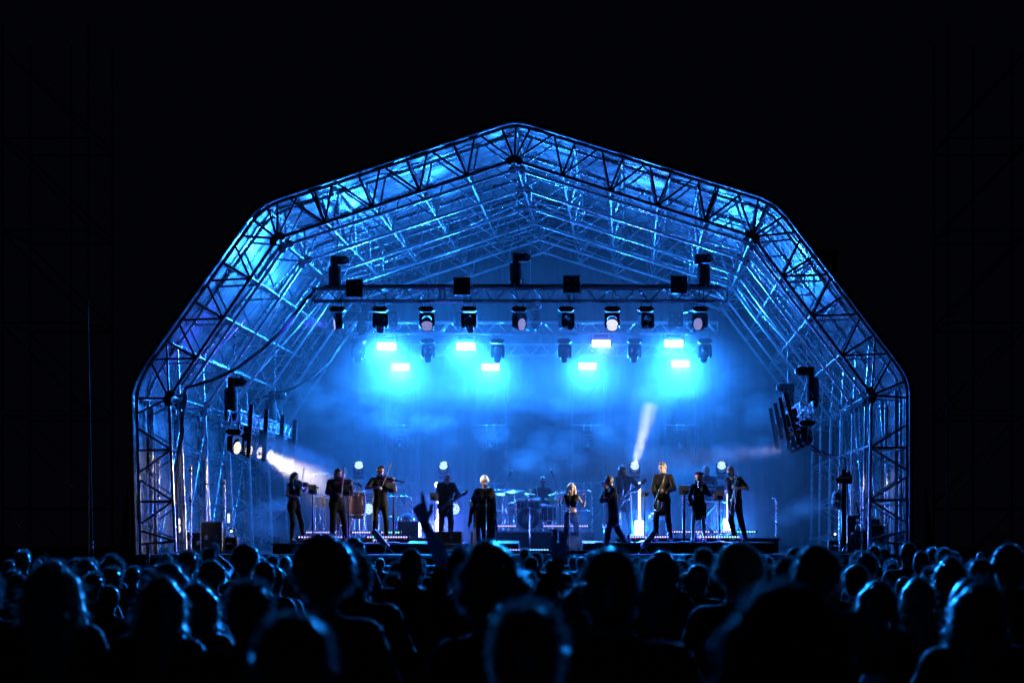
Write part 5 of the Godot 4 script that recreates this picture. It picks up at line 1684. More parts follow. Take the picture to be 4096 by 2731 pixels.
	d.merge({"label": "trumpet player with blonde hair, dark red beret and short black dress", "fem": 1.0, "skin": pale, "top": black, "top_name": "dress", "sleeve": 1.0, "skirt": 0.66, "hair": hair_blond, "hair_kind": "long", "hair_length": 0.36, "look": Vector2(-0.15, 0.05), "shoes": white,
		"hand_l": hp(702.4, 490.8, 0.28), "elbow_l": dirp(0.9, -1, 0.0), "point_l": dirp(-0.8, 0.2, 0.3), "palm_l": dirp(0, 0.2, -1), "hand_r": hp(691.2, 506.0, 0.08), "elbow_r": dirp(-1, -0.3, -0.2), "foot_r": fp(692.5, 0.1), "foot_l": fp(704.5, 0.05), "curl_l": [0.6, 0.65, 0.65, 0.65]})
	var tp := human(d)
	var tm: Dictionary = tp.get_meta("pose")
	s = Shape.new()
	s.ball(Transform3D(tm.hb * Basis(Vector3.BACK, -0.15), tm.hc + tm.hb * Vector3(0.01, 0.115, -0.03)), Vector3(0.118, 0.042, 0.118), 18, 8)
	s.lathe(Transform3D(tm.hb, tm.hc + tm.hb * Vector3(0, 0.075, -0.015)), [Vector2(0.088, 0.0), Vector2(0.1, 0.01), Vector2(0.098, 0.04)], 18)
	obj("beret", s, cloth("dark_red_felt", Color(0.13, 0.012, 0.02)), tp)
	trumpet(mouth_at(tp), at(699.3, 489.4, 43.05))
	d = place(735.0, 43.8, 1.69, 1.8, -0.75)
	d.merge({"label": "grey-haired trombone player in a black T-shirt, head bent, sunglasses pushed up", "skin": pale, "top": black, "sleeve": 0.5, "legs": black, "hem": 0.82, "wide": 1.08, "hair": hair_grey, "hair_kind": "crop", "look": Vector2(0.0, 0.5), "bow": Vector3(0, -0.03, 0.07), "lean": Vector3(0, 0, 0.04),
		"hand_l": hp(736.5, 488.0, 0.25), "elbow_l": dirp(1, -1, 0.2), "hand_r": hp(733.0, 487.0, 0.05), "elbow_r": dirp(-0.4, -1, -0.6), "foot_l": fp(744.5, 0.08), "foot_r": fp(734.5, -0.05), "curl_l": [0.65, 0.7, 0.7, 0.7], "curl_r": [0.6, 0.65, 0.7, 0.7], "point_l": dirp(-1, 0.2, 0.1), "palm_l": dirp(0, 0, -1)})
	var tb := human(d)
	sunglasses(tb, 0.075)
	trombone(at(736.8, 478.0, 43.45), at(733.0, 500.6, 43.4))
	# keyboard player in the smoke
	d = place(706.5, 47.4, 1.79, 1.82, -0.1)
	d.merge({"label": "bald keyboard player in a dark jacket, faint in the smoke behind the horns", "skin": tan, "top": black, "legs": black, "collar": 1, "hem": 0.76, "wide": 1.1, "look": Vector2(-0.3, 0.25), "hand_l": Vector3(0.3, 0.12, 0.36), "hand_r": Vector3(-0.3, 0.12, 0.36), "elbow_l": Vector3(1, -0.6, -0.4), "elbow_r": Vector3(-1, -0.6, -0.4)})
	human(d)
	mic_stand("chromed microphone stand in front of the white-haired singer", on(486.0, 42.75, DECK), at(486.0, 488.5, 42.75).y - DECK)
	mic_stand("slim microphone stand in front of the blonde singer", on(569.8, 42.95, DECK), at(569.8, 496.0, 42.95).y - DECK)
	mic_stand("thin chromed stand in front of the bass drum", on(529.8, 42.7, DECK), at(529.8, 488.5, 42.7).y - DECK, Vector3.ZERO, "microphone stands on the stage", false)
	mic_stand("overhead boom microphone over the left cymbals", on(503.0, 46.9, 1.95), at(503.0, 487.0, 46.9).y - 1.95, Vector3(0.17, 0.29, 0.1))
	mic_stand("overhead boom microphone over the right side of the drum kit", on(558.0, 46.6, 1.95), at(557.5, 489.0, 46.6).y - 1.95, Vector3(-0.13, 0.36, 0.1))
	mic_stand("boom microphone beside the conga", on(366.0, 45.2, 1.79), at(366.0, 497.0, 45.2).y - 1.79, Vector3(-0.13, 0.27, 0.1))
	mic_stand("boom stand right of the short-sleeved violinist", on(396.5, 45.0, 1.79), at(396.5, 493.0, 45.0).y - 1.79, Vector3(0.16, -0.18, 0.1))
	mic_stand("microphone stand behind the lead singer", on(606.5, 45.0, DECK), at(606.5, 507.0, 45.0).y - DECK)
	music_stand("music stand with a pale-backed tablet before the long-haired violinist", on(312.6, 43.1, 1.67), at(312.0, 489.5, 43.1), Vector2(0.2, 0.24), 0.5, -0.3)
	music_stand("music stand with a dark tablet before the middle violinist", on(348.4, 43.1, 1.67), at(347.6, 490.5, 43.1), Vector2(0.22, 0.25), 0.2, -0.2)
	music_stand("music stand with a dark tablet before the short-sleeved violinist", on(393.4, 43.1, 1.67), at(391.0, 487.8, 43.1), Vector2(0.22, 0.24), 0.5, -0.3)
	music_stand("music stand with a small screen before the guitarist", on(434.4, 44.6, 1.66), at(433.8, 496.6, 44.6), Vector2(0.2, 0.2), 0.3, -0.4, 0.016)
	music_stand("music stand with a tilted black desk left of the saxophone player", on(644.7, 43.7, 1.69), at(645.8, 494.0, 43.7), Vector2(0.24, 0.16), -0.6, -0.7)
	music_stand("thick music stand with a black tablet between saxophone and trumpet players", on(684.3, 43.1, 1.69), at(684.2, 490.0, 43.1), Vector2(0.23, 0.22), -0.15, -0.25, 0.032)
	music_stand("music stand with a silver-backed tablet before the trombone player", on(719.3, 43.2, 1.69), at(719.2, 495.8, 43.2), Vector2(0.22, 0.22), -0.3, -0.35)

func shawl(p: Node3D, m: Material) -> void:
	var q: Dictionary = p.get_meta("pose")
	for sd in [[-1.0, q.sr, q.er, q.wr], [1.0, q.sl, q.el, q.wl]]:
		# a sheet hanging from the arm
		var s := Shape.new()
		var top := [sd[1] + Vector3(-sd[0] * 0.1, 0.06, 0.02), sd[1] + Vector3(sd[0] * 0.05, 0.03, 0), sd[2], sd[2].lerp(sd[3], 0.7)]
		var n := 12
		for a in n + 1:
			var t := float(a) / n * 3.0
			var k := mini(int(t), 2)
			var pt: Vector3 = top[k].lerp(top[k + 1], t - k)
			var drop: float = 0.42 + 0.22 * sin(t * 0.9) 
			for b in 7:
				var w := b / 6.0
				s.add(pt + Vector3(sd[0] * (0.05 * w + 0.02 * sin(a * 1.9) * w), 0.03 - drop * w, -0.05 - 0.04 * sin(a * 2.3) * w), Vector3(0, 0, 1), Vector2(a, b))
		for a in n:
			for b in 6:
				var k := a * 7 + b
				s.quad(k, k + 1, k + 8, k + 7)
		obj("shawl", s, m, p)
	var bl := Shape.new()
	for k in 16:
		var a := lerpf(-1.2, 1.2, k / 15.0)
		for r in 2:
			bl.at_box(q.hip + Vector3(sin(a) * 0.21, 0.155 + r * 0.035, cos(a) * 0.23), Vector3(0.014, 0.02, 0.014), 0.003)
	var o := obj("belt_studs", bl, mats["chrome"], p)
	o.set_meta("kind", "stuff")
	var er := Shape.new()
	for e in [-1.0, 1.0]:
		var c: Vector3 = q.hc + q.hb * Vector3(e * 0.088, -0.075, -0.01)
		var ring := []
		for k in 9: ring.append(c + Vector3(0, cos(TAU * k / 8) * 0.026, sin(TAU * k / 8) * 0.026))
		er.tube(ring, 0.004, 6)
	obj("earring", er, mats["chrome"], p)

func guitar(label: String, body: Vector3, head: Vector3, c: Material, bass: bool) -> void:
	var y := (head - body).normalized()
	var z := (Vector3(0, 0.15, 1) - y * Vector3(0, 0.15, 1).dot(y)).normalized()
	var t := thing("bass_guitar" if bass else "electric_guitar", label, "bass guitar" if bass else "guitar", body)
	t.basis = Basis(y.cross(z), y, z)
	var ln := (head - body).length()
	var s := Shape.new()
	s.extrude(Transform3D(), PackedVector2Array([Vector2(-0.02, -0.2), Vector2(-0.11, -0.19), Vector2(-0.165, -0.12), Vector2(-0.16, -0.04), Vector2(-0.11, 0.02), Vector2(-0.12, 0.09), Vector2(-0.165, 0.17), Vector2(-0.14, 0.2), Vector2(-0.08, 0.14), Vector2(-0.04, 0.1), Vector2(0.04, 0.1), Vector2(0.07, 0.13), Vector2(0.12, 0.19), Vector2(0.14, 0.16), Vector2(0.11, 0.08), Vector2(0.11, 0.02), Vector2(0.15, -0.05), Vector2(0.165, -0.13), Vector2(0.12, -0.19), Vector2(0.04, -0.2)]), 0.042)
	obj("body", s, c, t)
	s = Shape.new()
	s.at_box(Vector3(0, ln * 0.48, 0.02), Vector3(0.05, ln * 0.84, 0.026), 0.006)
	obj("neck", s, mats["ebony"], t)
	s = Shape.new()
	s.extrude(Transform3D(Basis(), Vector3(0, ln * 0.88, 0.012)), PackedVector2Array([Vector2(-0.025, 0), Vector2(0.025, 0), Vector2(0.045, 0.05), Vector2(0.03, 0.17), Vector2(-0.04, 0.19), Vector2(-0.045, 0.06)]), 0.018)
	for k in 4:
		s.rod(Vector3(-0.045, ln * 0.88 + 0.05 + k * 0.035, 0.01), Vector3(-0.075, ln * 0.88 + 0.05 + k * 0.035, 0.01), 0.007, 6)
		if not bass: s.rod(Vector3(0.04, ln * 0.88 + 0.05 + k * 0.03, 0.01), Vector3(0.07, ln * 0.88 + 0.05 + k * 0.03, 0.01), 0.007, 6)
	obj("headstock", s, mats["chrome"], t)
	for k in 2:
		s = Shape.new()
		s.at_box(Vector3(0, -0.02 - k * 0.07, 0.026), Vector3(0.09, 0.035, 0.014), 0.003)
		obj("pickup", s, mats["black_plastic"], t)
	s = Shape.new()
	s.at_box(Vector3(0, -0.14, 0.028), Vector3(0.08, 0.03, 0.018), 0.003)
	obj("bridge", s, mats["chrome"], t)
	s = Shape.new()
	for k in 4: s.rod(Vector3(-0.014 + k * 0.0095, -0.14, 0.036), Vector3(-0.014 + k * 0.0095, ln * 0.9, 0.036), 0.0016, 4)
	var st := obj("strings", s, mats["chrome"], t)
	st.set_meta("kind", "stuff")

func saxophone(top: Vector3, low: Vector3) -> void:
	var t := thing("saxophone", "golden tenor saxophone hanging before the tall player", "saxophone", low)
	var g := mat("brass", Color(0.72, 0.46, 0.16), 0.22, 1.0)
	var a := top - low
	var s := Shape.new()
	s.tube([a + Vector3(0.0, 0.0, 0.04), a + Vector3(0.012, 0.05, 0.02), a + Vector3(0.018, 0.02, -0.03), a * 0.86, a * 0.5, a * 0.12, Vector3.ZERO, Vector3(0.02, -0.07, 0.03), Vector3(0.07, -0.085, 0.06)], [0.009, 0.011, 0.013, 0.016, 0.026, 0.036, 0.04, 0.042, 0.045], 12)
	obj("tube", s, g, t)
	s = Shape.new()
	s.tube([Vector3(0.06, -0.085, 0.055), Vector3(0.11, -0.04, 0.08), Vector3(0.125, 0.06, 0.1), Vector3(0.135, 0.13, 0.125), Vector3(0.145, 0.16, 0.15), Vector3(0.155, 0.175, 0.175)], [0.045, 0.05, 0.055, 0.07, 0.09, 0.108], 18, false)
	obj("bell", s, g, t)
	s = Shape.new()
	for k in 11:
		var p := a * (0.12 + k * 0.068)
		s.disc(Transform3D(Basis(Vector3.RIGHT, PI / 2), p + Vector3(0.01, 0, 0.04)), 0.022 - k * 0.0008, 0.01, 10)
		s.rod(p + Vector3(0.035, 0.02, 0.03), p + a * 0.065 + Vector3(0.035, 0.02, 0.03), 0.005, 6)
	var k2 := obj("keys", s, g, t)
	k2.set_meta("kind", "stuff")
	s = Shape.new()
	s.rod(a + Vector3(0, 0.0, 0.03), a + Vector3(-0.01, 0.02, -0.06), 0.012, 8)
	obj("mouthpiece", s, mats["black_plastic"], t)

func trumpet(m: Vector3, bell: Vector3) -> void:
	var t := thing("trumpet", "brass trumpet pointed at the crowd by the player in the beret", "trumpet", m)
	t.basis = face(m, bell).basis
	var g: Material = mats["brass"]
	var s := Shape.new()
	s.lathe(Transform3D(), [Vector2(0, 0), Vector2(0.012, 0.0), Vector2(0.006, 0.03), Vector2(0.006, 0.3), Vector2(0.008, 0.36), Vector2(0.014, 0.42), Vector2(0.026, 0.46), Vector2(0.062, 0.49), Vector2(0.06, 0.488), Vector2(0.02, 0.455), Vector2(0.008, 0.4)], 18)
	obj("bell", s, g, t)
	s = Shape.new()
	s.tube([Vector3(0, 0.3, 0), Vector3(0, 0.34, -0.03), Vector3(0, 0.3, -0.06), Vector3(0, 0.12, -0.06), Vector3(0, 0.09, -0.03), Vector3(0, 0.12, 0)], 0.0065, 8)
	obj("tube", s, g, t)
	for k in 3:
		var v := Shape.new()
		v.rod(Vector3(0, 0.17 + k * 0.026, -0.075), Vector3(0, 0.17 + k * 0.026, 0.045), 0.011, 10)
		v.rod(Vector3(0, 0.17 + k * 0.026, 0.045), Vector3(0, 0.17 + k * 0.026, 0.07), 0.006, 8)
		obj("valve", v, mats["chrome"], t)

func trombone(mouth: Vector3, bell: Vector3) -> void:
	var t := thing("trombone", "silver trombone pointed down by the grey-haired player", "trombone", mouth)
	t.basis = face(mouth, bell + Vector3(0, -0.05, 0.02)).basis
	var g := mat("silver_brass", Color(0.75, 0.68, 0.55), 0.2, 1.0)
	var s := Shape.new()
	s.lathe(Transform3D(Basis(), Vector3(0.0, 0, 0.05)), [Vector2(0.007, -0.16), Vector2(0.009, 0.1), Vector2(0.014, 0.3), Vector2(0.024, 0.42), Vector2(0.045, 0.5), Vector2(0.085, 0.545), Vector2(0.082, 0.542), Vector2(0.03, 0.45), Vector2(0.012, 0.3)], 20)
	obj("bell", s, g, t)
	s = Shape.new()
	s.tube([Vector3(0, -0.16, 0.05), Vector3(0, -0.2, 0.03), Vector3(0, -0.2, -0.01), Vector3(0, -0.16, -0.03), Vector3(0, 0.2, -0.03)], 0.009, 8)
	obj("tube", s, g, t)
	s = Shape.new()
	s.tube([Vector3(-0.035, 0.0, -0.03), Vector3(-0.035, 0.82, -0.03), Vector3(-0.01, 0.87, -0.03), Vector3(0.035, 0.87, -0.03), Vector3(0.05, 0.82, -0.03), Vector3(0.05, 0.05, -0.03)], 0.008, 8)
	for y in [0.06, 0.16]: s.rod(Vector3(-0.035, y, -0.03), Vector3(0.05, y, -0.03), 0.006, 6)
	obj("slide", s, g, t)
	s = Shape.new()
	s.lathe(Transform3D(Basis(Vector3.RIGHT, PI), Vector3(-0.035, 0.0, -0.03)), [Vector2(0.008, 0), Vector2(0.014, 0.05), Vector2(0.0, 0.05)], 10)
	obj("mouthpiece", s, mats["chrome"], t)

func riser(label: String, x0: float, x1: float, z0: float, z1: float, y0: float, y1: float) -> void:
	var t := thing("riser", label, "stage riser", Vector3((x0 + x1) / 2, y0, -(z0 + z1) / 2), 0.0, "low risers on the stage")
	var s := Shape.new()
	s.at_box(Vector3(0, y1 - y0 - 0.025, 0), Vector3(x1 - x0, 0.05, z1 - z0), 0.006)
	obj("top", s, mats["deck_ply"], t)
	var h := y1 - y0 - 0.05
	var m: Material = mats["black_cloth"]
	var dx := (x1 - x0) / 2 - 0.03
	var dz := (z1 - z0) / 2 - 0.03
	obj("skirt", pleats(Vector3(-dx, 0, dz), Vector3(dx, 0, dz), 0.0, h, 0.5, 0.008), m, t)
	obj("skirt", pleats(Vector3(dx, 0, dz), Vector3(dx, 0, -dz), 0.0, h, 0.5, 0.008), m, t)
	obj("skirt", pleats(Vector3(-dx, 0, -dz), Vector3(-dx, 0, dz), 0.0, h, 0.5, 0.008), m, t)
	s = Shape.new()
	s.at_box(Vector3(0, y1 - y0 - 0.02, (z1 - z0) / 2 + 0.006), Vector3(x1 - x0, 0.03, 0.01), 0.003)
	obj("edge_strip", s, mats["truss_steel"], t)

func led_batten(label: String, u0: float, u1: float, v: float, z: float, tints: Array, vertical := false, lamp := 1.0) -> void:
	# tints: [count, material name, colour] runs of cells
	var a := at(u0, v, z)
	var b := at(u1, v, z)
	var t := thing("led_batten", label, "light batten", (a + b) / 2, 0.0, "lit battens on the stage floor")
	var w := b.x - a.x
	var s := Shape.new()
	s.at_box(Vector3(0, 0, -0.04), Vector3(w + 0.08, 0.075, 0.07), 0.01)
	for e in [-0.4, 0.4]: s.at_box(Vector3(e * w, -0.05, -0.05), Vector3(0.05, 0.05, 0.09), 0.005)
	obj("housing", s, mats["black_plastic"], t)
	var total := 0
	for q in tints: total += q[0]
	var n := 0
	for q in tints:
		for k in q[0]:
			s = Shape.new()
			s.ball(Transform3D(Basis(Vector3.RIGHT, PI / 2), Vector3(-w / 2 + w * (n + 0.5) / total, 0, -0.004)), Vector3(0.02, 0.016, 0.02), 10, 4, 0.0)
			obj("light_cell", s, mats[q[1]], t)
			n += 1
	var c: Color = tints[0][2]
	panel_light("batten_lamp", (a + b) / 2 + Vector3(0, 0, 0.03), (a + b) / 2 + Vector3(0, 0.5, 1.0), c, 1.6 * lamp, Vector2(w, 0.05))

func pixel_column(label: String, u: float, v0: float, v1: float, z: float, n: int, skip := []) -> void:
	var a := at(u, v0, z)
	var b := at(u, v1, z)
	var t := thing("led_batten", label, "light batten", (a + b) / 2, 0.0, "upright lit battens between the players")
	var h := a.y - b.y
	var s := Shape.new()
	s.at_box(Vector3(0, 0, -0.04), Vector3(0.075, h + 0.08, 0.07), 0.01)
	obj("housing", s, mats["black_plastic"], t)
	for k in n:
		if k in skip: continue
		s = Shape.new()
		s.ball(Transform3D(Basis(Vector3.RIGHT, PI / 2), Vector3(0, h / 2 - h * (k + 0.5) / n, -0.004)), Vector3(0.034, 0.018, 0.034), 10, 4, 0.0)
		obj("light_cell", s, mats["lilac_cell_light"], t)
	panel_light("batten_lamp", (a + b) / 2 + Vector3(0, 0, 0.03), (a + b) / 2 + Vector3(0, 0.0, 1.0), Color(0.1, 0.14, 1.0), 7.0, Vector2(0.06, h))

func wash_tower(label: String, u: float, z: float, floor_y: float, v_top: float) -> Node3D:
	var a := on(u, z, floor_y)
	var b := at(u, v_top, z)
	b.x = a.x
	var t := box_truss("truss_pedestal", label, a + Vector3(0, 0.02, 0), b, 0.27, "truss pedestals carrying wash lights")
	t.set_meta("category", "truss pedestal")
	var s := Shape.new()
	s.at_box(b + Vector3(0, 0.01, 0), Vector3(0.36, 0.02, 0.36), 0.004)
	s.at_box(a + Vector3(0, 0.01, 0), Vector3(0.5, 0.02, 0.5), 0.004)
	obj("plate", s, mats["aluminium"], t)
	return t

func build_floor_kit() -> void:
	glow("violet_dot_light", Color(0.42, 0.34, 1.0), 2.0)
	glow("green_dot_light", Color(0.12, 1.0, 0.75), 1.6)
	glow("cyan_dot_light", Color(0.3, 0.75, 1.0), 1.7)
	glow("lilac_cell_light", Color(0.6, 0.55, 1.0), 4.5)
	riser("left riser under the violinists, black skirted", -8.3, -4.98, 42.75, 44.75, DECK, 1.67)
	riser("second step of the left riser, behind the violinists", -8.1, -4.85, 44.8, 47.6, DECK, 1.79)
	riser("drum riser in the middle of the stage, higher than the others", -4.07, -1.0, 46.5, 49.2, DECK, 1.95)
	riser("low riser under the guitarist", -4.75, -4.06, 44.4, 46.4, DECK, 1.66)
	riser("right riser under the horn players", -0.86, 3.25, 42.75, 44.8, DECK, 1.69)
	riser("second step of the right riser, under the keyboard player", -0.4, 3.55, 44.85, 48.4, DECK, 1.79)
	var st := Shape.new()
	for seg in [[446.5, 500.0], [500.5, 552.0], [552.5, 605.0]]:
		st = Shape.new()
		var a := on(seg[0], 42.3, DECK)
		var b := on(seg[1], 42.3, DECK)
		st.at_box((a + b) / 2 + Vector3(0, 0.045, 0), Vector3(b.x - a.x, 0.09, 0.3), 0.008)
		tag(obj("front_step", st, mat("grey_step", Color(0.14, 0.135, 0.13), 0.8)), {446.5: "grey step along the stage edge below the white-haired singer", 500.5: "grey step along the stage edge before the drum riser", 552.5: "grey step along the stage edge below the blonde singer"}[seg[0]], "step", "grey steps along the stage edge")
	var V := INDIGO
	led_batten("violet batten on the left riser's front edge, before the first two violinists", 297.5, 342.5, 536.9, 43.0, [[16, "violet_dot_light", V]])
	led_batten("batten on the left riser's front edge with green and violet cells", 366.5, 407.5, 536.9, 43.0, [[2, "violet_dot_light", V], [4, "green_dot_light", V], [10, "violet_dot_light", V]])
	led_batten("violet batten on the left riser's rear step, behind the long-haired violinist", 305.5, 336.0, 532.2, 44.9, [[14, "violet_dot_light", V]])
	led_batten("violet batten on the left riser's rear step, below the conga", 351.5, 377.5, 532.2, 44.9, [[11, "violet_dot_light", V]])
	led_batten("batten with cyan-green cells on the left riser's rear step", 380.5, 399.5, 532.2, 44.9, [[3, "violet_dot_light", V], [5, "green_dot_light", V]])
	led_batten("violet batten on the drum riser, left of the bass drum", 476.0, 516.5, 525.9, 46.55, [[17, "violet_dot_light", V]])
	led_batten("violet batten on the drum riser, right of the bass drum", 543.0, 588.5, 525.9, 46.55, [[19, "violet_dot_light", V]])
	led_batten("cyan batten low on the stage edge in front of the drum riser", 509.0, 549.0, 549.8, 42.36, [[5, "violet_dot_light", V], [9, "cyan_dot_light", AZURE]])
	led_batten("violet batten on the right riser's front edge, below the saxophone player", 629.5, 669.0, 536.8, 43.0, [[16, "violet_dot_light", V]])
	led_batten("violet-cyan batten on the right riser's front edge, right of the trumpet player", 697.0, 739.5, 536.8, 43.0, [[6, "violet_dot_light", V], [10, "cyan_dot_light", AZURE]])
	led_batten("long violet batten on the right riser's rear step, behind the trumpet player", 671.0, 710.0, 531.6, 44.95, [[16, "violet_dot_light", V]])
	led_batten("cyan batten on the right riser's rear step, behind the trombone player", 713.5, 756.0, 531.6, 44.95, [[8, "violet_dot_light", V], [5, "green_dot_light", AZURE], [5, "cyan_dot_light", AZURE]])
	# pedestals with wash lights on top and lower down
	var cell := glow("pale_cell_light", Color(0.5, 0.72, 1.0), 2.4)
	var us := [358.8, 444.3, 634.6, 721.8]
	var who := ["behind the conga", "behind the guitarist", "behind the bass player", "behind the keyboards"]
	for k in 4:
		wash_tower("square truss pedestal " + who[k], us[k], 49.3, [1.42, 1.42, 1.42, 1.42][k], 492.0)
		var w := at(us[k], 491.7, 49.3)
		w.y += 0.25
		var h := moving_head("moving_light", "lit round-faced wash light on top of the pedestal " + who[k], w, [0.1, -0.25, 0.1, -0.05][k], [0.5, 0.35, 0.25, 0.35][k], true, "lit wash lights on the pedestals", cell, true)
		h.scale = Vector3.ONE * 0.82
		var a: Array = h.get_meta("aim")
		if k == 2: spot("wash_lamp", w + Vector3(0.02, 0.5, 0.1), w + Vector3(0.28, 1.5, 0.0), Color(0.2, 0.2, 1.0), 230.0, 7.5, 0.12, 0.6)
		else: spot("wash_lamp", a[0], a[0] + Vector3([0.4, 0.2, 0, -0.4][k], 1.0, [0.5, 0.5, 0, 0.5][k]), AZURE, 5.0, 34.0, 0.13, 0.8)
		if k < 2:
			var w2 := at(us[k] + 10.5, 509.0, 48.9)
			w2.y += 0.52
			var lw = moving_head("moving_light", "lit wash light hung low beside the pedestal " + who[k], w2, -0.3 + 0.2 * k, 0.05, true, "lit wash lights on the pedestals", cell)
			lit(lw, Color(0.01, 0.1, 1.0), 14.0, 50.0, 1.0)
	pixel_column("column of lilac cells beside the guitarist's pedestal", 438.0, 482.0, 519.5, 48.8, 14, [4, 5, 6, 8, 9])
	pixel_column("tall column of lilac cells right of the bass player", 639.6, 482.0, 519.5, 46.2, 14)
	pixel_column("column of lilac cells between keyboards and trombone player", 728.2, 482.0, 519.5, 47.2, 14, [1, 2])
	strobe("upright white-hot strobe beside the guitarist's legs", at(438.3, 528.2, 48.6), false, Color(0.75, 0.8, 1.0), 5.0, Color(0.1, 0.12, 1.0), 16.0, 0.0, Vector2(0.23, 0.4), "upright strobes on the stage floor")
	strobe("upright white-hot strobe below the lilac column by the bass player", at(639.6, 528.4, 46.1), false, Color(0.6, 0.9, 1.0), 5.0, ICE, 18.0, 0.0, Vector2(0.24, 0.38), "upright strobes on the stage floor")
	strobe("upright white-hot strobe beside the trombone player's legs", at(727.2, 525.8, 47.0), false, Color(0.6, 0.9, 1.0), 5.0, ICE, 18.0, 0.0, Vector2(0.24, 0.34), "upright strobes on the stage floor")
	for q in [[430.5, 484.5, 46.8, "small lamp glaring beside the guitarist's head"], [432.2, 495.0, 46.8, "small lamp glaring behind the guitarist's screen"]]:
		var t := thing("small_lamp", q[3], "lamp", at(q[0] + 6.0, q[1], q[2]), 0.0, "small lamps behind the guitarist")
		var s := Shape.new()
		s.ball(Transform3D(), Vector3(0.05, 0.07, 0.04), 12, 8)
		obj("light_bulb", s, mats["lilac_cell_light"], t)
		s = Shape.new()
		s.at_box(Vector3(0, 0, -0.08), Vector3(0.12, 0.16, 0.08), 0.01)
		obj("housing", s, mats["black_plastic"], t)
	mirror_balls()
	drum_kit()
	percussion()
	keyboards()
	loose_things()

func mirror_balls() -> void:
	var tiles := mat("mirror_tile", Color(0.85, 0.87, 0.9), 0.06, 1.0)
	for q in [[406.0, 521.2, 46.3, 396.0, 419.5, "left", "by the violinists"], [655.0, 520.5, 46.3, 645.8, 666.0, "right", "behind the saxophone player"]]:
		var c := at(q[0], q[1], q[2])
		var s := Shape.new()
		var x0 := on(q[3], q[2], 0).x
		var x1 := on(q[4], q[2], 0).x
		var y0 := 1.79
		var k := thing("plinth", "black box carrying the half mirror ball " + q[6], "box", Vector3((x0 + x1) / 2, y0, c.z), 0.0, "boxes under the mirror balls")
		if q[5] == "left": k.position.y = DECK
		s.at_box(Vector3(0, (c.y - k.position.y) / 2, 0), Vector3(x1 - x0, c.y - k.position.y, 0.6), 0.01)
		obj("case", s, mats["black_paint"], k)
		s = Shape.new()
		for e in [-1.0, 1.0]:
			s.at_box(Vector3(e * ((x1 - x0) / 2), (c.y - k.position.y) / 2, 0.3), Vector3(0.03, c.y - k.position.y + 0.01, 0.03), 0.004)
		obj("corner_strip", s, mats["aluminium"], k)
		var t := thing("mirror_ball", "half mirror ball on a black box " + q[6], "mirror ball", c, 0.0, "half mirror balls")
		s = Shape.new()
		s.ball(Transform3D(), Vector3.ONE * 0.21, 24, 10, 0.0)
		obj("core", s, mats["black_plastic"], t)
		s = Shape.new()
		var r := RandomNumberGenerator.new()
		r.seed = 77
		for row in 9:
			var e := (row + 0.5) / 9.0 * PI / 2
			var n := maxi(4, int(42 * cos(e)))
			for j in n:
				var a := TAU * j / n
				var d := Vector3(cos(e) * cos(a), sin(e), cos(e) * sin(a))
				var nn := (d + Vector3(r.randf_range(-1, 1), r.randf_range(-1, 1), r.randf_range(-1, 1)) * 0.05).normalized()
				var xx := nn.cross(Vector3.UP).normalized() * 0.0148
				var yy := xx.cross(nn).normalized() * 0.0165
				var p := d * 0.2135
				s.poly([p - xx - yy, p + xx - yy, p + xx + yy, p - xx + yy], nn)
		obj("mirror_tile", s, tiles, t).set_meta("kind", "stuff")

func cymbal(label: String, c: Vector3, r: float, foot_y: float, tilt: float, m: Material, group: String, stand := true) -> void:
	var t := thing("cymbal", label, "cymbal", c, 0.0, group)
	var b := Basis(Vector3.RIGHT, 0.14) * Basis(Vector3.BACK, tilt)
	var s := Shape.new()
	s.lathe(Transform3D(b, Vector3.ZERO), [Vector2(0.0, 0.03), Vector2(0.03, 0.028), Vector2(0.05, 0.012), Vector2(r * 0.6, 0.002), Vector2(r, -0.014), Vector2(r, -0.018), Vector2(0.0, -0.002)], 28)
	obj("disc", s, m, t)
	s = Shape.new()
	s.rod(Vector3(0, 0.0, 0), Vector3(0, 0.06, 0), 0.008, 8)
	s.disc(Transform3D(b, Vector3(0, 0.035, 0)), 0.02, 0.02, 10)
	obj("wing_nut", s, mats["chrome"], t)
	if stand:
		var h := c.y - foot_y
		bar("pole", Vector3(0, -0.005, 0), Vector3(0, -h * 0.55, 0), 0.009, mats["chrome"], t)
		bar("pole", Vector3(0, -h * 0.5, 0), Vector3(0, -h * 0.9, 0), 0.013, mats["chrome"], t)
		for k in 3:
			var a := TAU * k / 3 + 0.4
			bar("leg", Vector3(0, -h * 0.72, 0), Vector3(cos(a) * 0.26, -h, sin(a) * 0.26), 0.009, mats["chrome"], t)

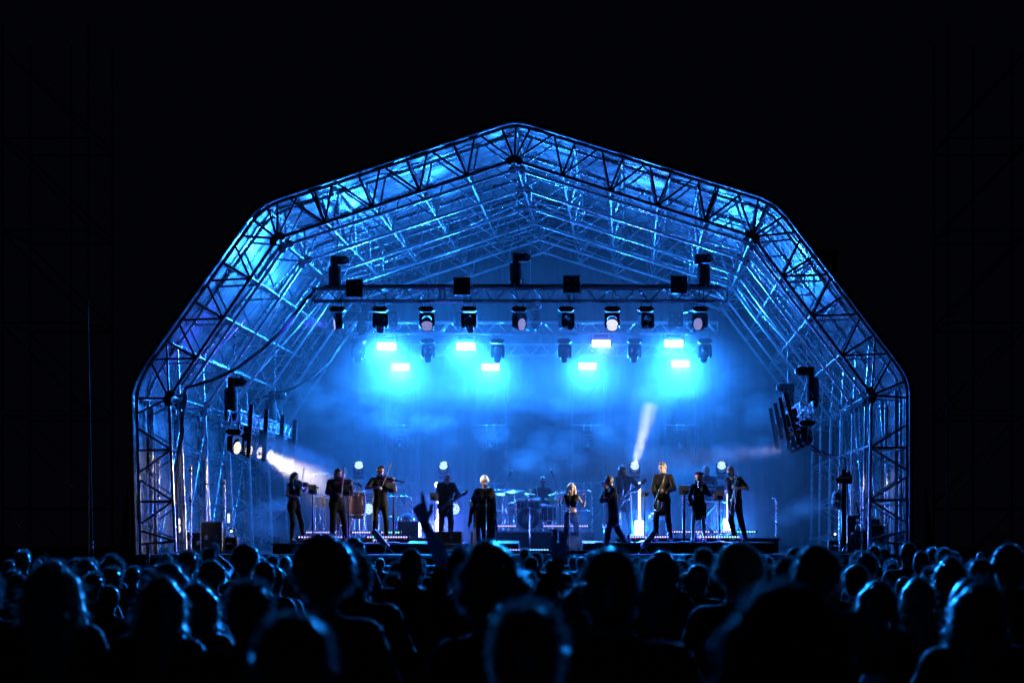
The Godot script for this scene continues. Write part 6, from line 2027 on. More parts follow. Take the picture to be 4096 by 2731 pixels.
func drum(called: String, label: String, c: Vector3, r: float, depth: float, b: Basis, shell: Material, foot_y := -1.0) -> Node3D:
	var t := thing(called, label, "drum", c, 0.0, "")
	t.basis = b
	var s := Shape.new()
	s.lathe(Transform3D(), [Vector2(r, -depth / 2), Vector2(r, depth / 2)], 32)
	obj("shell", s, shell, t)
	for e in [-1.0, 1.0]:
		s = Shape.new()
		s.lathe(Transform3D(Basis(), Vector3(0, e * depth / 2, 0)), [Vector2(r - 0.012, -0.018), Vector2(r + 0.012, -0.018), Vector2(r + 0.012, 0.018), Vector2(r - 0.012, 0.018)], 32)
		obj("hoop", s, mats["chrome"], t)
		s = Shape.new()
		s.disc(Transform3D(Basis(), Vector3(0, e * (depth / 2 - 0.002), 0)), r - 0.012, 0.006, 32)
		obj("drum_head", s, mat("drum_skin", Color(0.5, 0.5, 0.48), 0.5) if called != "bass_drum" else mats["black_plastic"], t)
	for k in 8:
		var a := TAU * k / 8
		bar("lug", Vector3(cos(a) * (r + 0.012), -depth / 2, sin(a) * (r + 0.012)), Vector3(cos(a) * (r + 0.012), depth / 2, sin(a) * (r + 0.012)), 0.008, mats["chrome"], t)
	if foot_y > 0:
		for k in 3:
			var a := TAU * k / 3
			var p := Vector3(cos(a) * r, 0, sin(a) * r)
			bar("leg", p, b.inverse() * (Vector3(c.x + p.x * 1.2, foot_y, c.z + p.z * 1.2) - c), 0.009, mats["chrome"], t)
	return t

func drum_kit() -> void:
	var shell := mat("drum_lacquer", Color(0.02, 0.022, 0.03), 0.12)
	var bronze := mat("cymbal_bronze", Color(0.75, 0.58, 0.3), 0.25, 1.0)
	var F0 := 1.95
	var c := at(528.9, 518.0, 47.0)
	c.y = F0 + 0.31
	var bd := drum("bass_drum", "bass drum with a grey crest on its black front head", c, 0.285, 0.42, Basis(Vector3.RIGHT, PI / 2), shell)
	# the printed crest: a portcullis in a disc with a crown, between two curved banners
	var pr := mat("grey_print", Color(0.42, 0.42, 0.4), 0.6)
	var s := Shape.new()
	var zf := 0.216
	var up := Basis(Vector3.RIGHT, PI / 2)
	for k in 5:
		var x := -0.07 + 0.035 * k
		var h := sqrt(maxf(0.0085 - x * x, 0.0008))
		s.at_box(Vector3(x, zf, 0.0), Vector3(0.01, 0.003, h * 2.0))
		s.at_box(Vector3(0, zf, x), Vector3(h * 2.0, 0.003, 0.01))
	for k in 4: s.extrude(Transform3D(Basis(Vector3.RIGHT, PI / 2), Vector3(-0.052 + 0.035 * k, zf, 0.1)), PackedVector2Array([Vector2(-0.008, 0), Vector2(0.008, 0), Vector2(0, 0.02)]), 0.003)
	s.at_box(Vector3(0, zf, -0.115), Vector3(0.06, 0.003, 0.014))
	for k in 3: s.at_box(Vector3(-0.022 + k * 0.022, zf, -0.13 - (0.008 if k == 1 else 0.0)), Vector3(0.012, 0.003, 0.022))
	for e in [-1.0, 1.0]:
		for k in 9:
			var a := lerpf(-0.75, 0.75, k / 8.0)
			s.box(Transform3D(Basis(Vector3.UP, -a * e), Vector3(e * cos(a) * 0.135, zf, sin(a) * 0.135)), Vector3(0.022, 0.003, 0.016))
	obj("crest_print", s, pr, bd).set_meta("kind", "stuff")
	for e in [-1.0, 1.0]: bar("spur", Vector3(e * 0.26, 0.1, 0.1), Vector3(e * 0.36, 0.22, 0.31), 0.01, mats["chrome"], bd)
	drum("tom_drum", "rack tom above the bass drum, left", c + Vector3(-0.2, 0.4, -0.02), 0.145, 0.2, Basis(Vector3.RIGHT, 0.35), shell)
	drum("tom_drum", "rack tom above the bass drum, right", c + Vector3(0.14, 0.4, -0.02), 0.155, 0.22, Basis(Vector3.RIGHT, 0.35), shell)
	drum("tom_drum", "floor tom right of the bass drum", at(548.0, 513.0, 47.3), 0.2, 0.36, Basis(Vector3.RIGHT, 0.08), shell, F0)
	drum("snare_drum", "shallow chromed snare drum before the drummer", at(541.0, 507.5, 47.55), 0.175, 0.14, Basis(Vector3.RIGHT, 0.15), mats["chrome"], F0)
	drum("snare_drum", "second shallow drum at the left of the kit", at(512.0, 510.0, 46.9), 0.16, 0.12, Basis(Vector3.RIGHT, 0.15), mats["chrome"], F0)
	for q in [[505.5, 493.6, 0.27, -0.05, "wide cymbal left of the kit, lower of the two leftmost"], [514.5, 490.8, 0.26, 0.06, "wide cymbal left of the kit, just above its neighbour"], [517.0, 501.5, 0.24, 0.1, "cymbal tilted low over the left of the bass drum"], [529.6, 493.7, 0.16, 0.0, "small cymbal on the straight stand above the bass drum"], [552.5, 499.5, 0.23, -0.2, "cymbal tilted right of the drummer"], [556.0, 493.0, 0.22, 0.18, "high cymbal right of the drummer"], [563.5, 497.5, 0.2, -0.1, "outermost cymbal right of the drum kit"]]:
		cymbal(q[4], at(q[0], q[1], 47.1), q[2], F0, q[3], bronze, "cymbals of the drum kit")
	var hh := Shape.new()
	for q in [[538.0, 497.0, 536.0, 486.0], [551.0, 497.5, 557.0, 491.5]]:
		var st := bar("drumstick", at(q[0], q[1], 47.35), at(q[2], q[3], 47.3), 0.008, mat("hickory", Color(0.6, 0.42, 0.24), 0.5))
		tag(st, "pale drumstick in the drummer's " + ("right" if q[0] < 540 else "left") + " hand", "drumstick", "")
	# low steel rails round the kit
	for q in [[[501.0, 484.5, 47.4], [516.5, 484.5, 47.4], "left"], [[561.0, 490.5, 46.9], [591.8, 490.5, 46.9], "right"]]:
		pass
	handrail("bent steel handrail right of the drum riser", at(561.5, 490.5, 46.7), at(592.0, 490.5, 46.7), 1.95, true)
	handrail("bent steel handrail left of the guitarist", at(378.0, 496.5, 46.5), at(411.3, 496.5, 46.5), 1.79, true)
	handrail("steel handrail left of the drum riser behind the cymbals", at(490.0, 490.0, 48.8), at(517.5, 490.0, 48.8), 1.95, true)
	handrail("pale upright rail at the right end of the right riser", at(775.0, 497.5, 44.9), at(776.8, 497.5, 44.9), 1.79, false)

func handrail(label: String, a: Vector3, b: Vector3, foot: float, mid: bool) -> void:
	var t := thing("handrail", label, "handrail", Vector3(b.x, foot, b.z), 0.0, "steel handrails on the risers")
	var m: Material = mats["aluminium"]
	var h := b.y - foot
	var w := a.x - b.x
	var s := Shape.new()
	s.tube([Vector3(w, h, 0), Vector3(-0.1, h, 0), Vector3(-0.03, h - 0.03, 0), Vector3(0, h - 0.1, 0), Vector3(0, 0, 0)], 0.021, 10)
	obj("rail", s, m, t)
	if mid:
		bar("mid_rail", Vector3(w, h * 0.5, 0), Vector3(0, h * 0.5, 0), 0.014, m, t)
		bar("post", Vector3(w, 0, 0), Vector3(w, h, 0), 0.021, m, t)

func percussion() -> void:
	var burst := mat("conga_wood", Color(0.42, 0.13, 0.07), 0.2)
	var g := Gradient.new()
	g.offsets = PackedFloat32Array([0.0, 0.3, 0.62, 1.0])
	g.colors = PackedColorArray([Color(0.25, 0.03, 0.05), Color(0.62, 0.28, 0.16), Color(0.66, 0.42, 0.28), Color(0.5, 0.12, 0.08)])
	var tex := GradientTexture2D.new()
	tex.gradient = g
	tex.fill_from = Vector2(0, 0); tex.fill_to = Vector2(0, 1)
	burst.albedo_color = Color(0.55, 0.5, 0.5)
	burst.albedo_texture = tex
	for q in [[358.0, 45.3, "front conga drum with a red sunburst shell below the middle violinist's bow hand"], [347.5, 45.9, "second conga drum, half hidden behind the middle violinist"]]:
		var base := at(q[0], 518.5, q[1])
		var top := at(q[0], 491.5, q[1])
		var h := top.y - base.y
		var t := thing("conga_drum", q[2], "conga drum", base, 0.0, "conga drums")
		var s := Shape.new()
		var prof := []
		for k in 13:
			var w := k / 12.0
			prof.append(Vector2(lerpf(0.13, 0.155, w) + sin(pow(w, 0.8) * PI) * 0.055, h * w))
		for k in 12:
			var v0: Vector2 = prof[k]
			var st := s.v.size()
			s.lathe(Transform3D(), [v0, prof[k + 1]], 28)
			for i in range(st, s.v.size()): s.uv[i] = Vector2(s.uv[i].x, 1.0 - s.v[i].y / h)
		obj("shell", s, burst, t)
		s = Shape.new()
		s.lathe(Transform3D(Basis(), Vector3(0, h, 0)), [Vector2(0.14, -0.02), Vector2(0.172, -0.03), Vector2(0.175, 0.005), Vector2(0.16, 0.02), Vector2(0.0, 0.02)], 28)
		obj("drum_head", s, mats["drum_skin"], t)
		for k in 6:
			var a := TAU * k / 6 + 0.3
			bar("lug", Vector3(cos(a) * 0.18, h * 0.78, sin(a) * 0.18), Vector3(cos(a) * 0.178, h, sin(a) * 0.178), 0.008, mats["chrome"], t)
		for k in 3:
			var a := TAU * k / 3 + 0.5
			bar("leg", Vector3(cos(a) * 0.15, h * 0.12, sin(a) * 0.15), Vector3(cos(a) * 0.24, 1.79 - base.y, sin(a) * 0.24), 0.013, mats["chrome"], t)
		s = Shape.new()
		s.lathe(Transform3D(Basis(), Vector3(0, h * 0.14, 0)), [Vector2(0.165, -0.015), Vector2(0.19, -0.015), Vector2(0.19, 0.015), Vector2(0.165, 0.015)], 24)
		obj("stand_ring", s, mats["chrome"], t)
	var pale := mat("pale_cymbal", Color(0.5, 0.62, 0.55), 0.3, 1.0)
	cymbal("large pale cymbal high behind the long-haired violinist", at(320.0, 473.0, 46.0), 0.22, 1.79, 0.02, pale, "percussion cymbals")
	cymbal("tilted pale cymbal left of the large one, behind the violinists", at(313.0, 477.5, 46.3), 0.17, 1.79, 0.45, pale, "percussion cymbals")
	drum("timbale_drum", "chromed timbale drum between the first two violinists, left", at(318.0, 501.0, 45.9), 0.17, 0.2, Basis(Vector3.RIGHT, 0.1), mats["chrome"], 1.79)
	drum("timbale_drum", "chromed timbale drum between the first two violinists, right", at(328.0, 502.5, 45.9), 0.16, 0.2, Basis(Vector3.RIGHT, 0.1), mats["chrome"], 1.79)

func lettering(text: String, size: float, m: Material, parent: Node3D, where: Vector3, called := "lettering") -> void:
	var f := SystemFont.new()
	f.font_names = PackedStringArray(["Droid Sans"])
	f.font_weight = 700
	var tm := TextMesh.new()
	tm.text = text
	tm.font = f
	tm.font_size = 32
	tm.pixel_size = size / 24.0
	tm.depth = 0.003
	tm.curve_step = 2.0
	var o := obj(called, tm, m, parent)
	o.position = where

func keyboards() -> void:
	var pr := mat("white_print", Color(0.7, 0.72, 0.74), 0.5)
	var a := at(681.5, 489.0, 46.4)
	var b := at(729.5, 489.0, 46.4)
	var c := (a + b) / 2
	var w := b.x - a.x
	var t := thing("keyboard", "black keyboard with white maker's lettering on its back, before the keyboard player", "keyboard", c)
	var s := Shape.new()
	s.box(Transform3D(Basis(Vector3.RIGHT, -0.25), Vector3(0, 0, -0.12)), Vector3(w, 0.13, 0.34), 0.02)
	obj("case", s, mats["black_plastic"], t)
	s = Shape.new()
	s.box(Transform3D(Basis(Vector3.RIGHT, -0.06), Vector3(0, -0.02, 0.055)), Vector3(w * 0.99, 0.2, 0.02), 0.006)
	obj("back_panel", s, mats["black_paint"], t)
	lettering("KORG", 0.085, pr, t, Vector3(-w * 0.42 + 0.08, -0.0, 0.068))
	lettering("KRONOS", 0.075, pr, t, Vector3(0.06, -0.0, 0.068))
	s = Shape.new()
	for k in 12: s.at_box(Vector3(w * 0.2 + k * 0.028, -0.03, 0.068), Vector3(0.016, 0.012, 0.004))
	obj("sockets", s, mats["chrome"], t).set_meta("kind", "stuff")
	var keys := Shape.new()
	for k in 36: keys.at_box(Vector3(-w * 0.45 + w * 0.9 * k / 35.0, 0.02, -0.34), Vector3(w * 0.9 / 37.0, 0.02, 0.15), 0.002)
	obj("keys", keys, mats["white_paint"], t).set_meta("kind", "stuff")
	t = thing("keyboard", "lower pale keyboard under the black one, on the crossed stand", "keyboard", at(701.5, 499.6, 46.35))
	s = Shape.new()
	s.at_box(Vector3(0, 0, -0.1), Vector3(0.95, 0.1, 0.32), 0.015)
	obj("case", s, mat("pale_case", Color(0.3, 0.34, 0.36), 0.5), t)
	s = Shape.new()
	for k in 5: s.at_box(Vector3(-0.38 + k * 0.19, 0, 0.062), Vector3(0.1, 0.03, 0.006))
	obj("sockets", s, mats["black_plastic"], t).set_meta("kind", "stuff")
	t = thing("keyboard_stand", "crossed keyboard stand with splayed legs", "keyboard stand", Vector3(at(702, 500, 46.4).x, 1.79, -46.45))
	var top := at(702, 501.5, 46.4).y - 1.79
	for z in [-0.14, 0.14]:
		bar("leg", Vector3(-0.42, 0, z), Vector3(0.4, top, z), 0.018, mats["black_paint"], t)
		bar("leg", Vector3(0.42, 0, z), Vector3(-0.4, top, z), 0.018, mats["black_paint"], t)
	for e in [-0.4, 0.4]: bar("arm", Vector3(e, top, -0.2), Vector3(e, top, 0.2), 0.015, mats["chrome"], t)
	for e in [-0.5, 0.52]: bar("post", Vector3(e, 0, 0.05), Vector3(e, top + 0.18, 0.05), 0.016, mats["chrome"], t)
	for e in [-0.5, 0.52]: bar("bracket", Vector3(e, top + 0.17, -0.2), Vector3(e, top + 0.17, 0.1), 0.014, mats["chrome"], t)
	t = thing("side_table", "small bright table beside the trombone player", "table", Vector3(at(728, 502, 45.6).x, 1.79, -45.6))
	s = Shape.new()
	var tt := at(728, 502, 45.6).y - 1.79
	s.at_box(Vector3(0, tt, 0), Vector3(0.62, 0.025, 0.35), 0.006)
	obj("table_top", s, mats["aluminium"], t)
	for e in [-0.27, 0.27]: bar("leg", Vector3(e, 0, 0), Vector3(e, tt, 0), 0.014, mats["chrome"], t)
	t = thing("keyboard", "small black keyboard with a maker's name, half hidden behind the lead singer", "keyboard", at(611.5, 496.2, 45.8))
	s = Shape.new()
	s.at_box(Vector3(0, 0, -0.1), Vector3(0.54, 0.1, 0.26), 0.012)
	obj("case", s, mats["black_plastic"], t)
	lettering("novation", 0.06, pr, t, Vector3(-0.14, -0.005, 0.033))
	s = Shape.new()
	for k in 20: s.at_box(Vector3(-0.24 + k * 0.025, 0.055, -0.16), Vector3(0.022, 0.015, 0.12), 0.002)
	obj("keys", s, mats["white_paint"], t).set_meta("kind", "stuff")
	t = thing("keyboard_stand", "slim chromed stand under the small keyboard", "keyboard stand", Vector3(at(611.5, 500, 45.8).x, DECK, -45.85))
	var th := at(611.5, 498.0, 45.8).y - DECK
	for e in [-0.2, 0.2]: bar("post", Vector3(e, 0, 0), Vector3(e, th, 0), 0.018, mats["chrome"], t)
	for e in [-0.2, 0.2]: bar("foot", Vector3(e, 0.02, -0.25), Vector3(e, 0.02, 0.25), 0.016, mats["chrome"], t)

func tilt_tube(label: String, a: Vector3, b: Vector3, m: Material) -> void:
	var t := thing("jet_tube", label, "effect tube", a, 0.0, "effect tubes along the stage edge")
	var s := Shape.new()
	s.lathe(face(Vector3.ZERO, b - a), [Vector2(0.0, 0.0), Vector2(0.07, 0.0), Vector2(0.07, (b - a).length()), Vector2(0.06, (b - a).length()), Vector2(0.058, 0.1)], 16)
	obj("tube", s, m, t)
	s = Shape.new()
	var low := Vector3(0, DECK - a.y, 0)
	for k in 3:
		var an := TAU * k / 3
		s.rod(Vector3(0, 0.02, 0), low + Vector3(cos(an) * 0.16, 0.01, sin(an) * 0.12), 0.012, 6)
	s.at_box(Vector3(0, 0.02, 0.05), Vector3(0.08, 0.08, 0.05), 0.008)
	obj("stand", s, mats["chrome"], t)

func loose_things() -> void:
	tilt_tube("slanting grey tube leaning left at the stage edge below the violinists", at(387.5, 547.5, 42.25), at(373.0, 530.5, 42.25), mats["truss_steel"])
	tilt_tube("slanting grey tube leaning right at the stage edge below the horns", at(642.6, 547.5, 42.25), at(655.0, 531.5, 42.25), mats["truss_steel"])
	tilt_tube("upright black tube at the stage edge left of the white-haired singer", at(479.0, 544.0, 42.25), at(477.8, 527.5, 42.25), mats["black_paint"])
	tilt_tube("upright black tube at the stage edge before the blonde singer", at(556.0, 545.0, 42.25), at(555.0, 529.0, 42.25), mats["black_paint"])
	# jug, can and bottles
	var t := thing("water_jug", "white plastic jug on the right riser behind the lead singer's foot", "jug", on(628.7, 43.1, 1.69))
	var s := Shape.new()
	s.lathe(Transform3D(Basis().scaled(Vector3(1, 1, 0.9)), Vector3.ZERO), [Vector2(0, 0), Vector2(0.058, 0), Vector2(0.064, 0.02), Vector2(0.064, 0.15), Vector2(0.05, 0.19), Vector2(0.022, 0.215), Vector2(0.022, 0.235)], 18)
	var milk := mat("milky_plastic", Color(0.7, 0.74, 0.78), 0.4)
	milk.backlight_enabled = true
	milk.backlight = Color(0.5, 0.55, 0.6)
	obj("bottle_body", s, milk, t)
	s = Shape.new()
	s.lathe(Transform3D(Basis(), Vector3(0, 0.235, 0)), [Vector2(0.024, 0), Vector2(0.024, 0.02), Vector2(0, 0.02)], 12)
	obj("cap", s, mats["white_paint"], t)
	t = thing("drink_can", "red drinks can beside the white jug", "can", on(634.3, 43.05, 1.69))
	s = Shape.new()
	s.lathe(Transform3D(), [Vector2(0.026, 0), Vector2(0.033, 0.008), Vector2(0.033, 0.108), Vector2(0.028, 0.118), Vector2(0.0, 0.116)], 16)
	obj("can_body", s, mat("red_can", Color(0.55, 0.02, 0.03), 0.3, 0.3), t)
	s = Shape.new()
	s.lathe(Transform3D(), [Vector2(0.0335, 0.04), Vector2(0.0335, 0.07)], 16)
	obj("white_band", s, mats["white_paint"], t)
	var glassy := mat("bottle_plastic", Color(0.8, 0.85, 0.9), 0.08)
	glassy.transparency = BaseMaterial3D.TRANSPARENCY_ALPHA
	glassy.albedo_color.a = 0.25
	for q in [[531.2, 46.55, 1.95, "clear water bottle in front of the bass drum"], [668.5, 43.0, 1.69, "clear water bottle by the saxophone player's right shoe"], [698.5, 42.95, 1.69, "clear water bottle left of the trumpet player's dark shoe"], [701.5, 43.0, 1.69, "clear water bottle just right of the first, by the trumpet player"], [718.5, 42.95, 1.69, "clear water bottle at the foot of the silver tablet's stand"], [741.5, 42.95, 1.69, "clear water bottle before the trombone player"]]:
		t = thing("water_bottle", q[3], "bottle", on(q[0], q[1], q[2]), 0.0, "water bottles on the risers")
		s = Shape.new()
		s.lathe(Transform3D(), [Vector2(0, 0), Vector2(0.032, 0), Vector2(0.034, 0.02), Vector2(0.034, 0.15), Vector2(0.014, 0.19), Vector2(0.014, 0.205)], 14)
		obj("bottle_body", s, glassy, t)
		s = Shape.new()
		s.lathe(Transform3D(Basis(), Vector3(0, 0.205, 0)), [Vector2(0.016, 0), Vector2(0.016, 0.02), Vector2(0, 0.02)], 10)
		obj("cap", s, mats["white_paint"], t)
	# amplifier before the guitarist and floor wedges
	t = thing("amplifier", "black guitar amplifier case at the guitarist's feet", "amplifier", on(446.5, 44.6, 1.66))
	s = Shape.new()
	s.at_box(Vector3(0, 0.14, 0), Vector3(0.76, 0.28, 0.35), 0.015)
	obj("case", s, mats["black_paint"], t)
	s = Shape.new()
	for e in [-1.0, 1.0]:
		s.at_box(Vector3(e * 0.13, 0.14, 0.178), Vector3(0.14, 0.012, 0.006))
		s.at_box(Vector3(e * 0.13, 0.14, 0.178), Vector3(0.012, 0.16, 0.006))
	s.tube([Vector3(-0.1, 0.28, 0), Vector3(-0.08, 0.32, 0), Vector3(0.08, 0.32, 0), Vector3(0.1, 0.28, 0)], 0.012, 6)
	obj("fittings", s, mats["chrome"], t)
	for q in [[420.5, 42.6, 0.0, "low black monitor wedge on the stage left of the guitarist's riser"], [592.0, 43.0, 0.2, "low black monitor wedge right of the blonde singer"], [509.0, 43.2, -0.1, "low black monitor wedge facing the white-haired singer"]]:
		t = thing("monitor_wedge", q[3], "speaker", on(q[0], q[1], DECK), q[2], "monitor wedges")
		s = Shape.new()
		s.extrude(Transform3D(Basis(Vector3.UP, PI / 2), Vector3.ZERO), PackedVector2Array([Vector2(-0.22, 0), Vector2(0.2, 0), Vector2(0.2, 0.1), Vector2(-0.06, 0.3), Vector2(-0.22, 0.24)]), 0.5)
		obj("case", s, mats["black_paint"], t)
		s = Shape.new()
		s.box(Transform3D(Basis(Vector3.RIGHT, -0.65), Vector3(0, 0.205, -0.075)), Vector3(0.44, 0.3, 0.01), 0.003)
		obj("grille", s, mats["rubber"], t)
	# cable tangles on the deck
	var r := RandomNumberGenerator.new()
	r.seed = 4
	var spots := [[410.0, "on the deck below the left mirror ball"], [425.0, "on the deck left of the guitarist's riser"], [600.0, "on the deck behind the lead singer"], [212.0, "on the deck inside the left arch leg"], [222.0, "beside the fan lamp on the left"], [232.0, "near the left edge of the left riser"], [838.0, "at the foot of the right upright pole"], [848.0, "between the pole and the right arch leg"]]
	for q in spots:
		for k in 3:
			var c := on(q[0], 42.4 + r.randf() * 0.8, DECK + 0.015)
			var p := []
			for j in 9: p.append(c + Vector3(r.randf_range(-0.4, 0.4), r.randf_range(0, 0.05), r.randf_range(-0.3, 0.2)))
			cable("cable", ["thin", "looped", "tangled"][k] + " black cable " + q[1], p, 0.009)

func build_surroundings() -> void:
	var al: Material = mats["aluminium"]
	# wide flat posts of the side bays, lit pink by the warm lamps across the stage
	for q in [[0, "left"], [1, "right"]]:
		var t := thing("side_wall_frame", "row of flat aluminium wall posts along the " + str(q[1]) + " side of the stage", "wall frame", Vector3.ZERO)
		for k in range(1, 7):
			var z: float = ARCH_Z[k]
			var f: Vector2 = frame_out[0 if q[0] == 0 else 7]
			var g: Vector2 = frame_out[1 if q[0] == 0 else 6]
			var s := Shape.new()
			var sgn := 1.0 if q[0] == 0 else -1.0
			var a := Vector3(f.x + sgn * 0.1, DECK, -z + 0.06)
			var b := Vector3(g.x + sgn * 0.1, g.y - 0.15, -z + 0.06)
			s.box(Transform3D(face(a, b).basis, (a + b) / 2), Vector3(0.1, (b - a).length(), 0.05), 0.006)
			obj("post", s, mats["truss_steel"], t)
			if k < 6:
				for y in [2.6, 3.9]: bar("rail", Vector3(f.x + sgn * 0.2, y, -z), Vector3(f.x + sgn * 0.2, y, -ARCH_Z[k + 1]), 0.022, al, t)
				bar("brace", Vector3(f.x + sgn * 0.15, DECK + 0.1, -z), Vector3(g.x + sgn * 0.15, g.y - 0.3, -ARCH_Z[k + 1]), 0.02, al, t)
	# scaffold props standing between the arch legs at both sides
	var r := RandomNumberGenerator.new()
	r.seed = 12
	for q in [[0, "left", [152.0, 158.5, 184.0, 190.5, 206.0, 224.5]], [1, "right", [862.0, 888.0, 894.5, 900.0]]]:
		for k in q[2].size():
			var z: float = 42.7 + (k % 3) * 1.1
			var p := on(q[2][k], z, DECK)
			var h := 1.6 + r.randf() * 1.6
			var t := thing("steel_prop", ["first", "second", "third", "fourth", "fifth", "sixth"][k] + " upright steel prop from the left between the " + str(q[1]) + " arch legs", "prop", p, 0.0, "steel props between the arch legs")
			bar("pole", Vector3.ZERO, Vector3(0, h, 0), 0.024, al, t)
			bar("arm", Vector3(0, h * 0.6, 0), Vector3(0.22, h * 0.6, 0.05), 0.018, al, t)
			var s := Shape.new()
			for y in [0.2, 0.6, 0.95]: s.at_box(Vector3(0, h * y, 0.01), Vector3(0.07, 0.06, 0.07), 0.008)
			obj("coupler", s, mats["truss_steel"], t)
	# fan lamps on both sides
	for q in [[231.8, 531.0, 44.2, "round fan with a bright hub on a case inside the left arch leg"], [835.0, 534.0, 43.4, "round fan with a bright hub on a case by the right upright pole"]]:
		var c := at(q[0], q[1], q[2])
		var t := thing("stage_fan", q[3], "fan", Vector3(c.x, DECK, c.z), 0.0, "stage fans")
		var y := c.y - DECK
		var s := Shape.new()
		s.at_box(Vector3(0.0, (y - 0.14) / 2, -0.05), Vector3(0.3, maxf(y - 0.14, 0.12), 0.3), 0.015)
		obj("case", s, mats["black_plastic"], t)
		s = Shape.new()
		for k in 3: s.at_box(Vector3(-0.08 + k * 0.08, (y - 0.14) * 0.6, 0.103), Vector3(0.05, 0.05, 0.006))
		obj("controls", s, mats["chrome"], t)
		var f := Transform3D(Basis(Vector3.RIGHT, PI / 2), Vector3(0, y, 0.02))
		s = Shape.new()
		s.lathe(f, [Vector2(0.1, -0.05), Vector2(0.112, -0.03), Vector2(0.112, 0.05), Vector2(0.104, 0.06), Vector2(0.1, 0.05)], 24)
		for k in 16:
			var a := TAU * k / 16
			s.rod(Vector3(cos(a) * 0.02, y + sin(a) * 0.02, 0.08), Vector3(cos(a) * 0.108, y + sin(a) * 0.108, 0.075), 0.0025, 4)
		obj("guard", s, mats["chrome"], t)
		for k in 5:
			var a := TAU * k / 5
			var bl := Shape.new()
			bl.box(Transform3D(Basis(Vector3.BACK, a) * Basis(Vector3.UP, 0.5), Vector3(cos(a + PI / 2) * 0.055, y + sin(a + PI / 2) * 0.055, 0.03)), Vector3(0.045, 0.08, 0.005), 0.002)
			obj("blade", bl, mats["chrome"], t)
		s = Shape.new()
		s.disc(f.translated_local(Vector3(0, 0.06, 0)), 0.024, 0.02, 14)
		obj("hub_light", s, glow("fan_hub_light", Color(0.5, 0.85, 1.0), 4.0), t)
	# right side: pole, antenna paddle, dome, flight cases, amplifier, white case
	var pl := thing("upright_pole", "thick dark upright pole inside the right arch leg", "pole", on(843.5, 42.9, DECK))
	bar("pole", Vector3.ZERO, Vector3(0, 1.95, 0), 0.045, mats["black_paint"], pl)
	bar("pole_sleeve", Vector3(-0.07, 0, 0), Vector3(-0.09, 2.0, 0), 0.025, al, pl)
	var pd := thing("antenna_paddle", "black paddle antenna with small maker's lettering on a slim stand", "antenna", on(848.0, 42.6, DECK))
	var c2 := at(846.5, 478.8, 42.6) - pd.position
	bar("pole", Vector3.ZERO, Vector3(0, c2.y, 0), 0.014, mats["black_paint"], pd)
	var s2 := Shape.new()
	s2.extrude(Transform3D(Basis(Vector3.BACK, 0.14).scaled(Vector3.ONE * 0.62), c2 + Vector3(-0.02, 0.0, 0)), PackedVector2Array([Vector2(-0.36, -0.08), Vector2(-0.33, -0.1), Vector2(0.16, -0.22), Vector2(0.22, -0.2), Vector2(0.27, 0.0), Vector2(0.2, 0.26), Vector2(0.14, 0.26), Vector2(-0.34, 0.06), Vector2(-0.37, 0.03)]), 0.03)
	obj("panel", s2, mats["black_plastic"], pd)
	lettering("SENNHEISER", 0.035, mats["white_print"], pd, c2 + Vector3(-0.05, 0.03, 0.013))
	var s3 := Shape.new()
	for k in 3:
		var a := TAU * k / 3 + 0.2
		s3.rod(Vector3(0, 0.25, 0), Vector3(cos(a) * 0.3, 0.01, sin(a) * 0.3), 0.012, 6)
	obj("tripod", s3, mats["black_paint"], pd)
	var dm := thing("mirror_dome", "half mirror dome fixed sideways on the right upright pole", "mirror ball", at(840.0, 499.5, 43.0))
	var s4 := Shape.new()
	s4.ball(Transform3D(Basis(Vector3.BACK, PI / 2), Vector3.ZERO), Vector3(0.27, 0.2, 0.27), 20, 8, 0.0)
	obj("core", s4, mats["black_plastic"], dm)
	s4 = Shape.new()
	for row in 7:
		var e := (row + 0.5) / 7.0 * PI / 2
		var n := maxi(4, int(36 * cos(e)))
		for j in n:
			var a := TAU * j / n
			var d := Basis(Vector3.BACK, PI / 2) * Vector3(cos(e) * cos(a), sin(e), cos(e) * sin(a))
			var nn := (d + Vector3(r.randf_range(-1, 1), r.randf_range(-1, 1), r.randf_range(-1, 1)) * 0.04).normalized()
			var xx := nn.cross(Vector3(0.01, 0.02, 1)).normalized() * 0.02
			var yy := xx.cross(nn).normalized() * 0.018
			var p := d * Vector3(0.205, 0.274, 0.274)
			s4.poly([p - xx - yy, p + xx - yy, p + xx + yy, p - xx + yy], nn)
	obj("mirror_tile", s4, mats["mirror_tile"], dm).set_meta("kind", "stuff")
	for q in [[870.0, 43.6, 1.42, 0.62, 0.66, "large black flight case behind the right arch leg"], [868.5, 43.6, 2.09, 0.5, 0.14, "flat grey device on top of the right flight case"], [213.5, 44.0, 1.42, 0.5, 0.75, "black flight case inside the left arch leg"], [196.0, 44.8, 1.42, 0.42, 0.5, "smaller black case farther back at the left side"], [856.0, 44.4, 1.42, 0.45, 0.9, "tall black case in the gap left of the right flight case"]]:
		var t := thing("flight_case", q[5], "flight case", on(q[0], q[1], q[2]), 0.0, "flight cases at the stage sides")
		var s := Shape.new()
		s.at_box(Vector3(0, q[4] / 2, 0), Vector3(q[3], q[4], 0.5), 0.01)
		obj("case", s, mats["black_paint"], t)
		s = Shape.new()
		for e in [-1.0, 1.0]:
			s.at_box(Vector3(e * q[3] / 2, q[4] / 2, 0.25), Vector3(0.03, q[4], 0.03), 0.005)
			s.at_box(Vector3(0, q[4] / 2 + e * q[4] / 2, 0.25), Vector3(q[3], 0.03, 0.03), 0.005)
		obj("edge_trim", s, al, t)
		s = Shape.new()
		for e in [-0.25, 0.25]: s.at_box(Vector3(e * q[3], q[4] * 0.5, 0.255), Vector3(0.08, 0.1, 0.02), 0.004)
		obj("latch", s, mats["chrome"], t)
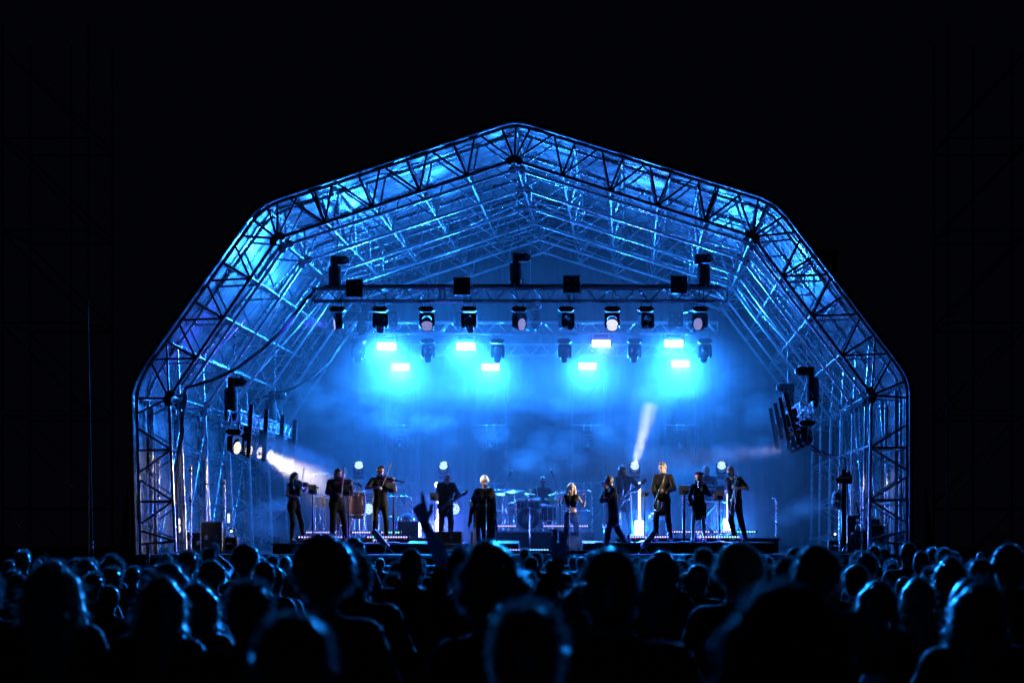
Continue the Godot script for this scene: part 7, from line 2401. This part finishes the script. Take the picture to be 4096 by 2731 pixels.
	var wc := thing("pale_case", "pale grey box standing by the foot of the right arch leg", "box", on(880.5, 41.4, 1.0))
	var s5 := Shape.new()
	s5.at_box(Vector3(0, 0.34, 0), Vector3(0.32, 0.68, 0.3), 0.012)
	obj("case", s5, mat("pale_grey", Color(0.5, 0.46, 0.44), 0.7), wc)
	s5 = Shape.new()
	s5.at_box(Vector3(0.0, -0.5, 0), Vector3(0.4, 1.0, 0.32), 0.01)
	obj("base", s5, mats["black_paint"], wc)
	var sp := thing("round_reel", "black cable reel beside the right flight case", "cable reel", at(861.0, 540.0, 42.9))
	s5 = Shape.new()
	var rx := Transform3D(Basis(Vector3.RIGHT, PI / 2), Vector3.ZERO)
	s5.lathe(rx, [Vector2(0.05, -0.1), Vector2(0.24, -0.1), Vector2(0.24, -0.08), Vector2(0.12, -0.08), Vector2(0.12, 0.08), Vector2(0.24, 0.08), Vector2(0.24, 0.1), Vector2(0.05, 0.1)], 24)
	obj("drum", s5, mats["black_plastic"], sp)
	for k in 7:
		var z := 42.6 + k * 0.1
		var p := []
		for j in 8: p.append(on(856.0 + k * 0.6 + r.randf_range(-1.5, 1.5), z, 2.6 - j * 0.17))
		cable("cable", ["first", "second", "third", "fourth", "fifth", "sixth", "seventh"][k] + " black cable from the left of those hanging beside the right flight case", p, 0.008)
	for q in [[178.5, 521.5], [178.8, 529.0]]:
		var t := thing("work_lamp", "cream work lamp on the left arch leg, " + ("upper" if q[1] < 525 else "lower") + " of two", "lamp", at(q[0], q[1], 42.6), 0.0, "cream lamps on the left arch leg")
		var s := Shape.new()
		s.ball(Transform3D(), Vector3(0.035, 0.08, 0.03), 12, 8)
		obj("light_bulb", s, glow("cream_lamp_light", Color(0.95, 0.9, 0.7), 1.2), t)
		s = Shape.new()
		s.at_box(Vector3(0, -0.09, -0.03), Vector3(0.06, 0.05, 0.05), 0.006)
		obj("socket", s, mats["black_plastic"], t)
	var lb := thing("tube_lamp", "short pale upright lamp left of the left fan", "lamp", at(228.3, 518.0, 44.6))
	s5 = Shape.new()
	s5.at_box(Vector3.ZERO, Vector3(0.05, 0.22, 0.03), 0.008)
	obj("light_tube", s5, glow("tube_lamp_light", Color(0.5, 0.85, 1.0), 1.4), lb)
	s5 = Shape.new()
	s5.at_box(Vector3(0, 0, -0.03), Vector3(0.07, 0.26, 0.03), 0.006)
	obj("back", s5, mats["black_plastic"], lb)
	# outside the stage: dark scaffold towers, boards, masts
	scaffold("dark scaffold tower left of the stage", [2.0, 88.0], 41.3, 13.2, 0)
	scaffold("dark scaffold tower right of the stage", [948.0, 1030.0], 41.3, 13.2, 1)
	var ms := thing("taped_mast", "slim mast left of the stage with red and white tape at its foot", "mast", at(92.0, 560.0, 38.9))
	var off: Vector3 = -ms.position
	bar("pole", at(87.0, 300.0, 38.9) + off, at(92.0, 560.0, 38.9) + off, 0.018, mats["black_cloth"], ms)
	for k in 3: bar("tape_band", at(91.6, 541.0 + k * 2.6, 38.9) + off, at(91.65, 543.2 + k * 2.6, 38.9) + off, 0.034, mats["red_tape"] if k == 1 else mats["white_paint"], ms)
	for q in [[102.0, 557.5, 36.0, 0.34, 0.05, "low reddish board lit dimly behind heads at the left"], [147.6, 555.0, 41.3, 0.08, 0.5, "pale short post below the left arch leg"]]:
		var s := Shape.new()
		s.at_box(at(q[0], q[1], q[2]), Vector3(q[3], q[4], 0.05), 0.006)
		tag(obj("board" if q[3] > 0.2 else "short_post", s, mat("reddish_board", Color(0.35, 0.16, 0.1), 0.7) if q[3] > 0.2 else al), q[5], "board" if q[3] > 0.2 else "post")
	for q in [[0, "left"], [1, "right"]]:
		var x0: float = -11.35 if q[0] == 0 else 6.6
		var x1: float = x0 + (-0.35 if q[0] == 0 else 0.35)
		var s := Shape.new()
		for k in 2:
			var zz := -41.9 - 0.02 * k
			s.poly([Vector3(x0, 2.95, zz), Vector3(x0, 0.6, zz), Vector3(x1, 0.6, zz)], Vector3(0, 0, 1 - 2 * k))
		s.rod(Vector3(x0, 2.95, -41.9), Vector3(x1, 0.6, -41.9), 0.012, 6)
		tag(obj("side_flap", s, mats["black_cloth"]), "dark cloth flap drawn out beside the foot of the " + str(q[1]) + " arch leg", "cloth flap")
	# crowd barrier at the foot of the stage
	for k in 15:
		var x := -11.6 + k * 1.25
		var t := thing("barrier", "steel crowd barrier section at the foot of the stage, number %s from the left" % ["one", "two", "three", "four", "five", "six", "seven", "eight", "nine", "ten", "eleven", "twelve", "thirteen", "fourteen", "fifteen"][k], "barrier", Vector3(x, 0, -40.2), 0.0, "crowd barriers along the stage")
		var s := Shape.new()
		s.at_box(Vector3(0, 0.6, 0), Vector3(1.2, 1.1, 0.02), 0.004)
		obj("panel", s, mats["black_paint"], t)
		bar("rail", Vector3(-0.62, 1.17, 0), Vector3(0.62, 1.17, 0), 0.03, mats["dull_steel"], t)
		for e in [-0.6, 0.6]: bar("post", Vector3(e, 0, 0), Vector3(e, 1.17, 0), 0.024, mats["dull_steel"], t)

func scaffold(label: String, us: Array, z: float, h: float, right: int) -> void:
	var t := thing("scaffold_tower", label, "scaffold tower", on((us[0] + us[1]) / 2, z, 0))
	var m: Material = mat("dull_steel", Color(0.05, 0.05, 0.055), 0.7, 0.3)
	var x: float = (us[1] - us[0]) / 2 * z / FOCAL
	for d in [0.0, -1.9]:
		for e in [-x, 0.0 if d < -0.5 else -x, x]:
			bar("upright", Vector3(e, 0, d), Vector3(e, h, d), 0.024, m, t)
		for k in 6:
			var y := 0.4 + k * 2.05
			bar("ledger", Vector3(-x, y, d), Vector3(x, y, d), 0.022, m, t)
			if k < 6:
				var s := -1.0 if right == 0 else 1.0
				bar("diagonal", Vector3(s * x, y + 2.0, d), Vector3(-s * x, y + 0.1, d), 0.02, m, t)
	for k in 6:
		for e in [-x, x]: bar("transom", Vector3(e, 0.4 + k * 2.05, 0), Vector3(e, 0.4 + k * 2.05, -1.9), 0.022, m, t)

# the crowd, seen from behind: [u, v of the head's top, width of the head in the picture, kind, hair colour, yaw, label]
var crowd_rows := [
	[-2.0, 569.0, 36.0, "short", 0, 0.3, "person cut by the left edge of the picture, shoulder rimmed blue"],
	[14.0, 573.0, 21.0, "crop", 0, -0.1, "close-cropped head second from the left edge of the crowd"],
	[21.0, 570.0, 14.0, "short", 0, 0.2, "small head peeping over the close-cropped one at the left edge"],
	[56.0, 561.0, 48.0, "long", 2, 0.25, "tall figure with long fair hair glowing teal on its right edge, far left"],
	[70.0, 559.0, 17.0, "short", 0, 0.0, "head just right of the long fair hair, left end of the back row"],
	[90.0, 558.5, 22.0, "bob", 0, 0.1, "bobbed dark head under the taped mast"],
	[103.0, 559.5, 16.0, "short", 1, 0.2, "head between the bobbed one and the curly one below the left flap"],
	[116.0, 556.5, 23.0, "messy", 1, 0.15, "tousled head with a bright right edge below the left cloth flap"],
	[133.0, 567.0, 14.0, "short", 0, -0.1, "low small head right of the tousled one at the left"],
	[98.0, 570.0, 21.0, "cap", 0, 0.1, "capped head in the second row at the left, below the bobbed head"],
	[117.0, 568.0, 21.0, "short", 1, 0.0, "round head just right of the capped one, left side"],
	[97.0, 584.0, 17.0, "crop", 0, 0.1, "cropped head low between long fair hair and the big dark head"],
	[139.0, 575.5, 48.0, "long", 0, -0.05, "big dark long-haired head in the left foreground, rim on its right"],
	[152.0, 569.5, 12.0, "short", 0, 0.0, "tiny head by the pale short post"],
	[158.0, 565.0, 9.5, "short", 1, 0.1, "tiny head under the left arch leg's foot"],
	[174.0, 562.0, 38.0, "bob", 1, 0.1, "broad bobbed head below the left arch legs"],
	[178.0, 551.5, 19.0, "short", 0, 0.0, "tall round head standing out at the foot of the left arch leg"],
	[197.0, 556.5, 14.0, "messy", 0, -0.2, "dark tousled head right of the tall one at the left arch leg"],
	[194.0, 562.0, 20.0, "bob", 0, 0.15, "bobbed head right behind the broad one, left side"],
	[218.0, 561.5, 26.0, "curly", 1, 0.3, "curly head left of the tall one below the fan on the left"],
	[210.0, 576.0, 30.0, "bun", 0, 0.1, "head with a small knot in front of the curly one, left side"],
	[244.0, 546.0, 27.0, "afro", 0, 0.0, "tall dark head with a wide crop below the left riser's corner"],
	[264.0, 560.0, 25.0, "crop", 0, -0.1, "close-cropped round head with lit outline and ears, below the left riser"],
	[263.0, 556.0, 9.0, "messy", 0, 0.0, "small head with raised hair behind the cropped one, below the left riser"],
	[186.0, 583.5, 40.0, "long", 1, -0.1, "long-haired head in front of the broad bobbed one, left foreground"],
	[248.0, 580.5, 46.0, "short", 0, 0.2, "big short-haired head with a wide soft rim, in front of the cropped one"],
	[322.0, 538.5, 60.0, "afro", 0, 0.05, "largest dark round head in front of the violinists"],
	[355.0, 538.5, 19.0, "curly", 0, 0.1, "curly head just behind the largest one, below the conga"],
	[364.0, 551.0, 34.0, "short", 0, 0.25, "head with a lit ear right of the largest one"],
	[397.0, 547.0, 27.0, "crop", 0, 0.3, "tall cropped head below the left mirror ball"],
	[418.0, 559.5, 13.0, "short", 1, 0.0, "small head between the tall cropped one and the pointing arm"],
	[412.0, 565.0, 15.0, "messy", 1, -0.2, "small tousled head low behind the tall cropped one"],
	[478.0, 544.5, 62.0, "updo", 0, 0.55, "large head with tied-up curls in the middle foreground, cheek lit blue"],
	[275.0, 609.0, 98.0, "crop", 0, 0.0, "nearest rounded head at the bottom left, wide and out of focus"],
	[500.0, 609.0, 72.0, "short", 0, 0.1, "nearest dark head at the bottom middle, out of focus"],
	[521.5, 548.0, 11.0, "short", 0, 0.1, "small head under the bass drum's stand"],
	[524.5, 556.0, 16.0, "crop", 0, -0.1, "cropped head below the drum riser, with a smaller one above it"],
	[538.5, 553.0, 14.0, "short", 1, 0.2, "short-haired head left of the raised horned hand"],
	[534.0, 581.0, 25.0, "crop", 0, 0.35, "cropped head low in front of the raised horned hand's arm"],
	[578.0, 557.0, 11.0, "short", 0, 0.0, "small head below the blonde singer's shoe"],
	[595.0, 551.5, 14.0, "cap", 0, 0.1, "capped head at the lead singer's feet"],
	[601.0, 556.0, 17.0, "curly", 2, 0.2, "light curly head below the lead singer"],
	[588.0, 566.0, 26.0, "cap", 0, 0.4, "capped head with a lit brim, turned left, near the middle"],
	[630.0, 546.0, 60.0, "crop", 1, 0.0, "largest smooth head right of the middle, in front of the horns"],
	[657.0, 550.0, 30.0, "long", 1, -0.2, "long-haired head close behind the largest smooth one"],
	[669.0, 555.0, 17.0, "bob", 0, -0.1, "bobbed head right of the long-haired one, below the horns"],
	[683.5, 554.0, 11.0, "messy", 0, 0.1, "tiny head with short wisps below the trumpet player"],
	[694.6, 553.0, 12.0, "crop", 0, 0.0, "tiny smooth head right of the wispy one, below the horns"],
	[684.0, 559.0, 21.0, "bob", 1, 0.0, "rounded bobbed head below the two tiny ones"],
	[713.0, 548.5, 18.0, "short", 0, 0.1, "tall short-haired head below the silver tablet's stand"],
	[701.0, 558.0, 13.0, "short", 1, -0.1, "small head left under the tall short-haired one"],
	[733.0, 545.5, 42.0, "curly", 2, -0.1, "big curly head with glowing light curls, right of the middle"],
	[686.0, 571.5, 28.0, "bob", 0, -0.1, "bobbed head low between the smooth one and the glowing curls"],
	[768.0, 577.0, 118.0, "bob", 3, 0.0, "broadest dark bobbed head very near, right of the middle, out of focus"],
	[760.0, 555.5, 11.0, "short", 0, 0.1, "tiny head right beside the glowing curls"],
	[773.0, 556.5, 28.0, "messy", 1, 0.2, "tousled head just above the broadest blurred one"],
	[795.0, 551.0, 27.0, "curly", 0, -0.15, "wide curly head below the right end of the riser"],
	[833.0, 548.5, 44.0, "curly", 1, -0.1, "big wavy head left of the right arch leg"],
	[854.0, 551.0, 15.0, "messy", 1, -0.2, "tousled small head close right of the big wavy one"],
	[872.0, 546.0, 14.0, "short", 0, -0.3, "short-haired head in front of the pale grey box"],
	[877.5, 551.5, 23.0, "messy", 0, -0.2, "tousled head below the pale grey box"],
	[903.0, 542.0, 18.0, "crop", 0, -0.1, "tall narrow head with a long neck under the right arch leg"],
	[921.0, 551.0, 19.0, "crop", 0, -0.2, "smooth head right of the tall narrow one"],
	[926.5, 547.5, 12.0, "short", 0, -0.1, "small head peeping between the two right of the arch leg"],
	[939.0, 547.5, 15.0, "short", 1, 0.0, "round head beneath the right scaffold's first upright"],
	[947.0, 558.0, 32.0, "bob", 0, -0.3, "bobbed head with a lit left edge, right side"],
	[862.0, 564.5, 26.0, "cap", 0, -0.1, "capped head in front of the tousled ones, right side"],
	[895.0, 576.5, 19.0, "crop", 0, -0.4, "low head with a lit cheek between foreground figures, right side"],
	[918.0, 567.0, 24.0, "short", 0, -0.2, "head in front of the smooth one, right side"],
	[871.0, 581.5, 40.0, "long", 0, -0.05, "long-haired pointed figure in the right foreground with rims on both edges"],
	[961.0, 552.5, 15.0, "short", 0, 0.0, "small dim head beneath the right scaffold tower, left one"],
	[976.0, 559.0, 26.0, "cap", 0, -0.2, "dim capped head at the right, below the scaffold"],
	[982.0, 551.5, 11.0, "crop", 0, 0.0, "small dim head right of the scaffold's middle"],
	[1001.0, 547.0, 35.0, "afro", 0, -0.2, "large dim head near the right edge"],
	[931.0, 576.0, 34.0, "long", 2, -0.3, "long fair hair lit teal along its left edge, right foreground"],
	[955.0, 580.0, 54.0, "long", 0, -0.2, "dark long-haired figure in the right foreground, faint rim"],
	[995.0, 578.0, 70.0, "hood", 0, -0.2, "dark hooded figure at the right edge, very near"],
	[1022.0, 559.0, 26.0, "short", 0, -0.2, "head cut by the right edge of the picture"],
	[302.0, 561.0, 14.0, "short", 1, 0.1, "small head left behind the largest dark one"],
	[446.0, 556.0, 14.0, "short", 0, -0.1, "small head right of the pointing arm, below the guitarist"],
	[560.0, 552.5, 13.0, "crop", 0, 0.0, "small head behind the raised horned hand"],
	[745.0, 554.0, 15.0, "bob", 0, 0.1, "bobbed small head behind the glowing curls"],
	[813.0, 554.0, 15.0, "short", 0, 0.0, "small head between the two curly ones at the right"],
	[42.0, 558.5, 18.0, "crop", 0, 0.0, "dim cropped head behind the long fair hair, far left"],
	[6.0, 561.0, 13.0, "short", 0, 0.1, "dim small head in the back row at the left edge"],
	[232.0, 562.0, 14.0, "short", 1, 0.0, "small head tucked left of the tall wide-cropped one"],
	[284.0, 556.0, 12.0, "bob", 1, 0.1, "small bobbed head below the left riser's skirt"],
	[648.0, 560.0, 14.0, "short", 0, 0.0, "small head over the largest smooth head's right shoulder"],
	[724.0, 556.5, 12.0, "crop", 0, 0.0, "tiny head left behind the glowing curls"],
	[885.0, 560.0, 16.0, "short", 0, -0.2, "head below the waving hand at the right"],
]
var hair_mats := []
var protos := {}

func crowd_person(kind: String, label: String) -> Node3D:
	var tops := ["crowd_black", "crowd_navy", "crowd_grey"]
	var d := {"label": label, "at": Vector3.ZERO, "turn": 0.0, "tall": 1.75, "far": true, "cell": 0.03, "skin": mats["crowd_skin"], "top": mats[tops[protos.size() % 3]], "legs": mats["crowd_navy"], "hair": hair_mats[0], "hair_kind": kind, "group": "people in the crowd with their backs turned",
		"collar": 1, "hem": 0.84, "seed": 40 + protos.size(), "strands": 2600, "hair_length": 0.44, "shoes": mats["black_plastic"], "wide": 1.05, "hand_l": Vector3(0.12, 0.12, 0.22), "hand_r": Vector3(-0.12, 0.12, 0.22), "elbow_l": Vector3(1, -0.4, -0.4), "elbow_r": Vector3(-1, -0.4, -0.4)}
	if kind == "long" or kind == "bob" or kind == "updo" or kind == "bun": d.fem = 0.7
	if kind == "hood": d.strands = 500
	return human(d)

func build_crowd() -> void:
	var sk := skin("crowd_skin", Color(0.36, 0.2, 0.14))
	sk.rim_enabled = true; sk.rim = 0.3
	sk.backlight_enabled = true; sk.backlight = Color(0.42, 0.42, 0.5)
	cloth("crowd_black", Color(0.014, 0.014, 0.016)); cloth("crowd_navy", Color(0.015, 0.018, 0.03)); cloth("crowd_grey", Color(0.05, 0.05, 0.054))
	for q in [["crowd_hair_dark", Color(0.016, 0.012, 0.01)], ["crowd_hair_brown", Color(0.05, 0.03, 0.02)], ["crowd_hair_fair", Color(0.34, 0.24, 0.13)]]:
		var m := mat(q[0], q[1], 0.36)
		m.metallic_specular = 0.7
		m.rim_enabled = true; m.rim = 0.35; m.rim_tint = 0.6
		m.backlight_enabled = true; m.backlight = Color(0.35, 0.35, 0.35)
		hair_mats.append(m)
	hair_mats.append(mats["black_cloth"])
	var vary := RandomNumberGenerator.new()
	vary.seed = 8
	var kinds := ["short", "crop", "messy", "bob", "curly", "short", "long", "cap", "bun"]
	for q in [[92.0, "taped mast"], [165.0, "left arch leg"], [236.0, "fan on the left"], [275.0, "left riser's corner"], [304.0, "long-haired violinist"], [336.0, "middle violinist"], [360.0, "front conga drum"], [383.0, "short-sleeved violinist"], [406.0, "left mirror ball"], [447.0, "guitarist"], [489.0, "white-haired singer"], [546.0, "right side of the bass drum"], [572.0, "blonde singer"], [613.0, "lead singer in sunglasses"], [641.0, "bass player's lit column"], [664.0, "saxophone player"], [696.0, "trumpet player"], [741.0, "trombone player"], [776.0, "right riser's end"], [803.0, "right side truss"], [846.0, "right upright pole"], [890.0, "right arch leg"], [962.0, "right scaffold tower"]]:
		crowd_rows.append([q[0] + vary.randf_range(-8, 8), vary.randf_range(553.5, 561.0), vary.randf_range(10.0, 13.5), kinds[vary.randi() % 6], vary.randi() % 2, vary.randf_range(-0.4, 0.4), "small head in the far rows straight below the " + q[1]])
		crowd_rows.append([q[0] + vary.randf_range(-10, 10), vary.randf_range(563.0, 575.0), vary.randf_range(18.0, 25.0), kinds[vary.randi() % 9], vary.randi() % 3 % 2, vary.randf_range(-0.4, 0.4), "larger head in the middle rows straight below the " + q[1]])
	for c in crowd_rows:
		var kind: String = c[3]
		var hw: float = {"long": 0.205, "bob": 0.21, "curly": 0.205, "afro": 0.24, "messy": 0.2, "hood": 0.27, "updo": 0.225, "bun": 0.19}.get(kind, 0.178)
		var tall: float = {"curly": 1.795, "afro": 1.815, "messy": 1.8, "hood": 1.78, "updo": 1.84, "bun": 1.83}.get(kind, 1.775)
		var z := minf(FOCAL * hw / c[2], 38.5)
		var top: float = EYE + (535.0 - c[1]) * z / FOCAL
		if top < 1.5: z = minf(z, (EYE - 1.5) * FOCAL / (c[1] - 535.0)); top = EYE + (535.0 - c[1]) * z / FOCAL
		top = clampf(top, 1.45, 1.98)
		var p: Node3D
		if not protos.has(kind):
			p = crowd_person(kind, c[6])
			protos[kind] = p
		else:
			p = copy_of(protos[kind], Vector3.ZERO, 0.0, c[6])
		p.position = on(c[0], z, 0.0)
		p.rotation.y = PI + c[5]
		p.scale = Vector3.ONE * (top / tall)
		p.rotation.z = vary.randf_range(-0.07, 0.07)
		p.rotation.x = vary.randf_range(-0.05, 0.05)
		var grow := Vector3(vary.randf_range(0.93, 1.1), vary.randf_range(0.95, 1.08), vary.randf_range(0.95, 1.1))
		var hc: Vector3 = protos[kind].get_meta("pose").hc
		for ch in p.get_children():
			if ch.name == "hair":
				ch.material_override = hair_mats[c[4]]
				ch.transform = Transform3D(Basis().scaled(grow), hc - grow * hc)
			if ch.name == "shirt": ch.material_override = mats[["crowd_black", "crowd_navy", "crowd_grey"][vary.randi() % 3]]
	raised_arms()

func raised_arms() -> void:
	var base := {"far": true, "cell": 0.026, "skin": mats["crowd_skin"], "top": mats["crowd_black"], "legs": mats["crowd_navy"], "hair": hair_mats[0], "collar": 1, "hem": 0.84, "strands": 1200, "shoes": mats["black_plastic"], "wide": 1.05, "reach": 0.6}
	var d := place(462.0, 10.2, 0.0, 1.76, PI)
	d.merge(base)
	d.merge({"label": "person in the middle of the crowd pointing one raised bare arm at the sky", "hair_kind": "short", "sleeve": 0.5, "hand_l": hp(422.5, 522.0, -0.08), "elbow_l": dirp(0.6, -1, -0.2), "point_l": dirp(-0.3, 0.95, -0.05), "palm_l": dirp(0.2, 0.1, -1), "curl_l": [0.04, 0.85, 0.9, 0.9], "thumb_l": 0.6, "hand_cell": 0.005})
	human(d)
	d = place(583.0, 9.0, 0.0, 1.6, PI)
	d.merge(base)
	d.merge({"label": "person near the middle holding up a hand with forefinger and little finger spread", "hair_kind": "long", "hair_length": 0.35, "hand_l": hp(557.0, 562.5, -0.15), "elbow_l": dirp(-0.4, -1, -0.1), "point_l": dirp(0.02, 1, 0.0), "palm_l": dirp(0.1, 0, -1), "curl_l": [0.03, 0.12, 0.85, 0.05], "thumb_l": 0.7, "hand_cell": 0.005})
	human(d)
	d = place(209.0, 21.0, 0.0, 1.68, PI)
	d.merge(base)
	d.merge({"label": "person at the left waving a raised open hand before the stage edge", "hair_kind": "short", "hand_r": hp(214.5, 556.5, -0.1), "elbow_r": dirp(0.5, -1, 0), "point_r": dirp(-0.15, 1, 0), "palm_r": dirp(0, 0, -1), "curl_r": [0.05, 0.05, 0.08, 0.12], "hand_cell": 0.006})
	human(d)
	d = place(884.0, 24.0, 0.0, 1.66, PI)
	d.merge(base)
	d.merge({"label": "person at the right with a raised open hand in front of the pale grey box", "hair_kind": "short", "hand_r": hp(889.0, 556.5, -0.1), "elbow_r": dirp(0.5, -1, 0), "point_r": dirp(0.1, 1, 0), "palm_r": dirp(0, 0, -1), "curl_r": [0.05, 0.05, 0.08, 0.12], "hand_cell": 0.006})
	human(d)
	d = place(22.0, 20.0, 0.0, 1.66, PI)
	d.merge(base)
	d.merge({"label": "person at the far left holding both hands up to the head", "hair_kind": "short", "hand_r": hp(34.0, 572.0, -0.1), "elbow_r": dirp(0.9, -1, 0), "point_r": dirp(0.0, 1, 0), "palm_r": dirp(0, 0, -1), "curl_r": [0.3, 0.3, 0.35, 0.4]})
	human(d)
